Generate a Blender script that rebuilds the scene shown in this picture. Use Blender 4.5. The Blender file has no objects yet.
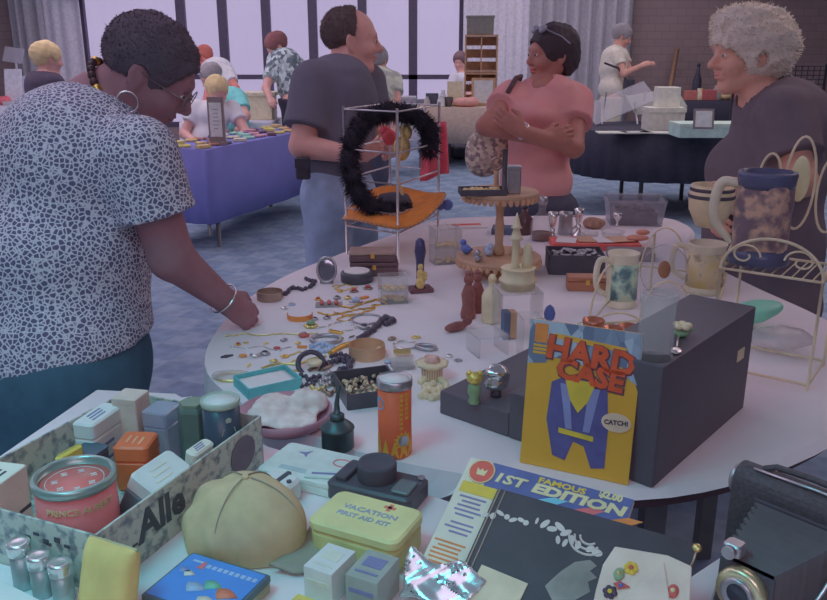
import bpy, math, random
import numpy as np
from mathutils import Vector, Matrix, Euler
R = math.radians
random.seed(7)
col = bpy.context.scene.collection
# ---------------------------------------------------------------- camera model
CAMZ = 1.43; PITCH = R(16.96); FOC = 820.0
CP, SP = math.cos(PITCH), math.sin(PITCH)
TZ = 0.754                                   # top of the table cloth
def ray(px, py):
    u = (px-413.5)/FOC; v = -(py-300)/FOC
    return Vector((u, CP+v*SP, -SP+v*CP))
def D(px, py, d):                            # point seen at a pixel at a distance along the view axis
    return Vector((0, 0, CAMZ)) + ray(px, py)*d
def T(px, py, z=TZ):                         # point seen at a pixel on the level z
    r = ray(px, py); t = (z-CAMZ)/r.z
    return Vector((r.x*t, r.y*t, z))
# ---------------------------------------------------------------- materials
def lin(v):
    v /= 255.0
    return v/12.92 if v <= .04045 else ((v+.055)/1.055)**2.4
ZONE = {'c': (.31, .28, .36), 'l': (.27, .34, .41), 'r': (.25, .195, .20), 'f': (.38, .32, .44)}
def alb(rgb, z='c'):
    v = [max(.006, lin(c)/e) for c, e in zip(rgb, ZONE[z])]; k = min(1, .9/max(v))
    return tuple(c*k for c in v)
_m = {}
def mat(key, rgb, rough=.6, metal=0, var=.1, scale=25, z='c', bump=0, bscale=200, spec=.4):
    if key in _m: return _m[key]
    m = bpy.data.materials.new(key); m.use_nodes = True; _m[key] = m
    nt = m.node_tree; b = nt.nodes['Principled BSDF']; a = alb(rgb, z)
    tc = nt.nodes.new('ShaderNodeTexCoord'); n = nt.nodes.new('ShaderNodeTexNoise')
    n.inputs['Scale'].default_value = scale; n.inputs['Detail'].default_value = 4
    nt.links.new(tc.outputs['Object'], n.inputs['Vector'])
    r = nt.nodes.new('ShaderNodeValToRGB')
    r.color_ramp.elements[0].position = .3; r.color_ramp.elements[1].position = .7
    r.color_ramp.elements[0].color = tuple(c*(1-var) for c in a)+(1,)
    r.color_ramp.elements[1].color = tuple(min(1, c*(1+var)) for c in a)+(1,)
    nt.links.new(n.outputs['Fac'], r.inputs['Fac']); nt.links.new(r.outputs['Color'], b.inputs['Base Color'])
    b.inputs['Roughness'].default_value = rough; b.inputs['Metallic'].default_value = metal
    b.inputs['Specular IOR Level'].default_value = spec
    if bump:
        n2 = nt.nodes.new('ShaderNodeTexNoise'); n2.inputs['Scale'].default_value = bscale
        bp = nt.nodes.new('ShaderNodeBump'); bp.inputs['Strength'].default_value = bump; bp.inputs['Distance'].default_value = .004
        nt.links.new(tc.outputs['Object'], n2.inputs['Vector']); nt.links.new(n2.outputs['Fac'], bp.inputs['Height'])
        nt.links.new(bp.outputs['Normal'], b.inputs['Normal'])
    return m
def clear(key, rgb=(1, 1, 1), op=.12, rough=.04):
    """thin clear plastic / glass: mostly see-through, reflecting more at grazing angles"""
    if key in _m: return _m[key]
    m = bpy.data.materials.new(key); m.use_nodes = True; _m[key] = m
    nt = m.node_tree; nt.nodes.clear()
    o = nt.nodes.new('ShaderNodeOutputMaterial'); t = nt.nodes.new('ShaderNodeBsdfTransparent')
    t.inputs['Color'].default_value = tuple(1-(1-c)*.35 for c in rgb)+(1,)
    p = nt.nodes.new('ShaderNodeBsdfPrincipled'); p.inputs['Base Color'].default_value = tuple(c*.75 for c in rgb)+(1,)
    p.inputs['Roughness'].default_value = rough
    lw = nt.nodes.new('ShaderNodeLayerWeight'); lw.inputs['Blend'].default_value = .35
    mp = nt.nodes.new('ShaderNodeMapRange'); mp.inputs['To Min'].default_value = op; mp.inputs['To Max'].default_value = min(.95, op+.28)
    nz = nt.nodes.new('ShaderNodeTexNoise'); nz.inputs['Scale'].default_value = 12
    ad = nt.nodes.new('ShaderNodeMath'); ad.operation = 'MULTIPLY_ADD'; ad.inputs[1].default_value = .06
    nt.links.new(nz.outputs['Fac'], ad.inputs[0]); nt.links.new(lw.outputs['Facing'], mp.inputs['Value'])
    nt.links.new(mp.outputs['Result'], ad.inputs[2])
    mx = nt.nodes.new('ShaderNodeMixShader'); nt.links.new(ad.outputs[0], mx.inputs['Fac'])
    nt.links.new(t.outputs[0], mx.inputs[1]); nt.links.new(p.outputs[0], mx.inputs[2]); nt.links.new(mx.outputs[0], o.inputs['Surface'])
    return m
def pattern(key, c1, c2, kind='voronoi', scale=60, lo=.4, hi=.5, rough=.8, z='c', stretch=(1, 1, 1), c3=None):
    """two (or three) colour procedural pattern"""
    if key in _m: return _m[key]
    m = bpy.data.materials.new(key); m.use_nodes = True; _m[key] = m
    nt = m.node_tree; b = nt.nodes['Principled BSDF']; b.inputs['Roughness'].default_value = rough
    tc = nt.nodes.new('ShaderNodeTexCoord'); mp = nt.nodes.new('ShaderNodeMapping'); mp.inputs['Scale'].default_value = stretch
    nt.links.new(tc.outputs['Object'], mp.inputs['Vector'])
    if kind == 'voronoi':
        t = nt.nodes.new('ShaderNodeTexVoronoi'); t.feature = 'DISTANCE_TO_EDGE'; out = 'Distance'
    elif kind == 'cells':
        t = nt.nodes.new('ShaderNodeTexVoronoi'); out = 'Color'
    elif kind == 'wave':
        t = nt.nodes.new('ShaderNodeTexWave'); t.inputs['Distortion'].default_value = 1.5; out = 'Fac'
    else:
        t = nt.nodes.new('ShaderNodeTexNoise'); t.inputs['Detail'].default_value = 5; out = 'Fac'
    t.inputs['Scale'].default_value = scale
    nt.links.new(mp.outputs[0], t.inputs['Vector'])
    r = nt.nodes.new('ShaderNodeValToRGB'); r.color_ramp.elements[0].position = lo; r.color_ramp.elements[1].position = hi
    r.color_ramp.elements[0].color = alb(c1, z)+(1,); r.color_ramp.elements[1].color = alb(c2, z)+(1,)
    if c3:
        e = r.color_ramp.elements.new((hi+1)/2); e.color = alb(c3, z)+(1,)
    nt.links.new(t.outputs[out], r.inputs['Fac']); nt.links.new(r.outputs['Color'], b.inputs['Base Color'])
    return m
# ---------------------------------------------------------------- objects
def chain_inv(p):
    m = Matrix.Identity(4)
    while p: m = p.matrix_basis @ m; p = p.parent
    return m.inverted()
def tag(o, label, cat, group=None, kind=None):
    if label: o['label'] = label
    if cat: o['category'] = cat
    if group: o['group'] = group
    if kind: o['kind'] = kind
    return o
def thing(name, label, cat, loc=(0, 0, 0), rz=0, group=None, rot=None):
    o = bpy.data.objects.new(name, None); col.objects.link(o); o.empty_display_size = .02
    o.matrix_basis = Matrix.Translation(Vector(loc)) @ (rot.to_4x4() if rot else Matrix.Rotation(rz, 4, 'Z'))
    return tag(o, label, cat, group)
def frame(ex, ey=None, ez=None):
    ex = Vector(ex).normalized(); ey = Vector(ey); ez = ex.cross(ey).normalized(); ey = ez.cross(ex)
    return Matrix((ex, ey, ez)).transposed()
class MB:
    """collects shapes into one mesh"""
    def __init__(s): s.v = []; s.f = []; s.mi = []; s.sm = []
    def add(s, vs, fs, smooth=False, mi=0):
        n = len(s.v); s.v += [tuple(v) for v in vs]
        for f in fs: s.f.append([i+n for i in f]); s.mi.append(mi); s.sm.append(smooth)
        return s
    def box(s, c, d, rot=None, mi=0, taper=1):
        c = Vector(c); vs = []
        for z in (-.5, .5):
            t = taper if z > 0 else 1
            for x, y in ((-.5, -.5), (.5, -.5), (.5, .5), (-.5, .5)):
                p = Vector((x*d[0]*t, y*d[1]*t, z*d[2]))
                if rot: p = rot @ p
                vs.append(c+p)
        return s.add(vs, [(3, 2, 1, 0), (4, 5, 6, 7), (0, 1, 5, 4), (1, 2, 6, 5), (2, 3, 7, 6), (3, 0, 4, 7)], False, mi)
    def rbox(s, c, d, r, n=4, rot=None, mi=0, lip=0):
        """box with rounded corners in plan and a small top/bottom chamfer"""
        c = Vector(c); ol = []
        for q, (sx, sy) in enumerate(((1, 1), (-1, 1), (-1, -1), (1, -1))):
            for k in range(n+1):
                a = (q+k/n)*math.pi/2
                ol.append((sx*(d[0]/2-r)+r*math.cos(a), sy*(d[1]/2-r)+r*math.sin(a)))
        e = min(r*.4, d[2]*.2); N = len(ol); rings = []
        for z, k in ((-d[2]/2, e), (-d[2]/2+e, 0), (d[2]/2-e, 0), (d[2]/2, e)):
            rings.append([(x*(1-2*k/d[0]), y*(1-2*k/d[1]), z) for x, y in ol])
        vs = []
        for rg in rings:
            for p in rg:
                p = Vector(p); p = rot @ p if rot else p; vs.append(c+p)
        fs = [tuple(range(N-1, -1, -1)), tuple(range(3*N, 4*N))]
        for i in range(3):
            for k in range(N): fs.append((i*N+k, i*N+(k+1) % N, (i+1)*N+(k+1) % N, (i+1)*N+k))
        return s.add(vs, fs, False, mi)
    def lathe(s, prof, c=(0, 0, 0), n=24, rot=None, mi=0, sx=1, sy=1, smooth=True, wob=None):
        """prof: [(radius, z)...] from bottom to top"""
        c = Vector(c); vs = []; N = len(prof)
        for r, z in prof:
            for k in range(n):
                a = 2*math.pi*k/n; w = wob(a, z) if wob else 1
                p = Vector((r*math.cos(a)*sx*w, r*math.sin(a)*sy*w, z)); p = rot @ p if rot else p; vs.append(c+p)
        fs = []
        for i in range(N-1):
            for k in range(n): fs.append((i*n+k, i*n+(k+1) % n, (i+1)*n+(k+1) % n, (i+1)*n+k))
        s.add(vs, fs, smooth, mi); m = len(s.v)-N*n
        if prof[0][0] > 1e-5: s.f.append([m+k for k in range(n-1, -1, -1)]); s.mi.append(mi); s.sm.append(False)
        if prof[-1][0] > 1e-5: s.f.append([m+(N-1)*n+k for k in range(n)]); s.mi.append(mi); s.sm.append(False)
        return s
    def cyl(s, a, b, r, r2=None, n=12, mi=0): return s.tube([a, b], [r, r if r2 is None else r2], n, mi=mi)
    def tube(s, pts, r, n=8, closed=False, mi=0):
        pts = [Vector(p) for p in pts]; N = len(pts); rs = r if isinstance(r, (list, tuple)) else [r]*N
        vs = []; prev = None
        for i, p in enumerate(pts):
            if closed: t = pts[(i+1) % N]-pts[i-1]
            else: t = pts[min(i+1, N-1)]-pts[max(i-1, 0)]
            if t.length < 1e-9: t = Vector((0, 0, 1))
            t.normalize()
            if prev is None:
                u = t.cross(Vector((0, 0, 1)))
                if u.length < 1e-3: u = t.cross(Vector((1, 0, 0)))
            else: u = prev - t*prev.dot(t)
            if u.length < 1e-6: u = t.orthogonal()
            u.normalize(); prev = u; w = t.cross(u)
            for k in range(n):
                a = 2*math.pi*k/n; vs.append(p+(u*math.cos(a)+w*math.sin(a))*rs[i])
        fs = []
        for i in range(N if closed else N-1):
            j = (i+1) % N
            for k in range(n): fs.append((i*n+k, j*n+k, j*n+(k+1) % n, i*n+(k+1) % n)[::-1])
        if not closed: fs += [tuple(range(n)), tuple((N-1)*n+k for k in range(n-1, -1, -1))]
        return s.add(vs, fs, True, mi)
    def curve(s, pts, r, n=8, k=6):
        P = [Vector(p) for p in pts]; q = []; rs = []; r = r if isinstance(r, (list, tuple)) else [r]*len(P)
        for i in range(len(P)-1):
            p0, p1, p2, p3 = P[max(i-1, 0)], P[i], P[i+1], P[min(i+2, len(P)-1)]
            for j in range(k):
                t = j/k; q.append(.5*((2*p1)+(p2-p0)*t+(2*p0-5*p1+4*p2-p3)*t*t+(3*p1-p0-3*p2+p3)*t**3)); rs.append(r[i]+(r[i+1]-r[i])*t)
        return s.tube(q+[P[-1]], rs+[r[-1]], n)
    def ring(s, c, R_, r, rot=None, n=28, m=6, sy=1, mi=0):
        pts = []
        for k in range(n):
            a = 2*math.pi*k/n; p = Vector((R_*math.cos(a), R_*sy*math.sin(a), 0)); p = rot @ p if rot else p; pts.append(Vector(c)+p)
        return s.tube(pts, r, m, True, mi)
    def ell(s, c, rad, rot=None, n=14, m=9, mi=0):
        pr = [(max(1e-6, math.sin(math.pi*i/m)), -math.cos(math.pi*i/m)) for i in range(m+1)]
        c = Vector(c); vs = []
        for r, z in pr:
            for k in range(n):
                a = 2*math.pi*k/n; p = Vector((r*math.cos(a)*rad[0], r*math.sin(a)*rad[1], z*rad[2])); p = rot @ p if rot else p; vs.append(c+p)
        fs = []
        for i in range(m):
            for k in range(n): fs.append((i*n+k, i*n+(k+1) % n, (i+1)*n+(k+1) % n, (i+1)*n+k))
        return s.add(vs, fs, True, mi)
    def prism(s, ol, z0, z1, mi=0, X=None):
        """outline in the xy plane (counter-clockwise) extruded z0..z1, optionally moved by X"""
        N = len(ol); vs = [Vector((x, y, z)) for z in (z0, z1) for x, y in ol]
        if X: vs = [X @ v for v in vs]
        fs = [tuple(range(N-1, -1, -1)), tuple(range(N, 2*N))]+[(k, (k+1) % N, N+(k+1) % N, N+k) for k in range(N)]
        return s.add(vs, fs, False, mi)
    def grid(s, fn, nu, nv, smooth=True, mi=0, thick=0):
        P = [[Vector(fn(u/nu, v/nv)) for u in range(nu+1)] for v in range(nv+1)]
        vs = [p for r in P for p in r]
        fs = [(j*(nu+1)+i, j*(nu+1)+i+1, (j+1)*(nu+1)+i+1, (j+1)*(nu+1)+i) for j in range(nv) for i in range(nu)]
        return s.add(vs, fs, smooth, mi)
    def build(s, name, ms, parent=None, bevel=0, world=False, solid=0, seg=2):
        me = bpy.data.meshes.new(name); vs = s.v
        if parent is not None and world:
            I = chain_inv(parent); vs = [tuple(I @ Vector(v)) for v in vs]
        me.from_pydata([tuple(v) for v in vs], [], s.f)
        if not isinstance(ms, (list, tuple)): ms = [ms]
        for m in ms: me.materials.append(m)
        me.polygons.foreach_set('material_index', s.mi); me.polygons.foreach_set('use_smooth', s.sm); me.update()
        o = bpy.data.objects.new(name, me); col.objects.link(o)
        if parent is not None: o.parent = parent
        if solid:
            q = o.modifiers.new('solid', 'SOLIDIFY'); q.thickness = solid; q.offset = 0
        if bevel:
            q = o.modifiers.new('bevel', 'BEVEL'); q.width = bevel; q.segments = seg; q.limit_method = 'ANGLE'; q.angle_limit = R(40)
        return o
def solo(o, label, cat, group=None, kind=None):
    """centre the origin of a one-mesh thing on its base"""
    me = o.data; xs = [v.co for v in me.vertices]
    c = Vector(((min(v.x for v in xs)+max(v.x for v in xs))/2, (min(v.y for v in xs)+max(v.y for v in xs))/2, min(v.z for v in xs)))
    me.transform(Matrix.Translation(-c)); o.matrix_basis = o.matrix_basis @ Matrix.Translation(c)
    return tag(o, label, cat, group, kind)
def dup(root, loc, rz, label, group=None):
    r = root.copy(); col.objects.link(r); r.matrix_basis = Matrix.Translation(Vector(loc)) @ Matrix.Rotation(rz, 4, 'Z')
    if label: r['label'] = label
    if group: r['group'] = group
    for ch in list(root.children):
        c = ch.copy(); col.objects.link(c); c.parent = r
        for g in ch.children:
            d = g.copy(); col.objects.link(d); d.parent = c
    return r
def text(s, size, m, X, parent, name='lettering', sx=1, bold=0, shear=0, ext=.0004):
    """flat lettering; X maps text plane (x right, y up, z out) to the parent's space; centred"""
    cu = bpy.data.curves.new('t', 'FONT'); cu.body = s; cu.size = size; cu.align_x = 'CENTER'; cu.align_y = 'CENTER'
    cu.extrude = ext; cu.offset = bold; cu.shear = shear; cu.resolution_u = 2
    to = bpy.data.objects.new('t', cu); col.objects.link(to)
    dg = bpy.context.evaluated_depsgraph_get(); me = bpy.data.meshes.new_from_object(to.evaluated_get(dg))
    bpy.data.objects.remove(to); bpy.data.curves.remove(cu)
    me.transform(X @ Matrix.Diagonal((sx, 1, 1, 1))); me.materials.clear(); me.materials.append(m); me.name = name
    o = bpy.data.objects.new(name, me); col.objects.link(o); o.parent = parent
    return o
def X4(loc, ex=(1, 0, 0), ey=(0, 1, 0)):
    return Matrix.Translation(Vector(loc)) @ frame(ex, ey).to_4x4()
# ---------------------------------------------------------------- organic surfaces
class Blob:
    def __init__(s): s.p = []
    def cone(s, a, b, ra, rb=None, k=.02, sub=False, sq=None):
        s.p.append(('c', np.array(a, np.float32), np.array(b, np.float32), ra, ra if rb is None else rb, k, sub, sq)); return s
    def ell(s, c, r, M=None, k=.02, sub=False):
        s.p.append(('e', np.array(c, np.float32), np.array(r, np.float32), None if M is None else np.array(M, np.float32), None, k, sub, None)); return s
    def __call__(s, p):
        d = None
        for q in s.p:
            if q[0] == 'c':
                a, b = q[1], q[2]; ab = b-a; L = float(ab @ ab)+1e-12; w = p-a
                t = np.clip((w @ ab)/L, 0, 1); v = w-t[:, None]*ab
                if q[7] is not None:
                    n, f = q[7]; n = np.array(n, np.float32); v = v+((v @ n)*(f-1))[:, None]*n
                e = np.sqrt((v*v).sum(1))-(q[3]+t*(q[4]-q[3]))
            else:
                w = p-q[1]
                if q[3] is not None: w = w @ q[3]
                r = q[2]; w1 = w/r; k0 = np.sqrt((w1*w1).sum(1)); w2 = w1/r; k1 = np.sqrt((w2*w2).sum(1))+1e-9
                e = k0*(k0-1)/k1
            k = q[5]
            if d is None: d = e
            elif q[6]:
                h = np.clip(.5-.5*(d+e)/k, 0, 1); d = d+(-e-d)*h+k*h*(1-h)
            else:
                h = np.clip(.5+.5*(e-d)/k, 0, 1); d = e+(d-e)*h-k*h*(1-h)
        return d
def wob(p, f, seed=0):
    rs = np.random.RandomState(seed); o = np.zeros(len(p), np.float32)
    for i in range(5):
        k = rs.normal(size=3); k = k/np.linalg.norm(k)*f*(.6+.35*i); o += np.sin(p @ k.astype(np.float32)+rs.uniform(0, 6))/(1+.5*i)
    return o/2.5
def surf(f, lo, hi, h, B=6):
    lo = np.array(lo, np.float32); hi = np.array(hi, np.float32)
    nb = np.maximum(1, np.ceil((hi-lo)/(B*h)).astype(int)); n = nb*B+1
    ci = np.stack(np.meshgrid(*[np.arange(k) for k in nb], indexing='ij'), -1).reshape(-1, 3)
    cc = lo+(ci+.5).astype(np.float32)*(B*h); cv = f(cc)
    F = np.repeat(np.repeat(np.repeat(cv.reshape(nb), B, 0), B, 1), B, 2)
    F = np.pad(F, ((0, 1),)*3, mode='edge').astype(np.float32)
    act = ci[np.abs(cv) < B*h*1.5]
    off = np.stack(np.meshgrid(*[np.arange(B+1)]*3, indexing='ij'), -1).reshape(-1, 3)
    for s in range(0, len(act), 1500):
        g = (act[s:s+1500, None, :]*B+off[None]).reshape(-1, 3)
        F[g[:, 0], g[:, 1], g[:, 2]] = f(lo+g.astype(np.float32)*h)
    S = F < 0
    c8 = [S[i:n[0]-1+i, j:n[1]-1+j, k:n[2]-1+k] for i in (0, 1) for j in (0, 1) for k in (0, 1)]
    sm = sum(c.astype(np.int8) for c in c8); cell = np.argwhere((sm > 0) & (sm < 8))
    idx = -np.ones(tuple(n-1), np.int64); idx[cell[:, 0], cell[:, 1], cell[:, 2]] = np.arange(len(cell))
    acc = np.zeros((len(cell), 3), np.float32); cnt = np.zeros(len(cell), np.float32)
    cor = [(i, j, k) for i in (0, 1) for j in (0, 1) for k in (0, 1)]
    for a in cor:
        for ax in range(3):
            if a[ax]: continue
            b = list(a); b[ax] = 1
            A = cell+np.array(a); Bc = cell+np.array(b)
            fa = F[A[:, 0], A[:, 1], A[:, 2]]; fb = F[Bc[:, 0], Bc[:, 1], Bc[:, 2]]
            m = (fa < 0) != (fb < 0); t = np.where(m, fa/np.where(m, fa-fb, 1), 0)
            q = A.astype(np.float32); q[:, ax] += t; acc[m] += q[m]; cnt[m] += 1
    V = lo+acc/cnt[:, None]*h; faces = []
    for ax in range(3):
        u, v = (ax+1) % 3, (ax+2) % 3
        s0 = [slice(1, -1)]*3; s1 = [slice(1, -1)]*3; s0[ax] = slice(0, -1); s1[ax] = slice(1, None)
        a, b = S[tuple(s0)], S[tuple(s1)]; e = np.argwhere(a != b); flip = a[e[:, 0], e[:, 1], e[:, 2]]
        base = e.copy(); base[:, u] += 1; base[:, v] += 1; qs = []
        for du, dv in ((-1, -1), (0, -1), (0, 0), (-1, 0)):
            c = base.copy(); c[:, u] += du; c[:, v] += dv; qs.append(idx[c[:, 0], c[:, 1], c[:, 2]])
        Q = np.stack(qs, 1); Q[~flip] = Q[~flip][:, ::-1]; faces.append(Q)
    Fq = np.concatenate(faces); Fq = Fq[(Fq >= 0).all(1)]
    return V, Fq
def organic(name, f, lo, hi, h, m, parent=None):
    V, Q = surf(f, lo, hi, h)
    if parent is not None:
        I = np.array(chain_inv(parent)); V = V @ I[:3, :3].T+I[:3, 3]
    me = bpy.data.meshes.new(name); me.from_pydata(V.tolist(), [], Q.tolist()); me.materials.append(m)
    me.polygons.foreach_set('use_smooth', [True]*len(me.polygons)); me.update()
    o = bpy.data.objects.new(name, me); col.objects.link(o); o.parent = parent
    return o
# ---------------------------------------------------------------- camera, light, setting
sc = bpy.context.scene
sc.view_settings.view_transform = 'Standard'; sc.view_settings.look = 'None'; sc.view_settings.gamma = 1; sc.view_settings.exposure = 0
cam = bpy.data.objects.new('camera', bpy.data.cameras.new('camera')); col.objects.link(cam); sc.camera = cam
cam.location = (0, 0, CAMZ); cam.rotation_euler = (R(90)-PITCH, 0, 0)
cam.data.sensor_fit = 'HORIZONTAL'; cam.data.sensor_width = 36; cam.data.lens = 36*FOC/827; cam.data.clip_start = .05
w = bpy.data.worlds.new('daylight'); sc.world = w; w.use_nodes = True
nt = w.node_tree; bg = nt.nodes['Background']; bg.inputs['Strength'].default_value = 1
tc = nt.nodes.new('ShaderNodeTexCoord'); nz = nt.nodes.new('ShaderNodeTexNoise'); nz.inputs['Scale'].default_value = 3
rp = nt.nodes.new('ShaderNodeValToRGB'); rp.color_ramp.elements[0].color = (.44, .38, .58, 1); rp.color_ramp.elements[1].color = (.56, .49, .70, 1)
nt.links.new(tc.outputs['Generated'], nz.inputs['Vector']); nt.links.new(nz.outputs['Fac'], rp.inputs['Fac']); nt.links.new(rp.outputs['Color'], bg.inputs['Color'])
def area(name, loc, to, size, power, rgb):
    l = bpy.data.lights.new(name, 'AREA'); l.shape = 'RECTANGLE'; l.size, l.size_y = size; l.energy = power; l.color = rgb
    o = bpy.data.objects.new(name, l); col.objects.link(o); o.location = loc
    o.rotation_euler = (Vector(to)-Vector(loc)).to_track_quat('-Z', 'Y').to_euler(); return o
CEIL = 3.3
LAV = (.93, .82, 1.0)
area('overhead_tint_light', (-1.5, 2.4, 3.2), (-1.5, 2.4, 0), (1.6, 3), 16.5, (1, .74, 1))  # unseen overhead lights, tinted to imitate a lavender colour wash
area('overhead_tint_light', (2.3, 3.3, 3.2), (1.5, 2.9, 0), (1.6, 2.4), 25, (1, .72, .74))  # warm tint added on the right, aimed to brighten the white haired woman
area('overhead_tint_light', (-3.5, 7.5, 3.2), (-3.5, 7.5, 0), (4, 4), 66, (1, .82, 1))
area('overhead_tint_light', (3.0, 7.5, 3.2), (3.0, 7.5, 0), (4, 4), 52, (1, .84, .95))
area('overhead_tint_light', (0, 11.5, 3.2), (0, 11.8, 0), (9, 1.5), 62, (1, .86, 1))
a_ = area('teal_tint_light', (-.95, .35, 2.75), (-.75, .62, .75), (.7, .7), 5.4, (.12, .85, 1.0)); a_.data.spread = R(95)  # added light with no real source, imitates a teal wash at lower left
area('overhead_tint_light', (.2, -1.6, 2.9), (.2, 1.5, .9), (2.2, 1.2), 19, (1, .76, .97))  # fill added behind the camera to brighten front-facing surfaces
area('left_fill_light', (-6.5, 4, 1.9), (0, 4, 1.0), (2, 3), 22, (.88, .75, 1.0))  # added violet fill from the left, no opening in the wall there

# --- structure
def struct(o, label, cat): return tag(o, label, cat, None, 'structure')
def carpet():
    m = bpy.data.materials.new('carpet'); m.use_nodes = True; nt = m.node_tree; b = nt.nodes['Principled BSDF']; b.inputs['Roughness'].default_value = .95
    tc = nt.nodes.new('ShaderNodeTexCoord'); mp = nt.nodes.new('ShaderNodeMapping'); mp.inputs['Rotation'].default_value = (0, 0, R(20))
    nt.links.new(tc.outputs['Object'], mp.inputs['Vector'])
    ck = nt.nodes.new('ShaderNodeTexChecker'); ck.inputs['Scale'].default_value = 5.5
    ck.inputs['Color1'].default_value = (.27, .38, .53, 1); ck.inputs['Color2'].default_value = (.34, .45, .58, 1)
    n0 = nt.nodes.new('ShaderNodeTexNoise'); n0.inputs['Scale'].default_value = 9
    va = nt.nodes.new('ShaderNodeMixRGB'); va.inputs['Fac'].default_value = .06
    nt.links.new(n0.outputs['Color'], va.inputs['Color2']); nt.links.new(mp.outputs[0], va.inputs['Color1']); nt.links.new(va.outputs[0], ck.inputs['Vector'])
    v = nt.nodes.new('ShaderNodeTexVoronoi'); v.inputs['Scale'].default_value = 16; nt.links.new(mp.outputs[0], v.inputs['Vector'])
    r = nt.nodes.new('ShaderNodeValToRGB'); r.color_ramp.elements[0].color = (.8, .8, .8, 1); r.color_ramp.elements[1].color = (1.15, 1.15, 1.1, 1)
    nt.links.new(v.outputs['Distance'], r.inputs['Fac'])
    mx = nt.nodes.new('ShaderNodeMixRGB'); mx.blend_type = 'MULTIPLY'; mx.inputs['Fac'].default_value = 1
    nt.links.new(ck.outputs['Color'], mx.inputs['Color1']); nt.links.new(r.outputs[0], mx.inputs['Color2']); nt.links.new(mx.outputs[0], b.inputs['Base Color'])
    return m
XL, XR, YB, YF = -7.5, 7.5, 13.4, -2.5
struct(MB().box((0, 5.45, -.05), (15, 15.9, .1)).build('floor', carpet()), 'blue patterned hall carpet', 'floor')
wallm = mat('painted_wall', (150, 138, 160), .9, z='f', var=.04)
def brick():
    m = bpy.data.materials.new('brown_block'); m.use_nodes = True; nt = m.node_tree; b = nt.nodes['Principled BSDF']; b.inputs['Roughness'].default_value = .9
    tc = nt.nodes.new('ShaderNodeTexCoord'); mp = nt.nodes.new('ShaderNodeMapping'); mp.inputs['Rotation'].default_value = (R(90), 0, 0)
    br = nt.nodes.new('ShaderNodeTexBrick'); br.inputs['Scale'].default_value = 2.2; br.inputs['Mortar Size'].default_value = .012
    br.inputs['Color1'].default_value = (.38, .285, .285, 1); br.inputs['Color2'].default_value = (.42, .31, .305, 1); br.inputs['Mortar'].default_value = (.32, .24, .25, 1)
    nt.links.new(tc.outputs['Object'], mp.inputs['Vector']); nt.links.new(mp.outputs[0], br.inputs['Vector']); nt.links.new(br.outputs['Color'], b.inputs['Base Color'])
    return m
bk = brick()
struct(MB().box((0, 5.45, CEIL+.05), (15, 15.9, .1)).build('ceiling', wallm), 'plain hall ceiling above the sale', 'ceiling')
struct(MB().box((XL-.1, 5.45, CEIL/2), (.2, 15.9, CEIL)).build('wall_left', wallm), 'plain wall on the left side of the hall', 'wall')
struct(MB().box((XR+.1, 5.45, CEIL/2), (.2, 15.9, CEIL)).build('wall_right', bk), 'brown block wall on the right side of the hall', 'wall')
struct(MB().box((0, YF-.1, CEIL/2), (15.4, .2, CEIL)).build('wall_front', wallm), 'plain wall behind the viewer', 'wall')
def wx(px): return D(px, 60, 13.2).x
wl, wr = wx(92), wx(462)                                   # the glazed stretch of the back wall
bw = MB().box(((XL+wl)/2, YB+.1, CEIL/2), (wl-XL, .2, CEIL)).box(((XR+wr)/2, YB+.1, CEIL/2), (XR-wr, .2, CEIL))
bw.box(((wl+wr)/2, YB+.1, .12), (wr-wl, .2, .24)).box(((wl+wr)/2, YB+.1, 2.95), (wr-wl, .2, .7))
struct(bw.build('wall_back', bk), 'brown block back wall around the tall windows', 'wall')
fm = mat('window_frame_dark', (62, 50, 74), .5, z='f'); gl = clear('window_glass', (.95, .93, 1), .03)
edges = [92, 189, 229, 271, 316, 364, 413, 462]; ztop = 2.6
for i in range(7):
    a, b_ = wx(edges[i]), wx(edges[i+1]); g = MB(); y = YB+.08
    hw = .068
    for x in (a+hw/2, b_-hw/2): g.box((x, y, (ztop+.24)/2), (hw, .1, ztop-.24))
    g.box(((a+b_)/2, y, .28), (b_-a, .1, .08)).box(((a+b_)/2, y, ztop-.04), (b_-a, .1, .08)).box(((a+b_)/2, y, 1.02), (b_-a, .1, .07))
    o = struct(g.build('window_%d' % (i+1), fm), 'tall bright window in a dark frame', 'window')
    MB().box(((a+b_)/2, y, (ztop+.24)/2), (b_-a-.1, .01, ztop-.3)).build('pane', gl, o)
# curtains: pleated cloth hung in front of the wall
def curtain(name, label, x0, x1, m, y=13.2, amp=.05, per=.16, z0=.02):
    g = MB(); n = int((x1-x0)/per*8)
    def fn(u, v):
        x = x0+(x1-x0)*u; ph = 2*math.pi*(x-x0)/per
        return (x+.015*math.sin(ph*.5), y+amp*math.sin(ph)+amp*.4*math.sin(ph*.43+1), z0+(3.22-z0)*v)
    g.grid(fn, n, 4); o = g.build(name, m, solid=.01); return tag(o, label, 'curtain')
gc = mat('curtain_grey', (124, 113, 136), .9, z='f'); cc = mat('curtain_cream', (166, 152, 182), .9, z='f')
curtain('curtain', 'grey pleated curtain beside the brown wall at the far left', wx(31), wx(63), gc)
curtain('curtain', 'pale sheer curtain panel left of the first bright window', wx(62), wx(97), cc, 13.25, .02, .2)
curtain('curtain', 'pale cream pleated curtain right of the windows, behind the wooden crates', wx(461), wx(524), cc, 13.22, .025, .13)
curtain('curtain', 'grey green pleated curtain behind the woman in the pink top', wx(523), wx(620), gc, 13.15, .06, .19)
tag(MB().grid(lambda u, v: (wx(80)+(wx(150)-wx(80))*u, 13.12+.03*math.sin(u*40), 2.24+.4*v-.05*math.sin(math.pi*u)), 60, 4).build('curtain_valance', gc, solid=.01),
    'short gathered valance across the top of the first window', 'curtain')

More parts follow.
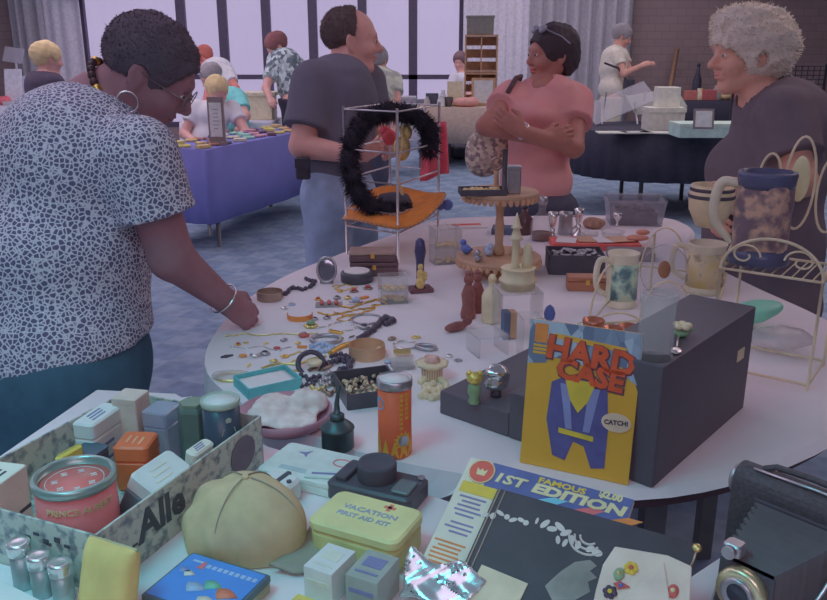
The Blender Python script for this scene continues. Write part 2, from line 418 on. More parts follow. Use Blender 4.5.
# --- the two sale tables and their cloths
def smooth_loop(pts, n=8):
    out = []; N = len(pts)
    for i in range(N):
        p0, p1, p2, p3 = (Vector(pts[(i+k-1) % N]) for k in range(4))
        for k in range(n):
            t = k/n
            out.append(tuple(.5*((2*p1)+(p2-p0)*t+(2*p0-5*p1+4*p2-p3)*t*t+(3*p1-p0-3*p2+p3)*t**3)))
    return out
RT = [(.41, 1.177), (.755, 1.357), (1.0, 1.65), (1.09, 2.0), (1.02, 2.4), (.98, 2.8), (1.1, 3.2), (1.06, 3.42), (.8, 3.47), (.4, 3.45), (.1, 3.38), (-.06, 3.12), (-.224, 2.84), (-.42, 2.45), (-.5, 2.05), (-.456, 1.667), (-.2, 1.37), (.1, 1.215)]
ol = smooth_loop(RT, 6)
def inset(ol, d):
    N = len(ol); r = []
    for i in range(N):
        a, b = Vector(ol[i-1]), Vector(ol[(i+1) % N]); t = (b-a).normalized(); r.append((ol[i][0]-t.y*d, ol[i][1]+t.x*d))
    return r
cloth = mat('white_cloth', (160, 150, 170), .85, var=.03, scale=6, bump=.25, bscale=7)
darkw = mat('dark_wood', (52, 38, 48), .5)
leg_m = mat('leg_grey', (70, 68, 78), .4, metal=.3)
t = thing('display_table', 'large round ended sale table under a white cloth, covered in jewelry', 'table', (.4, 2.3, 0))
MB().prism(inset(ol, .01), .712, .742).build('tabletop', darkw, t, .006, world=True)
for x, y in ((.47, 1.42), (.85, 2.1), (.75, 3.1), (-.02, 2.8), (-.2, 1.9), (.2, 2.3)):
    MB().box((x, y, .357), (.045, .045, .715)).build('leg', leg_m, t, .004, world=True)
cl = MB(); N = len(ol)
rim = inset(ol, .006)
vs = [Vector((x, y, TZ)) for x, y in inset(ol, .03)]+[Vector((x, y, TZ-.002)) for x, y in rim]
hang = []
for i, (x, y) in enumerate(inset(ol, -.012)):
    k = max(0, min(1, (.1-x)*3))*max(0, min(1, (3.0-y)*3)); hang.append(Vector((x, y, .743-.2*k+.01*math.sin(i*1.1)*k)))
low = [Vector((v.x-.02*(v.z < .7), v.y, v.z-.001)) for v in hang]
vs += hang
cl.add(vs, [tuple(range(N))]+[(N+k, N+(k+1) % N, (k+1) % N, k) for k in range(N)]+[(2*N+k, 2*N+(k+1) % N, N+(k+1) % N, N+k) for k in range(N)], False)
tag(cl.build('tablecloth', cloth), 'white cloth spread over the round ended jewelry table', 'tablecloth')
NT = [(-.66, 1.58), (-.74, 1.2), (-.72, .3), (.68, .3), (.68, .86), (.44, 1.0), (.365, .94), (.03, 1.155), (-.26, 1.325), (-.49, 1.56)]
t = thing('near_table', 'near sale table with white cloth holding the carton, cap and comics', 'table', (-.1, .8, 0))
MB().prism(inset(NT, .012), .712, .742).build('tabletop', darkw, t, .004, world=True)
for x, y in ((-.6, 1.3), (-.6, .4), (.6, .4), (.5, .8)):
    MB().cyl((x, y, 0), (x, y, .713), .02).build('leg', leg_m, t, world=True)
tag(MB().prism(NT, .743, TZ).build('tablecloth', cloth, None, .004), 'white cloth spread over the near table beneath the carton and cap', 'tablecloth')
# ---------------------------------------------------------------- people
def V3(v): return np.array(v, np.float32)
def hand(B, wr, d, n, side, s=1, curl=.5, spread=1, k=.006):
    """palm and five bent fingers. d: where the fingers point, n: out of the palm, side: +1/-1 for where the thumb is"""
    d = Vector(d).normalized(); n = (Vector(n)-d*Vector(n).dot(d)).normalized(); t = d.cross(n)*side; wr = Vector(wr)
    P = lambda a, b, c: wr+d*a*s+t*b*s+n*c*s
    B.ell(P(.045, 0, 0), (.05*s, .038*s, .017*s), np.array(Matrix((d, t, n)).transposed()), k=.02)
    for i, (b, L) in enumerate(((.028, .068), (.010, .077), (-.009, .071), (-.027, .056))):
        c1 = curl*.9; c2 = curl*2.0; c3 = curl*2.7
        p0 = P(.08-.004*abs(i-1.3), b, 0); sp = t*(b*.9*spread)
        def step(p, ang, l): return p+(d*math.cos(ang)+n*math.sin(ang)+sp)*l*s
        p1 = step(p0, c1, L*.45); p2 = step(p1, c2, L*.32); p3 = step(p2, c3, L*.25)
        B.cone(P(.05, b*.9, 0), p0, .0095*s, .0095*s, k=.006)
        B.cone(p0, p1, .0095*s, .0088*s, k=.004).cone(p1, p2, .0088*s, .008*s, k=.003).cone(p2, p3, .008*s, .0068*s, k=.003)
    q0 = P(.02, .028, .004); q1 = P(.05, .05, .016); q2 = P(.078, .05, .03)
    B.cone(q0, q1, .014*s, .0105*s, k=.01).cone(q1, q2, .0105*s, .0085*s, k=.004)
def head_frame(c, fwd, roll=0, s=1):
    f = Vector(fwd).normalized(); l = Vector((0, 0, 1)).cross(f).normalized(); u = f.cross(l)
    M = Matrix((f, l, u)).transposed() @ Matrix.Rotation(R(roll), 3, 'X')
    return Vector(c), M, s
def head(B, H, nose=1, fem=0, smile=0, chin=1):
    c, M, s = H; A = np.array(M)
    P = lambda x, y, z: c+M @ Vector((x*s, y*s, z*s))
    E = lambda x, y, z, a, b, e, k=.02, sub=False, m=A: B.ell(P(x, y, z), (a*s, b*s, e*s), m, k, sub)
    C = lambda p, q, a, b, k=.015, sub=False: B.cone(P(*p), P(*q), a*s, b*s, k, sub)
    E(-.012, 0, .038, .098, .076, .084, .03); E(.028, 0, -.02, .064, .062, .085, .03)
    for y in (-1, 1):
        C((-.01, .053*y, -.048), (.052, .02*y, -.09), .02, .018, .03)
        E(.058, .038*y, -.026, .03, .026, .028, .02)
    E(.066, 0, -.094, .023*chin, .028, .021, .02)
    C((.08, -.03, .027), (.08, .03, .027), .0135, .0135, .02)
    for y in (-1, 1): E(.094, .031*y, .006, .014, .017, .0115, .012, True)
    for y in (-1, 1): E(.078, .031*y, .006, .0135, .0145, .0135, .004)
    C((.086, 0, .016), (.108*nose+.004*(1-nose), 0, -.02), .0085, .0125, .012)
    E(.105*nose, 0, -.025, .013, .012, .0105, .008)
    for y in (-1, 1): E(.094, .013*y, -.028, .011, .0075, .0085, .008)
    w = .024+.008*smile
    E(.087, 0, -.051, .0105, w, .0062, .007); E(.085, 0, -.0625, .0105, w*.88, .0068, .007)
    for y in (-1, 1): C((.094, 0, -.0565), (.080, (w+.004)*y, -.0565+.008*smile), .0018, .0022, .004, True)
    for y in (-1, 1):
        m = M @ Matrix.Rotation(R(-22*y), 3, 'Z') @ Matrix.Rotation(R(-12), 3, 'Y')
        E(-.010, .080*y, -.004, .019, .008, .033, .008, False, np.array(m))
        E(-.006, .089*y, -.002, .010, .006, .020, .006, True, np.array(m))
        E(-.004, .077*y, -.030, .009, .007, .010, .006)
def face_bits(H, root, iris, brow, lip, glasses=None):
    c, M, s = H
    P = lambda x, y, z: c+M @ Vector((x*s, y*s, z*s))
    for y in (-1, 1):
        e = MB().ell(P(.0805, .031*y, .006), (.0125*s, .0115*s, .0085*s), M).build('eye', mat('eye_white', (165, 155, 170), .2), root, world=True)
        MB().ell(P(.0925, .031*y, .006), (.002*s, .0055*s, .0055*s), M).build('iris', iris, e, world=True)
        b = MB(); pts = [P(.091-.012*abs(k-1)-.006*(k == 3), y*(.014+.013*k), .027+.004*math.sin(k)) for k in range(4)]
        b.tube(pts, [.0035*s, .0045*s, .004*s, .002*s], 6).build('eyebrow', brow, root, world=True)
    if lip:
        MB().ell(P(.0915, 0, -.0505), (.0075*s, .021*s, .0048*s), M).ell(P(.0895, 0, -.0628), (.0075*s, .019*s, .0055*s), M).build('lips', lip, root, world=True)
    if glasses:
        g = MB()
        for y in (-1, 1):
            g.ring(P(.103, .032*y, .002), .022*s, .0014, M @ Matrix.Rotation(R(90), 3, 'Y'), 20, 5)
            g.tube([P(.100, .053*y, .006), P(.06, .072*y, .006), P(-.005, .082*y, .010)], .0015, 5)
        g.tube([P(.105, -.011, .004), P(.108, 0, .007), P(.105, .011, .004)], .0014, 5)
        g.build('eyeglasses', glasses, root, world=True)
def hair_field(H, thick, face, amp=.004, freq=160, extra=None, low=-.05, seed=1, ear=(.026, .05, .036)):
    c, M, s = H; A = np.array(M, np.float32); c = V3(c)
    def f(p):
        q = ((p-c) @ A)/s; B = Blob()
        B.ell((-.018, 0, .040), (.100+thick, .078+thick, .086+thick), k=.01)
        if extra: extra(B)
        d = B(q)+wob(q, freq, seed)*amp+wob(q, freq*2.3, seed+1)*amp*.5
        F = Blob(); F.ell(*face, k=.01)
        if ear:
            for y in (-1, 1): F.ell((-.004, .1*y, -.01), ear, k=.006)
        d = np.maximum(d, -F(q))
        return np.maximum(d, low-q[:, 2])*s
    return f
def fig(label, group=None, base=(0, 0), H=None, hk={}, skin=None, torso=(), neck=None, arms=(), legs=(), shirt=None, pants=None, hair=None, h=.006, shoe=None, yaw=0, face=None):
    root = thing('person', label, 'person', (base[0], base[1], 0), 0, group)
    Rz = np.array(Matrix.Rotation(yaw, 3, 'Z'), np.float32)
    tors = Blob()
    for c, r in torso: tors.ell(c, r, Rz, k=.06)
    for a in arms: tors.cone(a['sh'], Vector(a['sh']).lerp(Vector(a['el']), .2), a['r'][0]*1.12, a['r'][0]*1.05, k=.05)
    B = Blob(); B.p = list(tors.p)
    if neck: B.cone(neck[0], neck[1], neck[2], neck[3], k=.03)
    for a in arms:
        B.cone(a['sh'], a['el'], a['r'][0], a['r'][1], k=.02); B.cone(a['el'], a['wr'], a['r'][1]*.98, a['r'][2], k=.015)
        if 'hand' in a: hand(B, a['wr'], **a['hand'])
    for l in legs: B.cone(l[0], l[1], l[3], l[3]*.68, k=.04).cone(l[1], l[2], l[3]*.66, l[3]*.4, k=.02)
    if H: head(B, H, **hk)
    pts = [np.array(q[1]) for q in B.p]+[np.array(q[2]) for q in B.p if q[0] == 'c']
    lo = np.min(pts, 0)-.27; hi = np.max(pts, 0)+.27
    organic('body', B, lo, hi, h, skin, root)
    if shirt:
        off = shirt.get('off', .012); amp = shirt.get('amp', .004); fr = shirt.get('freq', 22)
        sl = []
        for a in arms:
            t = shirt.get('sleeve', .55) if 'sleeve' not in a else a['sleeve']
            if t <= 0: continue
            A_, E_ = Vector(a['sh']), Vector(a['el']); e = A_.lerp(E_, t); dr = (E_-A_).normalized()
            b = Blob(); b.cone(A_, A_.lerp(E_, t+.25), a['r'][0]*1.22, a['r'][0]*(1.0+shirt.get('flare', .2)), k=.01); sl.append((b, V3(e), V3(dr)))
        hp, hn = V3(shirt['hem'][0]), V3(shirt['hem'][1]); nk = Blob()
        if neck: nk.cone(neck[0], neck[1], neck[2]+shirt.get('neckgap', .012), neck[3]+.02, k=.01)
        for q in shirt.get('necksub', ()): nk.ell(q[0], q[1], k=.01)
        def f(p):
            d = np.maximum(tors(p)-off, (p-hp) @ hn)
            for b, e, dr in sl:
                s_ = np.maximum(b(p)-off*.4, (p-e) @ dr); k = .03
                g = np.clip(.5+.5*(s_-d)/k, 0, 1); d = s_+(d-s_)*g-k*g*(1-g)
            d = d+wob(p*np.array((1, 1, .55), np.float32), fr, 3)*amp
            if neck: d = np.maximum(d, -nk(p))
            return d
        organic(shirt['name'], f, lo-.05, hi+.05, shirt.get('h', h), shirt['m'], root)
    if pants:
        L = Blob()
        for c, r in pants.get('hips', ()): L.ell(c, r, Rz, k=.05)
        for l in legs: L.cone(l[0], l[1], l[3]*1.12, l[3]*.92, k=.05).cone(l[1], l[2], l[3]*.9, l[3]*.78, k=.03)
        wz = pants['waist']
        low = pants.get('low', .04)
        def f2(p):
            d = np.maximum(L(p)-.008, p[:, 2]-wz)+wob(p*np.array((1, 1, .3), np.float32), 24, 5)*pants.get('amp', .006)
            return np.maximum(d, low-p[:, 2])
        organic(pants['name'], f2, lo-.05, hi+.05, pants.get('h', h*1.4), pants['m'], root)
    if shoe:
        for l in legs:
            a = Vector(l[2]); fw = Vector((math.cos(yaw), math.sin(yaw), 0)); s = MB()
            s.ell((a.x+fw.x*.06, a.y+fw.y*.06, .045), (.135, .048, .045), Matrix.Rotation(yaw, 3, 'Z')); s.build('shoe', shoe, root, world=True)
    if hair:
        c = np.array(H[0]); organic('hair', hair[0], c-.22*H[2], c+.22*H[2], hair[2] if len(hair) > 2 else h*.7, hair[1], root)
    if face: face_bits(H, root, *face)
    return root
UP = (0, 0, 1)
iris_d = mat('iris_brown', (50, 35, 40), .2)
# --- the woman in the spotted blouse (left, close)
d0 = 1.97
skinA = mat('skin_brown', (100, 68, 82), .5, var=.06, bump=.08, bscale=60)
leop = pattern('spotted_blouse', (136, 128, 150), (62, 56, 86), 'voronoi', 96, .06, .17, .85)
HA = head_frame(D(150, 76, 1.95), (.82, .04, -.56), 0, 1.02)
shN, shF = D(138, 156, 1.83), D(110, 112, 2.14)
elN = D(172, 258, 1.90); wrN = D(226, 301, 2.03)
wt = T(252, 322)
pA = D(62, 330, d0)
dirh = Vector((.62, .42, -.66))
pa = fig('woman in a black and white spotted blouse with hoop earring bending over the jewelry table', base=(pA.x, pA.y), H=HA, hk=dict(fem=1), skin=skinA, yaw=R(12),
    torso=[(D(78, 165, d0), (.185, .215, .17)), (D(58, 250, d0), (.205, .225, .17)), (D(62, 322, d0), (.19, .22, .15)), (D(64, 372, d0), (.19, .225, .16)), (D(82, 124, d0), (.12, .19, .075))],
    neck=(D(96, 100, 1.96), D(133, 80, 1.94), .068, .058),
    arms=[dict(sh=shN, el=elN, wr=wrN, r=(.060, .052, .031), hand=dict(d=dirh, n=(-.2, .62, -.55), side=1, s=1.0, curl=.62), sleeve=.56),
          dict(sh=shF, el=D(150, 215, 2.22), wr=D(192, 278, 2.3), r=(.062, .05, .03), hand=dict(d=(.9, .1, -.4), n=(0, -.3, -1), side=-1, curl=.5), sleeve=.56)],
    legs=[((pA.x+.04, pA.y-.08, .64), (pA.x+.06, pA.y-.09, .46), (pA.x+.02, pA.y-.1, .09), .118), ((pA.x-.01, pA.y+.1, .64), (pA.x+.0, pA.y+.1, .46), (pA.x-.03, pA.y+.11, .09), .118)],
    shirt=dict(name='blouse', m=leop, hem=(D(75, 336, d0), (.06, .05, -1)), sleeve=.6, off=.014, amp=.005, flare=.42, freq=17, h=.007),
    pants=dict(name='trousers', m=mat('slate_trousers', (44, 62, 84), .9, z='c'), waist=.86, amp=.004, hips=[(D(62, 348, d0), (.186, .217, .13)), (D(64, 374, d0), (.194, .229, .16)), (D(70, 440, d0), (.165, .2, .2))]),
    hair=(hair_field(HA, .013, ((.112, 0, -.032), (.085, .1, .105)), .003, 190, None, -.04), mat('short_dark_hair', (60, 50, 64), .95, bump=.6, bscale=160), .006),
    shoe=mat('black_shoe', (35, 32, 40), .4), face=(iris_d, mat('dark_brow', (48, 38, 48), .9), None, mat('thin_frames', (90, 80, 90), .3, .6)))
c, M, s = HA
PH = lambda x, y, z: c+M @ Vector((x*s, y*s, z*s))
silver = mat('silver', (160, 152, 168), .25, 1); gold = mat('gold', (168, 132, 78), .3, .9); gold2 = mat('pale_gold', (172, 152, 112), .35, .8)
MB().ring(PH(.004, -.094, -.062), .024, .0022, Matrix.Rotation(R(90), 3, 'X') @ Matrix.Rotation(R(10), 3, 'Y'), 26, 6).build('hoop_earring', silver, pa, world=True)
nk = MB(); cN = D(112, 90, 1.95); ax = (D(133, 80, 1.94)-D(96, 100, 1.96)).normalized(); e1 = ax.cross(Vector((0, 1, 0))).normalized(); e2 = ax.cross(e1)
bead = MB(); beadg = []
for k in range(26):
    a = 2*math.pi*k/26; p = cN+(e1*math.cos(a)+e2*math.sin(a))*.073
    if k % 6 == 0: beadg.append(MB().ell(p, (.012,)*3, n=8, m=6))
    else: bead.ell(p, (.0105,)*3, n=8, m=6)
nko = bead.tube([cN+(e1*math.cos(k*.3)+e2*math.sin(k*.3))*.073 for k in range(21)], .004, 5, True).build('bead_necklace', mat('dark_beads', (50, 32, 40), .25), pa, world=True)
for g in beadg: g.build('gold_bead', gold, nko, world=True)
ax = (wrN-elN).normalized(); q = frame(ax.orthogonal(), ax.cross(ax.orthogonal()))
MB().ring(wrN-ax*.012, .040, .0026, q, 24, 6).build('bracelet', silver, pa, world=True)
# --- the man in the grey T-shirt
skinB = mat('skin_fair', (146, 106, 110), .5, var=.06)
HB = head_frame(D(352, 42, 3.36), (.985, .12, -.05), 0, 1.06)
dB = 3.36; bB = D(340, 190, dB)
pm = fig('balding man in a grey t-shirt and jeans looking right, hands held at his waist', base=(bB.x, bB.y), H=HB, hk=dict(nose=1.03), skin=skinB, yaw=R(20),
    torso=[(D(340, 100, dB), (.135, .2, .15)), (D(336, 135, dB), (.14, .18, .13)), (D(336, 165, dB), (.135, .175, .1)), (D(338, 74, dB), (.09, .18, .05))],
    neck=(D(338, 72, dB), D(347, 55, dB), .064, .058),
    arms=[dict(sh=D(314, 84, 3.20), el=D(302, 146, 3.18), wr=D(352, 155, 3.12), r=(.062, .05, .032), hand=dict(d=(.95, .1, .22), n=(.1, .75, .5), side=-1, curl=.45), sleeve=.72),
          dict(sh=D(366, 82, 3.5), el=D(376, 140, 3.52), wr=D(392, 150, 3.30), r=(.06, .048, .031), hand=dict(d=(.2, -.9, .15), n=(-.8, -.1, .5), side=1, curl=.6), sleeve=.7)],
    legs=[(D(328, 196, 3.28), (bB.x-.05, bB.y-.06, .47), (bB.x-.06, bB.y-.06, .09), .088), (D(352, 196, 3.44), (bB.x+.07, bB.y+.08, .47), (bB.x+.06, bB.y+.1, .09), .088)],
    shirt=dict(name='t_shirt', m=mat('grey_tshirt', (70, 66, 84), .9, var=.04), hem=(D(336, 172, dB), (0, 0, -1)), off=.016, amp=.007, flare=.45, freq=20, h=.008),
    pants=dict(name='jeans', m=mat('blue_jeans', (104, 112, 144), .9, var=.16, scale=14), waist=D(336, 166, dB).z, hips=[(D(338, 178, dB), (.128, .17, .09)), (D(338, 198, dB), (.135, .17, .1))]),
    hair=(hair_field(HB, .006, ((.075, 0, .02), (.088, .12, .16)), .003, 170, None, -.03), mat('brown_hair', (64, 52, 58), .95, bump=.5, bscale=160), .006),
    shoe=mat('black_shoe', (35, 32, 40), .4), face=(iris_d, mat('brown_brow', (70, 55, 58), .9), mat('lips_fair', (140, 92, 98), .5)))
q = D(303, 168, 3.14); pc = MB().rbox(q, (.055, .035, .085), .012).build('belt_pouch', mat('black_leather', (40, 36, 48), .5), pm, world=True)
MB().box(q+Vector((0, -.019, .02)), (.056, .004, .035)).build('pouch_flap', mat('black_leather', (40, 36, 48), .5), pc, world=True)
# --- the woman in the pink top, arms crossed
skinC = mat('skin_tan', (116, 76, 76), .5, var=.06)
dC = 3.74; HC = head_frame(D(551, 56, 3.72), (-.93, -.32, -.02), 0, 1.04); bC = D(540, 190, dC)
def hairC(B):
    B.ell((-.06, 0, -.02), (.065, .085, .075), k=.03)
pw = fig('woman in a salmon pink top with folded arms and sunglasses pushed up on her hair', base=(bC.x, bC.y), H=HC, hk=dict(fem=1, nose=.97), skin=skinC, yaw=R(205),
    torso=[(D(545, 108, dC), (.12, .17, .11)), (D(541, 138, dC), (.13, .165, .12)), (D(536, 180, dC), (.135, .18, .14)), (D(546, 88, dC), (.08, .16, .045)), (D(530, 115, 3.64), (.09, .12, .06))],
    neck=(D(549, 90, dC), D(552, 72, 3.74), .052, .048),
    arms=[dict(sh=D(513, 97, 3.72), el=D(486, 126, 3.55), wr=D(545, 140, 3.47), r=(.052, .043, .029), hand=dict(d=(.95, .15, .25), n=(.1, .9, -.1), side=1, curl=.35), sleeve=.42),
          dict(sh=D(576, 100, 3.72), el=D(574, 148, 3.56), wr=D(522, 131, 3.41), r=(.052, .043, .029), hand=dict(d=(-.86, .05, .5), n=(.1, .95, .1), side=-1, curl=.4), sleeve=.5)],
    legs=[(D(522, 215, 3.72), (bC.x-.08, bC.y, .47), (bC.x-.08, bC.y+.02, .09), .09), (D(556, 215, 3.76), (bC.x+.08, bC.y+.02, .47), (bC.x+.08, bC.y+.04, .09), .09)],
    shirt=dict(name='pink_top', m=pattern('salmon_top', (164, 106, 118), (188, 130, 142), 'noise', 11, .34, .5), hem=(D(540, 205, dC), (0, 0, -1)), off=.012, amp=.008, flare=.42, freq=24, h=.008, neckgap=.022,
        necksub=[(D(543, 82, 3.66), (.05, .06, .05))]),
    pants=dict(name='trousers', m=mat('dark_trousers', (50, 48, 66), .9), waist=.86, hips=[(D(538, 205, dC), (.14, .175, .1))]),
    hair=(hair_field(HC, .016, ((.108, 0, -.035), (.078, .09, .1)), .004, 150, hairC, -.085, 1, None), mat('black_hair', (42, 34, 44), .6, bump=.5, bscale=120), .006),
    shoe=mat('black_shoe', (35, 32, 40), .4), face=(iris_d, mat('dark_brow', (48, 38, 48), .9), mat('lips_rose', (136, 72, 78), .5)))
c, M, s = HC
sg = MB()
for y in (-1, 1): sg.ell(PH(.062, .036*y, .112), (.012*s, .026*s, .02*s), M @ Matrix.Rotation(R(-35), 3, 'Y'))
sg.tube([PH(.06, -.06, .11), PH(.0, -.088, .08), PH(-.04, -.094, .05)], .004, 6).tube([PH(.06, .06, .11), PH(.0, .088, .08), PH(-.04, .094, .05)], .004, 6).tube([PH(.066, -.02, .115), PH(.066, .02, .115)], .003, 6)
sg.build('sunglasses', mat('dark_plastic', (92, 90, 112), .12), pw, world=True)
wp = D(519.5, 129.5, 3.42); ax = (D(522, 131, 3.41)-D(574, 148, 3.56)).normalized(); q = frame(ax.orthogonal(), ax.cross(ax.orthogonal()))
wa = MB().ring(wp-ax*.02, .033, .006, q, 20, 6).build('watch_strap', silver, pw, world=True)
MB().ell(wp-ax*.02+Vector((0, -.034, .008)), (.018, .007, .018)).build('watch_face', mat('watch_dial', (170, 165, 180), .15), wa, world=True)
# her shoulder bag
bag = thing('shoulder_bag', 'woven beige shoulder bag on a dark strap hung from the pink topped woman', 'bag', D(487, 172, 3.8))
bc = D(487, 151, 3.82)
def fbag(p):
    b = Blob(); b.ell(bc, (.10, .06, .125), np.array(Matrix.Rotation(R(22), 3, 'Y')), k=.02); b.ell(bc+Vector((.03, 0, .07)), (.06, .04, .07), k=.03)
    return b(p)+wob(p, 40, 2)*.003
organic('bag_body', fbag, np.array(bc)-.25, np.array(bc)+.25, .009, pattern('woven_beige', (96, 80, 88), (156, 140, 140), 'cells', 60, .3, .7), bag)
st = [D(493, 128, 3.80), D(501, 110, 3.66), D(508, 92, 3.60), D(516, 78, 3.66), D(521, 76, 3.80), D(512, 100, 3.92), D(499, 128, 3.92)]
MB().tube(st, .011, 8).build('bag_strap', mat('dark_strap', (58, 42, 54), .6), bag, world=True)
# --- the white haired woman on the right
skinD = mat('skin_rosy', (150, 110, 108), .5, var=.07, bump=.12, bscale=40)
dE = 2.82; HE = head_frame(D(746, 56, 2.80), (-.98, -.12, -.05), 0, 1.07); bE = D(765, 190, dE)
def hairE(B):
    B.ell((-.05, 0, .02), (.11, .105, .11), k=.03); B.ell((.035, 0, .105), (.075, .085, .05), k=.03)
for_e = hair_field(HE, .030, ((.112, 0, -.062), (.105, .125, .105)), .007, 120, hairE, -.08, 4, (.017, .06, .026))
po = fig('smiling woman with fluffy white hair in a brown t-shirt at the right of the table', base=(bE.x, bE.y), H=HE, hk=dict(fem=1, smile=1, nose=1.06), skin=skinD, yaw=R(188),
    torso=[(D(780, 132, dE), (.135, .19, .16)), (D(768, 178, dE), (.165, .2, .14)), (D(762, 225, dE), (.17, .2, .15)), (D(762, 255, dE), (.165, .2, .14)), (D(762, 300, dE), (.165, .195, .14)), (D(776, 102, dE), (.10, .16, .055)), (D(744, 168, dE), (.09, .14, .09))],
    neck=(D(764, 102, dE), D(753, 78, 2.81), .068, .06),
    arms=[dict(sh=D(782, 114, 2.66), el=D(801, 182, 2.60), wr=D(752, 200, 2.47), r=(.062, .05, .031), hand=dict(d=(-.93, -.2, .12), n=(-.15, .9, .1), side=-1, curl=.6), sleeve=.66),
          dict(sh=D(764, 108, 2.98), el=D(738, 182, 2.98), wr=D(722, 214, 2.74), r=(.06, .048, .03), hand=dict(d=(-.5, -.8, -.1), n=(.6, -.4, -.4), side=1, curl=.6), sleeve=.66)],
    legs=[((bE.x-.0, bE.y-.09, .74), (bE.x-.02, bE.y-.09, .46), (bE.x, bE.y-.09, .09), .1), ((bE.x, bE.y+.1, .74), (bE.x-.02, bE.y+.1, .46), (bE.x, bE.y+.1, .09), .1)],
    shirt=dict(name='brown_t_shirt', m=mat('brown_tshirt', (66, 53, 58), .92, var=.05, z='r'), hem=(D(765, 312, dE), (0, 0, -1)), off=.014, amp=.007, flare=.5, freq=19, h=.008),
    pants=dict(name='trousers', m=mat('dark_trousers', (50, 48, 66), .9), waist=.84, hips=[((bE.x, bE.y, .74), (.165, .2, .16))]),
    hair=(for_e, mat('white_hair', (190, 176, 184), .95, var=.06, scale=60, bump=.4, bscale=90), .006),
    shoe=mat('black_shoe', (35, 32, 40), .4), face=(mat('iris_grey', (80, 85, 100), .2), mat('grey_brow', (120, 108, 112), .9), mat('lips_fair', (140, 92, 98), .5)))
def fluff(root, n, L0, L1, w, jit=.7):
    """loose strands standing off the hair surface"""
    ho = [o for o in root.children if o.name.startswith('hair')][0]; hm = ho.data; vv = [(v.co.copy(), v.normal.copy()) for v in hm.vertices]; rs = random.Random(5)
    g = MB(); g.v = [tuple(c) for c, n_ in vv]; g.f = [list(p.vertices) for p in hm.polygons]; g.mi = [0]*len(g.f); g.sm = [True]*len(g.f)
    for k in range(n):
        c, nn = vv[rs.randrange(len(vv))]; d = (nn+Vector((rs.gauss(0, jit), rs.gauss(0, jit), rs.gauss(0, jit)))).normalized(); L = rs.uniform(L0, L1); s = d.orthogonal().normalized()*w
        a = c-nn*.002; b = a+d*L*.6+nn*L*.3; e = b+Vector((rs.gauss(0, .5), rs.gauss(0, .5), rs.gauss(0, .5)))*L*.7; g.add([a-s, a+s, b+s*.8, b-s*.8, e], [(0, 1, 2, 3), (3, 2, 4)])
    m = hm.materials[0]; hm.name = 'hair_base'; me = bpy.data.meshes.new('hair'); me.from_pydata(g.v, [], g.f); me.materials.append(m); me.polygons.foreach_set('use_smooth', g.sm); me.update(); ho.data = me
fluff(po, 3000, .006, .014, .0026); fluff(pa, 6000, .003, .006, .0012); fluff(pm, 3500, .004, .008, .0009, .5)
# --- people further back
def simple(label, hd, fwd, d, tor, arms, hips, skin, top, bottom, hairm, s=1.0, sleeve=.55, thick=.02, hlow=-.05, face_=((.11, 0, -.04), (.08, .09, .1)), legs=True, hx=None, wz=None, hem=None, topname='top', yaw=0):
    Hh = head_frame(D(*hd), fwd, 0, s); c = D(*hips); z0 = 0
    tc = [(D(x, y, dd), r) for x, y, dd, r in tor]
    A = [dict(sh=D(*a[0]), el=D(*a[1]), wr=D(*a[2]), r=(.05, .042, .03), hand=dict(d=D(*a[2])-D(*a[1]), n=(0, .5, -.6), side=1, curl=.5)) for a in arms]
    sx = math.sin(yaw)*.09; sy = math.cos(yaw)*.09
    L = [((c.x+sx*k, c.y+sy*k, c.z-.02), (c.x+sx*k, c.y+sy*k, c.z*.52), (c.x+sx*k, c.y+sy*k, .08), .09) for k in (-1, 1)] if legs is True else legs
    nb = D(hd[0], hd[1], hd[2])-Vector(fwd).normalized()*.03-Vector((0, 0, .03))
    top_c = tc[0][0]
    fig(label, base=(c.x, c.y), H=Hh, skin=skin, yaw=yaw, torso=tc, neck=(top_c.lerp(nb, .45), nb, .055, .05), arms=A, legs=L, h=.011,
        shirt=dict(name=topname, m=top, hem=((0, 0, hem if hem else c.z-.08), (0, 0, -1)), sleeve=sleeve, amp=.006, flare=.4, h=.011),
        pants=dict(name='trousers', m=bottom, waist=wz or c.z+.02, hips=[(c, (.14, .16, .13))], h=.014, low=.05), shoe=mat('black_shoe', (35, 32, 40), .4),
        hair=(hair_field(Hh, thick, face_, .005, 120, hx, hlow), hairm, .011))
wm = mat('white_shirt', (170, 158, 184), .9, z='f'); dkp = mat('dark_trousers', (50, 48, 66), .9)
# seated woman with blonde hair behind the blue table
simple('seated woman with blonde hair in a pale printed t-shirt behind the blue clothed table', (217, 92, 7.28), (.55, -.75, -.45), 7.28,
    [(212, 116, 7.33, (.15, .2, .13)), (210, 140, 7.33, (.16, .2, .16)), (210, 162, 7.33, (.17, .2, .13))],
    [((196, 108, 7.23), (184, 134, 7.18), (200, 146, 6.88)), ((232, 108, 7.38), (246, 132, 7.28), (234, 142, 6.98))], (210, 172, 7.33), skinB,
    pattern('pale_print_top', (150, 150, 150), (172, 160, 186), 'noise', 6, .36, .44, z='f'), dkp, mat('blonde_hair', (176, 146, 126), .9, z='f'), 1.02, hlow=-.09)
